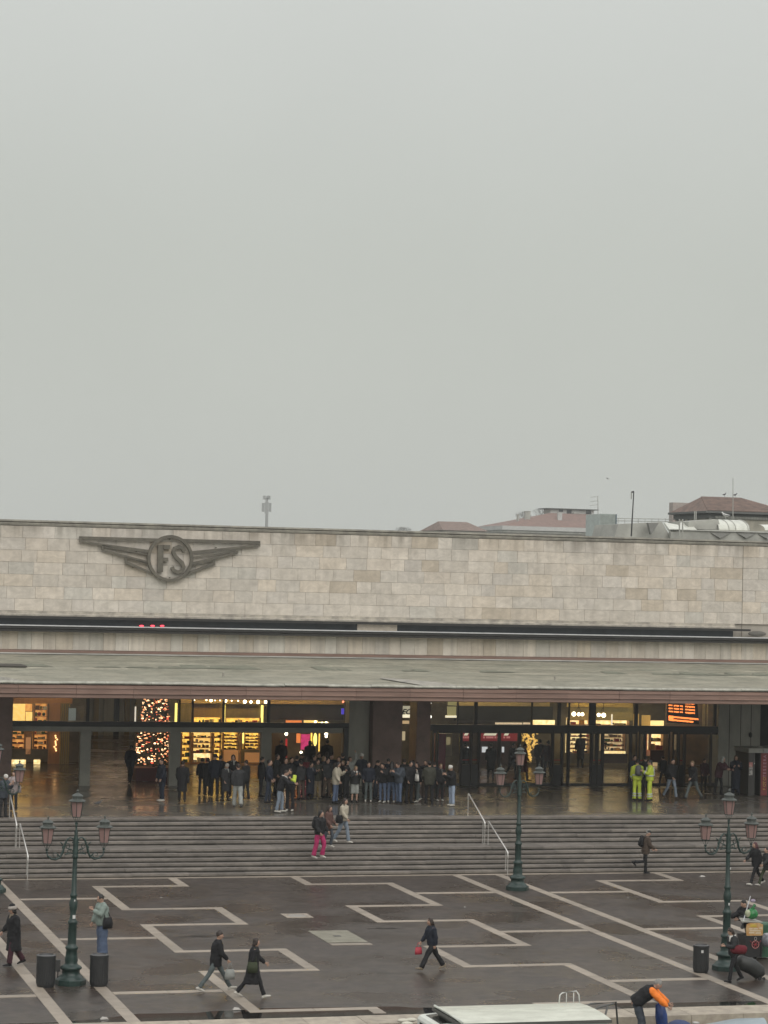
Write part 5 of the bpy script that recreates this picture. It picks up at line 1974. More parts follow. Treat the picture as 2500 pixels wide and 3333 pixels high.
# roof railing
rl = far_thing('roof_railing', 'thin metal railing along the roofs between the shed and the villa', 'railing', 236)
for py in (1687, 1695):
    a, c = W(2008, py, 236), W(2186, py + 3, 236)
    fs(MB().tube([(a.x, 236, a.z), (c.x, 236, c.z)], .035, n=4), 'rail', M_conc, rl)
for px in range(2012, 2186, 22):
    a, c = W(px, 1687, 236), W(px, 1708, 236)
    fs(MB().tube([(a.x, 236, a.z), (a.x, 236, c.z)], .03, n=4), 'baluster', M_conc, rl)

# villa with hipped roof at right
o = far_thing('villa', 'cream villa with brown tiled hipped roof behind the station at the right', 'house', 230)
b, xa, xb, ze, zt = hip_roof(2180, 2585, 2282, 2416, (1659, 1681), (1618, 1622), 230, 10)
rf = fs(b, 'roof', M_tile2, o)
# rows of rounded tiles seen on the slope
b = MB()
nrow = 56
for i in range(nrow):
    u = (i + .5) / nrow
    xx = xa + (xb - xa) * u
    lx0, lx1 = W(2282, 1618, 235).x, W(2412, 1618, 235).x
    f = 1.0 if lx0 < xx < lx1 else ((xx - xa) / (lx0 - xa) if xx < lx0 else (xb - xx) / (xb - lx1))
    if f < .05: continue
    b.tube([(xx, 229.95, ze + .03), (xx, 230 + 5 * f, ze + (zt - ze) * f + .03)], .07, n=5)
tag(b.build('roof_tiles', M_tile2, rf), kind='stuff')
fs(MB().box(xa + .45, xb - .45, 230.45, 239.5, 0, ze - .75), 'wall', mat('villa_render', (.45, .42, .34), rough=.85, col2=(.25, .24, .2), nscale=.5, namt=.5), o)
fs(MB().box(xa - .2, xb + .2, 229.8, 240, ze - .22, ze - .01), 'eave', mat('grey_eave', (.13, .135, .13)), o)
fs(MB().box(xa + .3, xb - .3, 230.3, 239.7, ze - .75, ze - .225), 'frieze', mat('dark_frieze', (.13, .135, .13)), o)
b = MB()
for i in range(46):
    xx = xa + 1.0 + (xb - xa - 2) * i / 45
    b.box(xx, xx + .1, 230.22, 230.3, ze - .74, ze - .5)
fs(b, 'eave_bracket', M_conc, o)
x0, x1, z0, z1 = RX(2183, 1633, 2245, 1660, 243)
fs(MB().box(x0 + .25, x1, 243, 244, z0 - 2, z1 - .1), 'roof_block', mat('pinkish_render', (.40, .35, .32), rough=.8), o)
for px in (2253, 2258):
    x0, x1, z0, z1 = RX(px, 1664, px + 3, 1692, 230.9)
    fs(MB().box(x0, x1, 230.38, 230.44, z0, z1), 'downpipe', M_conc, o)
for px in (2203, 2219, 2236):
    x0, x1, z0, z1 = RX(px - 4, 1691, px + 4, 1704, 230.9)
    fs(MB().box(x0, x1, 230.37, 230.44, z0 - 1, z1), 'window', M_far, o)
x0, x1, z0, z1 = RX(2185, 1610, 2190, 1640, 231)
al = far_thing('antenna_mast', 'thin straight aerial on the villa roof', 'antenna', 233)
p, q = W(2386, 1690, 229), W(2386, 1555, 229)
al.location.y = 229
fs(MB().tube([(p.x, 229, p.z), (q.x, 229, q.z)], [.06, .03], n=5), 'aerial', M_conc, al)
bird('gull', 'left one of two gulls on the ridge of the villa', W(2358, 1617, 235), .55, .4, GREYB, DK_B)
bird('gull', 'right one of two gulls on the ridge of the villa', W(2393, 1618, 235), .55, .2, GREYB, DK_B)

# station roof: vaulted skylights and sawtooth block
YV = 133.2
o = far_thing('skylight_block', 'grey concrete roof block with folded sides and pale sloping skylights', 'roof block', YV)
def poly_ext(pts, y0, y1, name, m, par=None):
    b = MB()
    poly = [(W(px, py, y0).x, W(px, py, y0).z) for px, py in pts]
    a = sum(poly[i][0] * poly[(i + 1) % len(poly)][1] - poly[(i + 1) % len(poly)][0] * poly[i][1] for i in range(len(poly)))
    if a < 0: poly = poly[::-1]
    b.prism(poly, 'y', y0, y1)
    return fs(b, name, m, par or o)
poly_ext([(1998, 1760), (2012, 1706), (2155, 1699), (2190, 1760)], YV + .2, YV + 4, 'side_block', M_conc)
M_sky = mat('pale_skylight', (.66, .67, .60), rough=.35, col2=(.5, .51, .45), nscale=1.6, namt=.5)
# inclined panes
def pane(pts, ys, name='skylight_pane', m=M_sky):
    b = MB()
    q = [W(px, py, y) for (px, py), y in zip(pts, ys)]
    k = [(v.x, v.y, v.z) for v in q]
    b.hexa([(x, y + .15, z - .1) for x, y, z in k] + k)
    return fs(b, name, m, o)
pane([(2183, 1729), (2215, 1727), (2208, 1708), (2163, 1700)], [YV, YV, YV + 1.6, YV + 1.6])
pane([(2209, 1727), (2268, 1724), (2246, 1702), (2216, 1700)], [YV, YV, YV + 1.6, YV + 1.6])
poly_ext([(2183, 1760), (2183, 1731), (2300, 1724), (2510, 1730), (2510, 1775)], YV - .4, YV - .1, 'front_wall', M_conc)
poly_ext([(2240, 1722), (2242, 1697), (2338, 1690), (2348, 1724)], YV + .7, YV + 3.9, 'vault_side', M_conc)
# barrel vault skylight
b = MB()
x0, x1 = W(2340, 1700, YV + .5).x, W(2441, 1700, YV + .5).x
zb, zt = W(2340, 1724, YV + .5).z, W(2340, 1690, YV + 1.6).z
k = 9
for i in range(k):
    a = PI * .5 * i / (k - 1)
    yy, zz = YV + .5 + 1.5 * (1 - math.cos(a)), zb + (zt - zb) * math.sin(a)
    b.v += [(x0, yy, zz), (x1, yy, zz)]
for i in range(k - 1):
    b.face((i * 2, i * 2 + 1, i * 2 + 3, i * 2 + 2))
fs(b, 'barrel_skylight', M_sky, o)
b = MB()
for u in (0, .33, .55, .95, 1):
    xx = x0 + (x1 - x0) * u
    b.tube([(xx, YV + .5 + 1.5 * (1 - math.cos(PI * .5 * i / 8)) - .02, zb + (zt - zb) * math.sin(PI * .5 * i / 8) + .01) for i in range(9)], .02, n=4)
fs(b, 'skylight_rib', M_conc, o)
x0c = W(2490, 1722, YV + .5).x
b = MB()
for i in range(6):
    a = PI * .5 * i / 5
    yy, zz = YV + .5 + 1.0 * (1 - math.cos(a)), zb + .15 + .35 * math.sin(a)
    b.v += [(x0c, yy, zz - .1), (x0c + 3, yy, zz)]
for i in range(5):
    b.face((i * 2, i * 2 + 1, i * 2 + 3, i * 2 + 2))
fs(b, 'barrel_skylight', M_sky, o)
# folded zigzag wall faces
for (pa, pb_, pc) in (((2310, 1732), (2345, 1752), (2382, 1733)), ((2395, 1733), (2430, 1752), (2462, 1735)), ((2110, 1702), (2120, 1740), (2145, 1702)), ((2465, 1737), (2500, 1755), (2520, 1737))):
    b = MB()
    q = [W(pa[0], pa[1], YV - .42), W(pb_[0], pb_[1], YV - .62), W(pc[0], pc[1], YV - .42)]
    b.v = [tuple(v) for v in q] + [(v.x, v.y + .3, v.z) for v in q]
    b.f = [(0, 1, 2), (0, 3, 4, 1), (1, 4, 5, 2), (2, 5, 3, 0)]
    b.m = [0] * 4
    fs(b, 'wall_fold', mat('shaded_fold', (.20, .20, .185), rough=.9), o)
fs(MB().box(W(2183, 1728, YV).x, W(2512, 1728, YV).x, YV - .5, YV + .4, W(2300, 1729, YV).z, W(2300, 1726, YV).z), 'coping', mat('pale_coping_far', (.5, .5, .46)), o)
for px in (2212, 2222):
    p, q = W(px, 1748, YV - .9), W(px, 1691, YV - .9)
    fs(MB().tube([(p.x, YV - .9, p.z), (q.x, YV - .9, q.z)], .045, n=6), 'vent_pipe', M_conc, o)
bird('gull', 'white gull standing on the pale skylight', W(2362, 1690, YV + 1.7), .55, 2.4, WHT, GREYB)

# crooked mast with an aerial on the station roof
m_ = far_thing('roof_mast', 'dark leaning mast with a bent aerial top behind the parapet', 'mast', 125)
p, q, r2_ = W(2055, 1745, 125), W(2063, 1600, 125), W(2056, 1602, 125)
fs(MB().tube([(p.x, 125, p.z), (q.x, 125, q.z)], [.045, .03], n=6), 'mast_pole', mat('dark_mast', (.05, .05, .05)), m_)
fs(MB().tube([(q.x, 125, q.z), (r2_.x, 125, r2_.z)], .05, n=5), 'mast_arm', mat('dark_mast', (.05, .05, .05)), m_)
e = W(2055, 1624, 125)
fs(MB().tube([(r2_.x - .01, 125, r2_.z), (e.x, 125, e.z)], .03, n=5), 'aerial', M_conc, m_)

# telecom tower far away
YT = 1180
tw = far_thing('telecom_tower', 'hazy telecom tower with antenna panels rising behind the parapet', 'tower', YT)
def tp(px, py): v = W(px, py, YT); return (v.x, v.z)
x_, z0 = tp(867.5, 1720)
M_tw = mat('tower_grey', (.30, .31, .30), rough=.7)  # paler grey, haze fading painted into the colour
z1 = tp(867, 1616)[1]
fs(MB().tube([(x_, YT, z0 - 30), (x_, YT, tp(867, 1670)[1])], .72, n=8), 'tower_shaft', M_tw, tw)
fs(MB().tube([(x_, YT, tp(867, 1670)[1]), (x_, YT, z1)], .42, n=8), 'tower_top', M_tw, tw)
for (pa, qa, pb_, qb) in ((852, 1637, 860, 1666), (862, 1634, 873, 1672), (875, 1637, 882, 1666), (857, 1613, 864, 1626), (868, 1613, 879, 1626), (864, 1620, 872, 1634)):
    a, c = tp(pa, qa), tp(pb_, qb)
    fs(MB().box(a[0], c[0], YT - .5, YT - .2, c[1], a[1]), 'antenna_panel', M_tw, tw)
for py in (1640, 1662, 1617, 1624):
    a, c = tp(853, py), tp(882, py)
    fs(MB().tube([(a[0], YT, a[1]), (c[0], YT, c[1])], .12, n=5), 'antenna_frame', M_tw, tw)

# bare trees far behind
def bare_tree(px0, px1, py_top, py_base, y, label, seed):
    r_ = random.Random(seed)
    a, c = W(px0, py_base, y), W(px1, py_base, y)
    o = thing('bare_tree', label, 'tree', ((a.x + c.x) / 2, y, 0))
    zt = W((px0 + px1) / 2, py_top, y).z
    zb = a.z
    wd_ = (c.x - a.x) / 2
    MB().tube([(0, 0, 0), (0, 0, zb)], [.3, .10], n=6).build('trunk', mat('bare_bark', (.09, .08, .07), rough=.9), o)
    b = MB()
    def grow(p, d, ln, rad, lev):
        q = p + d * ln
        b.tube([p, q], [rad, rad * .6], n=4, dome=0)
        if lev == 0: return
        for _ in range(3 if lev > 1 else 4):
            nd = (d + Vector((r_.uniform(-.8, .8), r_.uniform(-.5, .5), r_.uniform(-.2, .6)))).normalized()
            grow(q, nd, ln * r_.uniform(.6, .8), rad * .55, lev - 1)
    for i in range(7):
        d = Vector((r_.uniform(-1, 1) * wd_ / 2.2, r_.uniform(-.5, .5), r_.uniform(.8, 1.4))).normalized()
        grow(Vector((0, 0, zb - 2.5)), d, (zt - zb + 2.5) * .34, .055, 4)
    b.build('crown', mat('bare_bark', (.09, .08, .07), rough=.9), o)
bare_tree(1690, 1725, 1664, 1690, 600, 'hazy bare tree left of the attic chimney', 1)
bare_tree(1735, 1785, 1650, 1678, 605, 'hazy bare tree directly left of the white attic', 2)
bare_tree(1298, 1328, 1711, 1728, 640, 'tiny hazy bare treetop just left of the small brown roof', 3)

# ------------------------------------------------------------------ haze
hz = MB().box(-260, 640, -25, 1300, -2.6, 60)
hm = bpy.data.materials.new('haze_air')
hm.use_nodes = True
n_ = hm.node_tree.nodes
n_.remove(n_['Principled BSDF'])
pv = n_.new('ShaderNodeVolumePrincipled')
pv.inputs['Color'].default_value = (.93, .95, .93, 1)
pv.inputs['Density'].default_value = .00027
pv.inputs['Anisotropy'].default_value = 0
hm.node_tree.links.new(pv.outputs[0], n_['Material Output'].inputs['Volume'])
o = hz.build('haze', hm)
tag(o, kind='stuff')
# ------------------------------------------------------------------ people
def cloth(name, col, rough=.8, col2=None, ns=9.0, bump=.35, bs=16):
    return mat('cloth_' + name, col, rough=rough, col2=col2 or tuple(c * .65 for c in col), nscale=ns, namt=.35, bump=bump, bscale=bs, spec=.25)


C = {
    'black': cloth('black', (.017, .017, .019)), 'navy': cloth('navy', (.018, .022, .034)), 'char': cloth('charcoal', (.030, .031, .033)), 'jeans': cloth('blue_jeans', (.085, .115, .18)),
    'djeans': cloth('dark_jeans', (.025, .033, .05)), 'ljeans': cloth('light_jeans', (.20, .24, .29)), 'pjeans': cloth('pale_blue_jeans', (.30, .36, .46)), 'lgrey': cloth('light_grey', (.30, .31, .29)),
    'cream': cloth('cream', (.42, .38, .30)), 'beige': cloth('beige', (.22, .18, .13)), 'brown': cloth('brown', (.075, .055, .042)), 'khaki': cloth('khaki', (.05, .05, .038)),
    'green': cloth('pale_green_down', (.23, .28, .25), bump=.8, bs=9), 'pink': cloth('hot_pink', (.42, .035, .13)), 'hivis': cloth('hi_vis_yellow', (.52, .62, .07), rough=.6), 'grey': cloth('mid_grey', (.12, .12, .12)),
    'olive': cloth('dark_olive', (.045, .055, .03)), 'maroon': cloth('maroon', (.12, .02, .025)), 'red': cloth('dull_red', (.13, .015, .022)), 'white': cloth('white_cloth', (.60, .58, .54)),
    'rust': cloth('rusty_brown', (.11, .06, .05)), 'orange': cloth('bright_orange', (.9, .23, .03), rough=.6), 'slate': cloth('slate_blue', (.055, .065, .08)), 'gjeans': cloth('grey_green_jeans', (.10, .12, .12)),
    'greyp': cloth('greyish_pink', (.33, .28, .27)), 'blue': cloth('royal_blue', (.02, .05, .25)), 'dkred': cloth('dark_wine', (.055, .02, .028)), 'shoew': cloth('white_shoe', (.52, .50, .45), bump=.1), 'reflect': cloth('reflective_tape', (.5, .52, .52), rough=.3),
    'bagred': cloth('red_plastic', (.42, .05, .07), rough=.4), 'fur': cloth('pale_fur', (.42, .38, .34), bump=1, bs=40),
}
SKIN = [mat('skin_light', (.42, .26, .19), rough=.55, nscale=8, namt=.15), mat('skin_mid', (.30, .175, .12), rough=.55, nscale=8, namt=.15), mat('skin_dark', (.11, .06, .04), rough=.55, nscale=8, namt=.15)]
HAIR = {'dark': mat('hair_dark', (.010, .008, .007), rough=.5, bump=.4, bscale=60), 'brown': mat('hair_brown', (.024, .013, .008), rough=.5, bump=.4, bscale=60), 'grey': mat('hair_grey', (.26, .25, .23), rough=.6, bump=.5, bscale=60),
        'red': mat('hair_red', (.07, .015, .02), rough=.5, bump=.4, bscale=60), 'fair': mat('hair_fair', (.22, .15, .08), rough=.5, bump=.4, bscale=60)}
EYE = mat('eye_dark', (.02, .015, .012), rough=.2)
LIP = mat('lip', (.22, .09, .08), rough=.5)

PENDING = []      # (object, voxel, extra MB or None, materials)


def rm(obj, voxel):
    m = obj.modifiers.new('remesh', 'REMESH')
    m.mode = 'VOXEL'
    m.voxel_size = voxel
    m.use_smooth_shade = True
    s = obj.modifiers.new('smooth', 'SMOOTH')
    s.factor = .5
    s.iterations = 2


def V3(*a): return Vector(a)


POSES = {
    # thighL, kneeL, thighR, kneeR, armL(shoulder, abduct, elbow), armR, lean, head pitch
    'stand': (2, 3, -2, 2, (6, 9, 18), (4, 9, 14), 2, 4),
    'stand2': (8, 10, -4, 4, (10, 12, 40), (2, 8, 12), 0, 0),
    'pocket': (3, 4, -3, 4, (-4, 16, 42), (-4, 16, 42), 0, 5),
    'phone': (2, 3, -3, 2, (30, 6, 95), (8, 8, 22), 3, 24),
    'phone2': (3, 5, -2, 2, (34, 4, 88), (32, 4, 92), 4, 28),
    'fold': (3, 3, -2, 3, (22, 8, 92), (22, 8, 92), -1, 2),
    'walk': (26, 8, -22, 16, (-22, 7, 16), (24, 7, 24), 5, 4),
    'walkb': (-22, 18, 27, 8, (24, 7, 22), (-22, 7, 16), 5, 4),
    'walks': (16, 8, -14, 20, (-14, 7, 16), (14, 7, 26), 4, 6),
    'stride': (31, 3, -27, 10, (-18, 6, 14), (14, 6, 22), 6, 10),
    'down': (22, 34, -6, 12, (6, 8, 40), (4, 8, 34), 3, 16),
    'lift': (4, 4, -8, 78, (8, 8, 34), (10, 8, 40), 6, 16),
    'bend': (20, 10, 14, 8, (36, 5, 2), (30, 9, 8), 50, 6),
    'lean': (12, 14, -6, 6, (26, 6, 40), (30, 6, 44), 18, 12),
    'armup': (2, 3, -2, 2, (150, 16, 40), (10, 8, 40), 0, -4),
    'point': (2, 3, -2, 2, (62, 10, 30), (10, 8, 40), 2, 6),
    'pull': (24, 12, -20, 14, (18, 8, 70), (-34, 12, 12), 10, 22),
}


def dirv(pitch, side=0.0):
    a = math.radians(pitch)
    return V3(math.sin(math.radians(side)), -math.sin(a) * math.cos(math.radians(side)), -math.cos(a) * math.cos(math.radians(side)))


def person(label, px, fy, hy, z, face, pose, top, legs, shoes='black', hair='dark', cut='short', length=0, puff=1.10, wide=1.0, skin=0, hat=None, hatc='black', scarf=None, hood=None,
           bag=None, bagc='black', group=None, pos=None, hgt=None, cat='person', tape=False, sleeve=None, legcut=None, baglabel=None, fine=.021):
    """px, fy, hy: foot x, foot y and head y in the photograph; z: level the feet stand on; face: degrees, 0 looks at the canal, 90 to the right, -90 left, 180 away"""
    q = pos if pos is not None else G(px, fy - 2, z)
    if hgt is None:
        d = R2[0] * q.x + R2[1] * q.y + R2[2] * (z + 1 - CAM_H)
        hgt = max(1.52, min(1.88, (fy - hy) * d / FPX / .995))
    if pose == 'bend': hgt = 1.9
    k = hgt / 1.75
    tl, kl, tr_, kr, aL, aR, lean, hp = POSES[pose]
    ja = random.uniform(-1.5, 1.5)
    tl += ja; tr_ -= ja
    o = None
    le = math.radians(lean)
    up = V3(0, -math.sin(le), math.cos(le))
    fwd = V3(0, -math.cos(le), -math.sin(le))
    # legs relative to the pelvis
    hips = {}
    feet = []
    for s, th, kn in ((1, tl, kl), (-1, tr_, kr)):
        h0 = V3(s * .088, 0, 0)
        kne = h0 + dirv(th, s * 2.5) * .435
        ank = kne + dirv(th - kn, s * 1.0) * .42
        fp = max(-50, min(25, (th - kn) * .55)) if (th - kn) < -5 else (18 if th > 20 else 0) * .6
        hips[s] = (h0, kne, ank, fp)
        fd = V3(0, -math.cos(math.radians(fp)), math.sin(math.radians(fp)) * (1 if fp > 0 else 1))
        fu = V3(0, math.sin(math.radians(fp)), math.cos(math.radians(fp)))
        heel = ank - fu * .075 - fd * .05
        toe = ank - fu * .078 + fd * .19
        feet.append((s, ank, heel, toe, fd, fu))
    lo = min(min(f[2].z, f[3].z) for f in feet)
    P = V3(0, 0, -lo + .012)
    cx = (feet[0][1].y + feet[1][1].y) / 2
    P.y = -cx
    chest, neck = P + up * .40, P + up * .545
    hd = Matrix.Rotation(math.radians(-hp) * -1.0, 3, 'X') @ V3(0, -.16, 1).normalized() if False else V3(0, -math.sin(math.radians(8 + hp * .55 + lean * .75)), math.cos(math.radians(8 + hp * .55 + lean * .75)))
    head = neck + hd * .135
    hpit = math.radians(hp + lean * .55)
    HR = Matrix.Rotation(hpit, 3, 'X')
    sh = {s: P + up * .485 + V3(s * .175, 0, 0) for s in (1, -1)}
    arms = {}
    for s, (a, ab, el) in ((1, aL), (-1, aR)):
        a2 = a + lean * (.25 if pose == 'bend' else .8)
        e = sh[s] + dirv(a2, s * ab) * .285
        inw = -s * (22 if el > 60 else 4)
        w = e + dirv(a2 + el, inw) * .25
        hdn = dirv(a2 + el + 4, inw * .6)
        arms[s] = (sh[s], e, w, hdn)
    X = V3(1, 0, 0)
    # ---- body (one continuous surface)
    b = MB()
    b.tube([P - up * .10, P + up * .05, P + up * .22, chest, P + up * .49, P + up * .53], [(.12, .085), (.145, .10), (.125, .09), (.155, .10), (.13, .08), (.06, .06)], n=12, ref=X)
    b.tube([P + up * .47, neck, head - hd * .05], [.07, .056, .052], n=10, ref=X)
    b.ball(head, (.074, .092, .112), n=14, m=10, rot=HR)
    b.ball(head + HR @ V3(0, -.022, -.055), (.056, .066, .062), n=10, m=7, rot=HR)
    b.tube([head + HR @ V3(0, -.088, .012), head + HR @ V3(0, -.112, -.022), head + HR @ V3(0, -.090, -.032)], [.011, .017, .012], n=6)
    for s in (1, -1):
        b.ball(head + HR @ V3(s * .076, .005, -.008), (.014, .022, .032), n=6, m=5, rot=HR)
        h0, kne, ank, fp = hips[s]
        b.tube([P + h0 + V3(0, 0, .02), P + kne, P + kne + (ank - kne) * .3, P + ank], [.078, .052, .05, .034], n=10, ref=X)
        fo = [f for f in feet if f[0] == s][0]
        b.tube([P + fo[2] + fo[5] * .035, P + fo[3] + fo[5] * .03], [(.032, .03), (.03, .02)], n=8, ref=X)
        S_, E_, W_, D_ = arms[s]
        b.tube([S_ - V3(s * .05, 0, 0), S_, E_, W_], [.055, .05, .036, .025], n=10, ref=X)
        b.tube([W_, W_ + D_ * .045, W_ + D_ * .085], [(.024, .02), (.016, .036), (.013, .036)], n=8, ref=X)
    ob = b.build('person', SKIN[skin])
    o = ob
    # fingers, thumb, eyes and mouth: added to the same mesh after the surface is closed
    x = MB()
    for s in (1, -1):
        S_, E_, W_, D_ = arms[s]
        lat = D_.cross(X).normalized()        # across the palm
        cur = V3(-s, 0, 0)
        cur = (cur - D_ * cur.dot(D_)).normalized()
        lat = D_.cross(cur).normalized()
        for i, ln in enumerate((.066, .076, .072, .056)):
            off = (i - 1.5) * .019
            p0 = W_ + D_ * .075 + lat * off
            p1 = p0 + (D_ * .85 + cur * .35).normalized() * ln * .5
            p2 = p1 + (D_ * .45 + cur * .85).normalized() * ln * .5
            x.tube([p0, p1, p2], [.0095, .0085, .007], n=5)
        t0 = W_ + D_ * .03 + lat * -.03
        x.tube([t0, t0 + (D_ * .6 - lat * .7).normalized() * .035, t0 + (D_ * .95 - lat * .35 + cur * .3).normalized() * .07], [.012, .010, .008], n=5)
    x.cur = 1
    for s in (1, -1):
        x.ball(head + HR @ V3(s * .031, -.083, .012), (.012, .008, .007), n=6, m=4, rot=HR)
    x.cur = 2
    x.ball(head + HR @ V3(0, -.084, -.052), (.023, .009, .008), n=6, m=4, rot=HR)
    rm(ob, .017)
    PENDING.append((ob, x, [SKIN[skin], EYE, LIP]))
    tag(o, label, cat, group)

    def part(mb, name, m, vox=fine):
        c = mb.build(name, m, o)
        if vox:
            rm(c, vox)
            PENDING.append((c, None, None))
        else:
            c.data.polygons.foreach_set('use_smooth', [True] * len(c.data.polygons))
        return c
    # ---- trousers
    b = MB()
    b.tube([P + up * .10, P + V3(0, 0, 0), P - V3(0, 0, .09)], [(.165, .12), (.172, .13), (.15, .115)], n=12, ref=X)
    stop = {None: .97, 'shorts': 0, 'crop': .12}[legcut]
    for s in (1, -1):
        h0, kne, ank, fp = hips[s]
        if legcut == 'shorts':
            pts = [P + h0, P + kne, P + kne + (ank - kne) * .18]
            rad = [.092 * wide, .085 * wide, .085 * wide]
        else:
            pts = [P + h0, P + h0 + (kne - h0) * .5, P + kne, P + kne + (ank - kne) * .5, P + kne + (ank - kne) * stop]
            rad = [.09, .082 * (.5 + .5 * wide), .066 * (.4 + .6 * wide), .060 * wide, .064 * wide]
        b.tube(pts, rad, n=12, ref=X, dome=.1)
    part(b, 'trousers', C[legs])
    # ---- shoes
    for s, ank, heel, toe, fd, fu in feet:
        b = MB()
        b.tube([P + heel + fu * .035 - fd * .02, P + heel + fu * .042 + fd * .06, P + heel + fu * .04 + fd * .14, P + toe + fu * .030], [(.038, .036), (.042, .044), (.046, .036), (.038, .022)], n=10, ref=X)
        b.tube([P + ank - fu * .03, P + ank + fu * .03], [.042, .042], n=8, ref=X)
        part(b, 'shoe', C[shoes], .016)
    # ---- jacket or coat
    b = MB()
    pf = puff
    lw = {0: -.08, 1: -.16, 2: -.48, 3: -.68}[length]
    pts, rad = [], []
    if length >= 1:
        sw = abs(hips[1][1].y - hips[-1][1].y)
        if length >= 2:
            pts += [P + V3(0, 0, lw), P + V3(0, 0, lw * .5)]
            rad += [(.185 * pf, .15 + sw * .42), (.185 * pf, .145 + sw * .22)]
        else:
            pts += [P + V3(0, 0, lw)]
            rad += [(.178 * pf, .135 + sw * .08)]
    else:
        pts += [P + V3(0, 0, 0) - up * .06]
        rad += [(.185 * pf, .148 * pf)]
    pts += [P + up * .03, P + up * .18, P + up * .34, P + up * .44, P + up * .505, P + up * .565]
    rad += [(.192 * pf, .150 * pf), (.186 * pf, .148 * pf), (.200 * pf, .152 * pf), (.198 * pf, .138 * pf), (.14, .11), (.088, .088)]
    b.tube(pts, rad, n=16, ref=X, dome=.15)
    slv = MB() if sleeve else b
    for s in (1, -1):
        S_, E_, W_, D_ = arms[s]
        slv.tube([S_ - V3(s * .045, 0, 0) - up * .01, S_ - V3(0, 0, .01), S_ + (E_ - S_) * .5, E_, E_ + (W_ - E_) * .6, W_ - D_ * .005], [.076 * pf, .080 * pf, .076 * pf, .071 * pf, .064 * pf, .046], n=10, ref=X, dome=.1)
    part(b, 'coat' if length >= 2 else 'jacket', C[top])
    if sleeve:
        part(slv, 'sleeves', C[sleeve])
    if tape:
        b = MB()
        for s in (1, -1):
            h0, kne, ank, fp = hips[s]
            for u in (.40, .62):
                c0_ = P + kne + (ank - kne) * u
                b.tube([c0_, c0_ + (ank - kne).normalized() * .055], .0615 * wide + .012, n=12, dome=0)
        b.tube([P + up * .12, P + up * .17], [(.205 * pf, .165 * pf)] * 2, n=14, ref=X, dome=0)
        for s in (1, -1):
            b.tube([P + up * .17 + X * (s * .10) + fwd * .163 * pf, P + up * .49 + X * (s * .10) + fwd * .13 * pf], .02, n=5)
            b.tube([P + up * .17 + X * (s * .10) - fwd * .163 * pf, P + up * .49 + X * (s * .10) - fwd * .13 * pf], .02, n=5)
            S_, E_, W_, D_ = arms[s]
            b.tube([E_ + (W_ - E_) * .4, E_ + (W_ - E_) * .62], .076 * pf, n=10, dome=0)
        part(b, 'reflective_tape', C['reflect'], 0)
    # ---- hair and headwear
    if hood:
        b = MB()
        b.ball(head + HR @ V3(0, .025, .008), (.098, .108, .130), n=14, m=9, rot=HR)
        b.tube([neck - up * .03, head + HR @ V3(0, .03, -.05)], [.10, .085], n=10, ref=X)
        cc = part(b, 'hood', C[hood])
    else:
        b = MB()
        if hat != 'beanie':
            b.ball(head + HR @ V3(0, .020, .028), (.084, .096, .102), n=14, m=9, rot=HR)
        if cut == 'long':
            b.tube([head + HR @ V3(0, .03, .03), head + HR @ V3(0, .065, -.04), neck + up * -.02 - fwd * .085, chest + up * .02 - fwd * .135], [(.082, .07), (.086, .055), (.085, .04), (.06, .022)], n=10, ref=X)
            for s in (1, -1):
                b.tube([head + HR @ V3(s * .066, .005, .03), head + HR @ V3(s * .080, .0, -.06), neck + V3(s * .085, 0, 0) + fwd * .03, chest + V3(s * .10, 0, 0) + fwd * .10 + up * .04], [.026, .028, .026, .014], n=7)
        elif cut == 'mid':
            b.tube([head + HR @ V3(0, .03, .03), head + HR @ V3(0, .05, -.06), neck - fwd * .06], [(.084, .07), (.088, .06), (.06, .035)], n=10, ref=X)
            for s in (1, -1):
                b.tube([head + HR @ V3(s * .068, .005, .03), head + HR @ V3(s * .078, .0, -.07)], [.026, .024], n=7)
        elif cut == 'bun':
            b.ball(head + HR @ V3(0, .09, .06), (.035, .035, .035), n=8, m=6)
        if b.v:
            part(b, 'hair', HAIR[hair], .019)
        if hat == 'beanie':
            b = MB()
            b.ball(head + HR @ V3(0, .014, .045), (.088, .100, .098), n=14, m=9, rot=HR)
            b.tube([head + HR @ V3(0, .014, .012), head + HR @ V3(0, .012, .050)], [(.091, .105), (.090, .103)], n=14, ref=X, dome=.1)
            part(b, 'beanie', C[hatc], .019)
        elif hat == 'fur':
            b = MB()
            b.tube([head + HR @ V3(0, .012, .025), head + HR @ V3(0, .010, .105)], [(.128, .138), (.122, .132)], n=16, ref=X, dome=.2)
            part(b, 'fur_hat_brim', C[hatc], .022)
            b = MB()
            b.ball(head + HR @ V3(0, .012, .12), (.085, .09, .065), n=12, m=8, rot=HR)
            part(b, 'hat_crown', C['black'], 0)
        elif hat == 'cap':
            b = MB()
            b.ball(head + HR @ V3(0, .012, .055), (.086, .098, .075), n=14, m=8, rot=HR)
            b.tube([head + HR @ V3(0, -.07, .045), head + HR @ V3(0, -.155, .035)], [(.065, .012), (.05, .008)], n=10, ref=X)
            part(b, 'cap', C[hatc], .018)
    if scarf:
        b = MB()
        pts = []
        for i in range(13):
            a = 2 * PI * i / 12
            pts.append(neck + up * (-.015) + X * (.085 * math.cos(a)) + fwd * (.088 * math.sin(a)))
        b.tube(pts, .034, n=8, dome=0)
        b.tube([neck + fwd * .09 + X * .03, chest + fwd * .15 + X * .05], [(.035, .02), (.03, .015)], n=8, ref=X)
        part(b, 'scarf', C[scarf], 0)
    o.location = (q.x, q.y, z)
    o.rotation_euler.z = math.radians(face)
    o.scale = (k, k, k)
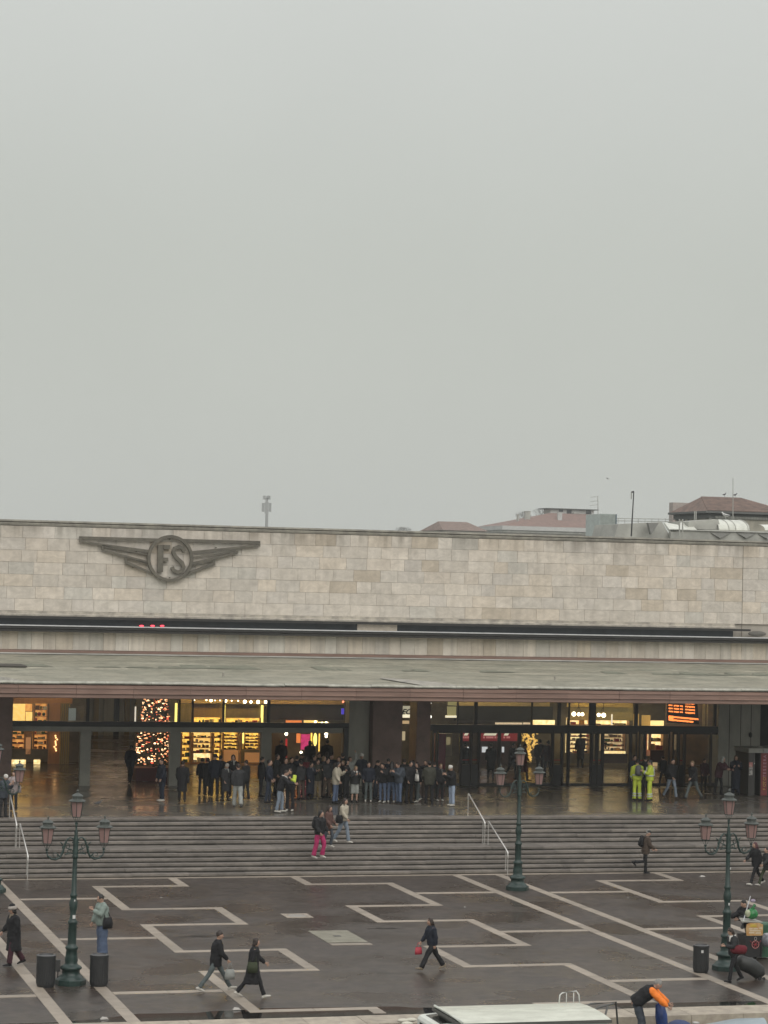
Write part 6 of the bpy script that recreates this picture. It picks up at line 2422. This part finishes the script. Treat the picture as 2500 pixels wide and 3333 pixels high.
    # ---- what they carry is a thing of its own
    if bag:
        b = MB()
        bl = baglabel or ' '.join(('%s of the %s' % ('backpack' if bag == 'backpack' else 'bag', label)).split()[:16])
        if bag == 'backpack':
            c = chest - up * .06 - fwd * .21
            b.tube([c - up * .21, c - up * .12, c + up * .05, c + up * .20], [(.12, .07), (.145, .095), (.14, .09), (.10, .06)], n=12, ref=X)
            b.tube([c - up * .17 - fwd * .08, c + up * .0 - fwd * .085], [(.10, .04), (.10, .035)], n=8, ref=X)
            for s in (1, -1):
                b.tube([c + up * .18 + X * (s * .07), P + up * .51 + X * (s * .10), chest + fwd * .150 * puff + X * (s * .11), P + up * .22 + fwd * .14 * puff + X * (s * .14), c - up * .15 + X * (s * .13)], .013, n=5)
        elif bag == 'shoulder':
            s = -1
            c = P + V3(s * .24, .04, .02)
            b.tube([c + V3(0, .0, -.16), c, c + V3(0, 0, .14)], [(.05, .15), (.06, .16), (.04, .13)], n=10, ref=X, dome=.2)
            for dy in (-.09, .09):
                b.tube([c + V3(0, dy, .12), sh[s] + up * .06 + V3(-s * .03, dy * .3, 0)], .012, n=5)
        elif bag == 'shoulderL':
            s = 1
            c = P + V3(s * .24, .04, .02)
            b.tube([c + V3(0, .0, -.16), c, c + V3(0, 0, .14)], [(.05, .15), (.06, .16), (.04, .13)], n=10, ref=X, dome=.2)
            for dy in (-.09, .09):
                b.tube([c + V3(0, dy, .12), sh[s] + up * .06 + V3(-s * .03, dy * .3, 0)], .012, n=5)
        elif bag in ('handL', 'handR'):
            s = 1 if bag == 'handL' else -1
            w = arms[s][2] + arms[s][3] * .1
            c = w + V3(0, 0, -.30)
            b.tube([c + V3(0, 0, -.15), c + V3(0, 0, -.05), c + V3(0, 0, .12)], [(.045, .145), (.055, .15), (.03, .12)], n=10, ref=X, dome=.15)
            for dy in (-.08, .08):
                b.tube([c + V3(0, dy, .11), w + V3(0, dy * .15, 0)], .010, n=5)
        if bagc == 'bagred':
            b.v = [tuple((Vector(v) - c) * .85 + c + V3(0, -.02, .10)) for v in b.v]
        bo = b.build('backpack' if bag == 'backpack' else 'bag', C[bagc], smooth=True, loc=(q.x, q.y, z), rotz=math.radians(face))
        bo.scale = (k, k, k)
        if bagc == 'bagred':
            MB().ball((c.x - .055, c.y - .02, c.z + .10), (.012, .05, .05), n=8, m=5).build('white_mark', C['white'], bo)
        tag(bo, bl, 'backpack' if bag == 'backpack' else 'bag')
    return o


ZL = Z_LAND
def on_stairs(px, fy):
    best = None
    for i in range(12):
        z = (i + 1) * RISE
        q = G(px, fy, z)
        nxt = STEPY[i + 1] if i < 11 else 999
        if STEPY[i] - .05 <= q.y <= nxt + .0:
            return z
        if best is None or abs(q.y - STEPY[i]) < best[0]:
            best = (abs(q.y - STEPY[i]), z)
    return best[1]


A_ = 'people waiting on the landing'
P_ = person
# --- the square
P_('person in a fur trimmed hat and long black coat walking left at left edge', 52, 3146, 2948, 0, -80, 'walks', 'black', 'dkred', 'black', 'dark', 'mid', length=2, hat='fur', hatc='fur', scarf='beige', puff=1.25, wide=1.35, bag='shoulder')
P_('person in a pale green puffer jacket and blue jeans reading a phone behind a bin', 333, 3116, 2903, 0, -72, 'phone', 'green', 'jeans', 'black', 'dark', 'short', wide=2.3, puff=1.2, bag='shoulderL', baglabel='small dark bag at the side of the person in a green puffer jacket')
P_('person in a dark jacket and jeans striding left, at left of the walking pair', 698, 3232, 3024, 0, 84, 'stride', 'black', 'gjeans', 'shoew', 'brown', 'short', length=1, bag='handR', bagc='lgrey', baglabel='white plastic carrier bag behind the legs of the striding man')
P_('person in a long black padded coat walking right, at right of the walking pair', 815, 3251, 3049, 0, 84, 'walkb', 'black', 'black', 'shoew', 'brown', 'mid', length=2, bag='shoulder', bagc='olive', baglabel='dark green shoulder bag on the long black padded coat', puff=1.05)
P_('person in dark jacket and flared black trousers walking left with a red bag', 1407, 3162, 2983, 0, -84, 'stride', 'navy', 'black', 'beige', 'brown', 'long', wide=1.35, bag='handR', bagc='bagred', baglabel='red plastic bag with a white mark held by the walking woman')
# --- the stairs
P_('person in a brown coat with a backpack stepping off the stairs at right', 2082, 2848, 2703, 0, 84, 'lift', 'brown', 'black', 'black', 'grey', 'short', length=1, hat='cap', hatc='char', bag='backpack', baglabel='black backpack of the person in a brown coat')
P_('person with wine red hair walking left at the foot of the right stairs', 2464, 2884, 2738, 0, -80, 'walk', 'black', 'black', 'shoew', 'red', 'long', length=1)
P_('person in black at the right edge following the one with wine red hair', 2500, 2887, 2755, 0, -80, 'walkb', 'char', 'olive', 'shoew', 'dark', 'short', length=1, bag='backpack', baglabel='dark backpack at the right edge of the stairs')
P_('person in hot pink trousers walking down the stairs', 1034, 2798, 2638, on_stairs(1034, 2798), 35, 'down', 'black', 'pink', 'shoew', 'dark', 'mid', wide=1.35, hood=None, bag='backpack', baglabel='black backpack of the person in hot pink trousers')
P_('person in a rusty brown jacket walking down behind the one in pink trousers', 1062, 2764, 2624, on_stairs(1062, 2764), 50, 'down', 'rust', 'slate', 'shoew', 'brown', 'long', length=1)
P_('person in a cream jacket and light jeans walking down the stairs', 1110, 2746, 2598, on_stairs(1110, 2746), 45, 'walks', 'cream', 'ljeans', 'shoew', 'brown', 'long', wide=1.2, puff=1.08, bag='shoulder', baglabel='dark bag at the side of the person in a cream jacket')
# --- left of the landing
P_('person in a white cap and dark padded coat at the left edge of the landing', 8, 2664, 2522, ZL, 40, 'phone2', 'slate', 'char', 'black', 'dark', 'short', length=1, puff=1.2, hat='beanie', hatc='white')
P_('person in a pinkish grey coat behind the lantern at the left edge', 44, 2642, 2512, ZL, -30, 'point', 'greyp', 'black', 'brown', 'brown', 'mid', length=1, puff=1.15, bag='shoulderL', bagc='greyp', baglabel='pinkish grey tote bag below the left lantern')
P_('dark figure with a backpack in the doorway left of the christmas tree', 421, 2560, 2399, ZL, 150, 'walks', 'navy', 'black', 'black', 'dark', 'short', length=1, pos=G(421, 2552, ZL), hgt=1.82, bag='backpack', bagc='navy', baglabel='navy backpack of the figure beside the christmas tree')
# --- crowd, from left to right
P_('person in a dark jacket, blue jeans and white sneakers, leftmost of the waiting crowd', 527, 2611, 2471, ZL, -70, 'stand', 'navy', 'djeans', 'shoew', 'dark', 'short', length=1, group=A_)
P_('person in a long black coat with pinkish scarf, second from left in the crowd', 592, 2614, 2478, ZL, 165, 'stand', 'black', 'black', 'black', 'brown', 'short', length=2, scarf='rust', group=A_, bag='shoulder', baglabel='black bag on the right side of the long black coat')
P_('person all in black facing the yellow shop, left of the tall figure', 674, 2594, 2470, ZL, 150, 'stand2', 'black', 'black', 'black', 'dark', 'short', length=2, group=A_)
P_('tall dark figure silhouetted against the yellow shop', 698, 2596, 2449, ZL, 175, 'stand', 'navy', 'black', 'black', 'dark', 'short', length=1, hat='beanie', hatc='black', group=A_)
P_('person in a pale fluffy hat beside the tall dark figure', 732, 2610, 2487, ZL, 20, 'phone', 'char', 'black', 'black', 'fair', 'mid', length=2, hat='beanie', hatc='fur', scarf='lgrey', group=A_)
P_('dark haired person in black half hidden behind the pale fluffy hat', 757, 2598, 2458, ZL, -20, 'stand', 'black', 'black', 'black', 'dark', 'mid', scarf='lgrey', group=A_)
P_('person in light grey wide trousers seen from behind', 773, 2633, 2479, ZL, 172, 'walks', 'char', 'lgrey', 'grey', 'brown', 'short', wide=1.5, length=0, group=A_)
P_('person in dark grey right behind the one in light grey trousers', 800, 2605, 2477, ZL, -140, 'stand2', 'char', 'char', 'black', 'brown', 'short', length=1, group=A_)
P_('dark person beside the light jamb right of the yellow shop', 847, 2598, 2466, ZL, 90, 'stand', 'black', 'black', 'black', 'dark', 'short', length=1, group=A_)
P_('person in a navy jacket and dark jeans standing sideways before the grey jamb', 871, 2618, 2458, ZL, 70, 'pocket', 'navy', 'djeans', 'black', 'dark', 'short', group=A_)
P_('person with a white collar and light jeans leaning forward at the landing edge', 908, 2648, 2506, ZL, 70, 'lean', 'black', 'ljeans', 'shoew', 'brown', 'short', scarf='white', wide=1.15, group=A_)
P_('person with neon yellow sleeves and black trousers at the landing edge', 943, 2643, 2502, ZL, -25, 'phone2', 'black', 'black', 'shoew', 'brown', 'mid', sleeve='hivis', group=A_)
P_('dark person behind the one with neon yellow sleeves', 926, 2606, 2470, ZL, 10, 'stand', 'black', 'black', 'black', 'brown', 'mid', group=A_)
P_('person in brown trousers right of the neon yellow sleeves', 980, 2607, 2480, ZL, -150, 'stand', 'char', 'brown', 'black', 'dark', 'short', group=A_)
P_('person in a long navy coat with grey scarf in the middle of the crowd', 1008, 2604, 2483, ZL, 15, 'phone', 'navy', 'navy', 'black', 'brown', 'mid', length=3, scarf='grey', group=A_)
P_('person in a beige coat and wide beige trousers among the crowd', 1032, 2600, 2474, ZL, 5, 'fold', 'khaki', 'beige', 'beige', 'brown', 'long', length=1, wide=1.3, group=A_)
P_('person in a dark jacket with a pale tote bag left of the white jacket', 1062, 2601, 2470, ZL, 20, 'stand', 'char', 'brown', 'black', 'dark', 'short', group=A_, bag='shoulderL', bagc='lgrey', baglabel='pale tote bag left of the white jacket')
P_('person in a white jacket with long dark hair and blue jeans', 1090, 2618, 2480, ZL, 60, 'phone', 'cream', 'jeans', 'black', 'dark', 'long', length=1, puff=1.12, group=A_)
P_('person in black right behind the white jacket', 1116, 2599, 2478, ZL, -40, 'stand', 'black', 'black', 'black', 'fair', 'mid', length=1, group=A_)
P_('tall dark person at the back right of the white jacket', 1113, 2588, 2449, ZL, 160, 'stand', 'black', 'char', 'black', 'dark', 'short', length=1, group=A_)
P_('person with one pale sleeve raised before the grey pier', 1136, 2592, 2465, ZL, 20, 'armup', 'lgrey', 'black', 'black', 'brown', 'mid', group=A_)
P_('person in pale knee length shorts and black boots', 1153, 2615, 2494, ZL, 5, 'phone2', 'char', 'lgrey', 'black', 'fair', 'mid', legcut='shorts', wide=1.15, scarf='white', group=A_)
P_('person in a white trimmed cap at the back before the grey pier', 1173, 2590, 2454, ZL, 0, 'stand', 'navy', 'black', 'black', 'dark', 'short', hat='beanie', hatc='white', length=1, group=A_)
P_('person in dark jacket and grey green trousers with white sneakers', 1198, 2613, 2483, ZL, -15, 'pocket', 'navy', 'gjeans', 'shoew', 'dark', 'short', length=0, group=A_)
P_('bespectacled person in black jacket and blue jeans before the dark red pillar', 1245, 2615, 2485, ZL, -35, 'phone', 'black', 'jeans', 'shoew', 'dark', 'short', puff=1.08, group=A_)
P_('long haired person in black and jeans between two men at the dark red pillar', 1273, 2616, 2482, ZL, 170, 'stand', 'black', 'jeans', 'shoew', 'dark', 'long', group=A_)
P_('person in a slate blue jacket at the right corner of the wide red pillar', 1298, 2619, 2482, ZL, -60, 'phone2', 'slate', 'jeans', 'black', 'brown', 'short', group=A_, bag='backpack', bagc='slate', baglabel='slate backpack at the wide dark red pillar')
P_('person in a long black coat with white drink between the two dark pillars', 1330, 2617, 2478, ZL, 15, 'phone', 'black', 'black', 'black', 'dark', 'short', length=1, group=A_, bag='handL', bagc='white', baglabel='small white bag held between the two dark pillars')
P_('person leaning with grey green jeans stretched left of the khaki jacket', 1362, 2613, 2481, ZL, -55, 'walks', 'black', 'gjeans', 'shoew', 'brown', 'mid', group=A_)
P_('person in a dark khaki jacket and black jeans seen from behind', 1396, 2621, 2480, ZL, 178, 'stand2', 'khaki', 'black', 'black', 'dark', 'short', puff=1.12, length=1, group=A_)
P_('person in an open black jacket over a grey shirt before the crimson machine', 1431, 2610, 2488, ZL, 0, 'stand', 'black', 'black', 'shoew', 'fair', 'short', scarf='grey', group=A_)
P_('person with a white cap and pale blue jeans by the middle handrail', 1471, 2626, 2492, ZL, -70, 'phone2', 'black', 'pjeans', 'shoew', 'fair', 'short', hat='beanie', hatc='white', wide=1.2, length=0, group=A_, bag='shoulder', baglabel='black bag beside the person with the white cap')
# more of the dense middle of the crowd, mostly heads and shoulders behind the front row
rc = random.Random(23)
BACK = [(893, 2457, 2594, 'brown', 'char', 'mid', 'dark haired head behind the navy jacket, under the first lamp'), (945, 2468, 2598, 'dark', 'black', 'short', 'short haired head just above the neon yellow sleeves'),
        (962, 2462, 2592, 'dark', 'navy', 'short', 'person in navy between the neon sleeves and the brown trousers'), (994, 2466, 2594, 'brown', 'maroon', 'mid', 'person in a maroon top below the magenta screen'),
        (1020, 2460, 2590, 'dark', 'black', 'short', 'dark person straight below the oval yellow lamp'), (1046, 2464, 2592, 'fair', 'char', 'mid', 'fair haired person behind the beige coat'),
        (1076, 2458, 2588, 'dark', 'navy', 'short', 'dark person between the tote bag and the white jacket'), (1100, 2465, 2594, 'brown', 'brown', 'mid', 'person in brown just behind the long dark hair'),
        (1128, 2476, 2603, 'dark', 'char', 'mid', 'person in charcoal left of the pale shorts'), (1218, 2476, 2603, 'dark', 'black', 'short', 'person in black behind the bespectacled one, left side'),
        (1262, 2472, 2598, 'dark', 'navy', 'short', 'person in navy against the wide red pillar'), (1312, 2474, 2600, 'brown', 'black', 'short', 'person in black in the gap between the two pillars'),
        (1348, 2478, 2604, 'dark', 'char', 'mid', 'person in charcoal before the narrow dark pillar, left half'), (1382, 2476, 2602, 'dark', 'black', 'short', 'person in black behind the khaki jacket'),
        (1412, 2482, 2606, 'brown', 'navy', 'short', 'person in navy between khaki jacket and crimson machine'), (982, 2454, 2578, 'dark', 'black', 'short', 'rear dark head left of the bright low lamp'),
        (1035, 2452, 2576, 'dark', 'char', 'short', 'rear dark head right of the oval yellow lamp'), (1062, 2450, 2574, 'brown', 'black', 'mid', 'rear brown haired head under the right bright lamp'),
        (655, 2470, 2590, 'dark', 'black', 'short', 'dark person left of the one facing the yellow shop'), (715, 2462, 2590, 'dark', 'char', 'short', 'dark head between the tall figure and the fluffy hat')]
for (px_, hy_, fy_, hr_, tp_, ct_, lb_) in BACK:
    P_(lb_, px_ + rc.uniform(-3, 3), fy_, hy_, ZL, rc.choice([150, 170, 20, -30, 60, -60, 190, 5]), rc.choice(['stand', 'stand2', 'pocket', 'phone', 'fold']), tp_, rc.choice(['black', 'djeans', 'char', 'brown']), 'black', hr_, ct_, length=rc.choice([0, 1, 1, 2]), group=A_, puff=rc.uniform(1.0, 1.15))
# --- hi-vis workers and the right of the landing
HV = 'workers in yellow high visibility clothes'
P_('worker in hi-vis yellow with a grey backpack, left one of two', 2073, 2609, 2474, ZL, 172, 'stand', 'hivis', 'hivis', 'black', 'dark', 'short', puff=1.1, wide=1.25, tape=True, group=HV, bag='backpack', bagc='grey', baglabel='grey backpack of the left hi-vis worker')
P_('worker in hi-vis yellow jacket and trousers, right one of two', 2115, 2612, 2470, ZL, -110, 'fold', 'hivis', 'hivis', 'black', 'dark', 'short', puff=1.1, wide=1.25, tape=True, group=HV)
P_('dark person standing behind the two hi-vis workers', 2099, 2596, 2457, ZL, 160, 'stand', 'black', 'black', 'black', 'dark', 'short', length=1)
P_('dark capped person behind the left hi-vis worker', 2061, 2592, 2459, ZL, 10, 'stand', 'navy', 'black', 'black', 'dark', 'short', length=1)
P_('person in a black puffer jacket and light jeans right of the hi-vis workers', 2180, 2603, 2468, ZL, 20, 'walks', 'black', 'ljeans', 'brown', 'dark', 'short', puff=1.25, group='people walking past the right doors')
P_('person in a navy jacket and slate jeans striding left before the stone panel', 2258, 2606, 2474, ZL, -65, 'walkb', 'black', 'gjeans', 'black', 'fair', 'short', puff=1.12, group='people walking past the right doors')
P_('hooded person in a dark coat leaning by the right door post', 2336, 2592, 2462, ZL, 30, 'lean', 'dkred', 'black', 'black', 'dark', 'short', length=1, hood='lgrey')
P_('long haired person in a long dark blue coat before the grey pier', 2394, 2590, 2457, ZL, -20, 'fold', 'navy', 'navy', 'black', 'brown', 'long', length=3, wide=1.3)
# --- inside the hall
IN = 'dark figures inside the station doors'
def inside(label, px, hy, fy, top, **k):
    face = k.pop('face', 160)
    pose = k.pop('pose', 'walks')
    return P_(label, px, fy, hy, ZL, face, pose, top, k.pop('legs', 'black'), 'black', k.pop('hair', 'dark'), k.pop('cut', 'short'), length=k.pop('length', 1), group=IN, **k)
inside('dark figure inside behind the neon yellow sleeves', 912, 2400, 2535, 'black', puff=1.1)
inside('dark figure inside in front of the magenta screen', 1006, 2412, 2530, 'black', cut='mid')
inside('dark figure inside under the bright lamp right of the yellow sign', 1062, 2408, 2535, 'black')
inside('dark figure inside at the left edge of the red ticket office', 1514, 2417, 2545, 'black', pose='stand', face=180)
inside('dark figure inside before the white screen of the ticket office', 1597, 2421, 2540, 'black', pose='stand', face=170, length=2)
inside('dark figure inside between the screen and the maroon coat', 1660, 2418, 2540, 'char', face=40)
inside('person in a maroon coat inside, behind the top lantern of the middle lamp', 1697, 2408, 2545, 'maroon', face=60, length=2, legs='black')
inside('large dark figure in the lit doorway right of the middle lamp', 1757, 2386, 2530, 'black', puff=1.3, pose='stand', face=175)
inside('dark figure in maroon beside the large figure in the doorway', 1783, 2402, 2535, 'dkred', pose='stand2', face=200)
inside('slim dark figure before the bright display of the food shop', 1889, 2391, 2502, 'black', pose='stand', face=180, length=2)
inside('small dark figure behind the counter of the cafe', 1967, 2408, 2490, 'char', pose='stand', face=0)
inside('dark figure by the black door cluster left of the stone panel', 2162, 2462, 2565, 'black', face=200)
inside('dark figure seated low behind the navy jacket', 2290, 2478, 2575, 'dkred', pose='stand', face=10)
# --- right of the square
wq = G(2398, 3200)
P_('woman with a white scarf, black jacket and dull red skirt pulling a suitcase', 2398, 3198, 2994, 0, -78, 'pull', 'char', 'black', 'black', 'brown', 'mid', scarf='white', group=None, pos=Vector((wq.x, wq.y + .1, 0)), hgt=1.66)
hip = Vector((wq.x, wq.y + .1, 0))
b = MB()
b.tube([(-.22, 0, 1.02), (-.18, 0, 1.0), (.0, 0, .98), (.18, 0, .97), (.22, 0, .96)], [(.09, .10), (.13, .13), (.14, .14), (.13, .13), (.09, .10)], n=14, ref=V3(0, 1, 0), dome=.2)
o = b.build('red_bag', C['red'], smooth=True, loc=(hip.x + .02, hip.y - .16, 0))
tag(o, 'dull red soft bag hanging over the hip of the woman with the suitcase', 'bag')
P_('person in a black jacket and beige trousers bending over the cart at the right edge', 2490, 3110, 2918, 0, -75, 'lean', 'black', 'beige', 'black', 'dark', 'short', puff=1.3, pos=Vector((cp.x + .36, cp.y + 1.1, 0)), hgt=1.78)
# --- the man on the boat
mq = W(2108, 3262, 60.35)
zf = mq.z - 1.0
P_('grey haired man in a black vest with bright orange sleeves bending down at the quay', 2110, 0, 0, zf, 68, 'bend', 'black', 'slate', 'black', 'grey', 'short', sleeve='orange', length=0, puff=1.2, wide=1.3, pos=Vector((mq.x - .1, 60.35, zf)), hgt=1.9)
b = MB()
b.tube([(0, 0, 0), (.05, 0, -.3), (.1, 0, -.7)], [(.12, .1), (.17, .13), (.16, .13)], n=10)
o = b.build('work_apron', mat('blue_apron', (.01, .04, .18), rough=.4, col2=(.006, .02, .08), nscale=5, namt=.5, bump=.6, bscale=9), smooth=True, loc=(mq.x + .30, 60.25, mq.z - .04))
tag(o, 'royal blue cloth hanging beside the bending man', 'cloth')
o = MB().box(mq.x - 1.2, mq.x + .9, 59.6, 61.1, zf - .2, zf - .005).build('work_raft', mat('raft_planks', (.14, .14, .13), rough=.6))
tag(o, 'grey deck under the feet of the bending man', 'deck')

# close all the surfaces in one pass
bpy.context.view_layer.update()
dg = bpy.context.evaluated_depsgraph_get()
done = []
for ob, ex, ms in PENDING:
    me = bpy.data.meshes.new_from_object(ob.evaluated_get(dg))
    done.append((ob, me, ex, ms))
import numpy as np
from mathutils import noise as mn
for ob, me, ex, ms in done:
    ob.modifiers.clear()
    if ex is None and not ob.name.startswith('shoe'):        # folds and creases in the cloth, strands in the hair
        nv = len(me.vertices)
        cc_ = np.empty(nv * 3); nn_ = np.empty(nv * 3)
        me.vertices.foreach_get('co', cc_)
        me.vertices.foreach_get('normal', nn_)
        cc_ = cc_.reshape(-1, 3); nn_ = nn_.reshape(-1, 3)
        sd = (hash(ob.name) % 97) * 3.1 if False else (sum(map(ord, ob.name)) % 97) * 3.1
        f1, f2 = (13, 7) if not ob.name.startswith('hair') else (30, 8)
        dd = np.array([mn.noise(Vector((p[0] * f1 + sd, p[1] * f1, p[2] * f2))) * .013 + mn.noise(Vector((p[0] * 9, p[1] * 9 + sd, p[2] * 26))) * .007 for p in cc_])
        cc_ += nn_ * dd[:, None]
        me.vertices.foreach_set('co', cc_.ravel())
        me.update()
    if ex is None:
        old = ob.data
        ob.data = me
    else:
        n = len(me.vertices)
        import numpy as np
        co_ = np.empty(n * 3)
        me.vertices.foreach_get('co', co_)
        vs = [tuple(v) for v in co_.reshape(-1, 3)] + [tuple(v) for v in ex.v]
        fsx = [tuple(p.vertices) for p in me.polygons]
        mi = [0] * len(fsx) + ex.m
        fsx = fsx + [tuple(i + n for i in f) for f in ex.f]
        m2_ = bpy.data.meshes.new('body')
        m2_.from_pydata(vs, [], fsx)
        for m_ in ms:
            m2_.materials.append(m_)
        m2_.polygons.foreach_set('material_index', mi)
        m2_.polygons.foreach_set('use_smooth', [True] * len(fsx))
        m2_.update()
        ob.data = m2_

for o in TEXTS:
    me = bpy.data.meshes.new_from_object(o.evaluated_get(dg))
    n_ = bpy.data.objects.new(o.name.split('.')[0] + '_', me)
    n_.parent = o.parent
    n_.matrix_local = o.matrix_local.copy()
    nm = o.name.split('.')[0]
    bpy.data.objects.remove(o)
    n_.name = nm
    COL.objects.link(n_)

for o in bpy.data.objects:
    if o.get('label') and len(o['label'].replace('-', ' ').split()) > 16: print('LONG', o.name, o['label'])
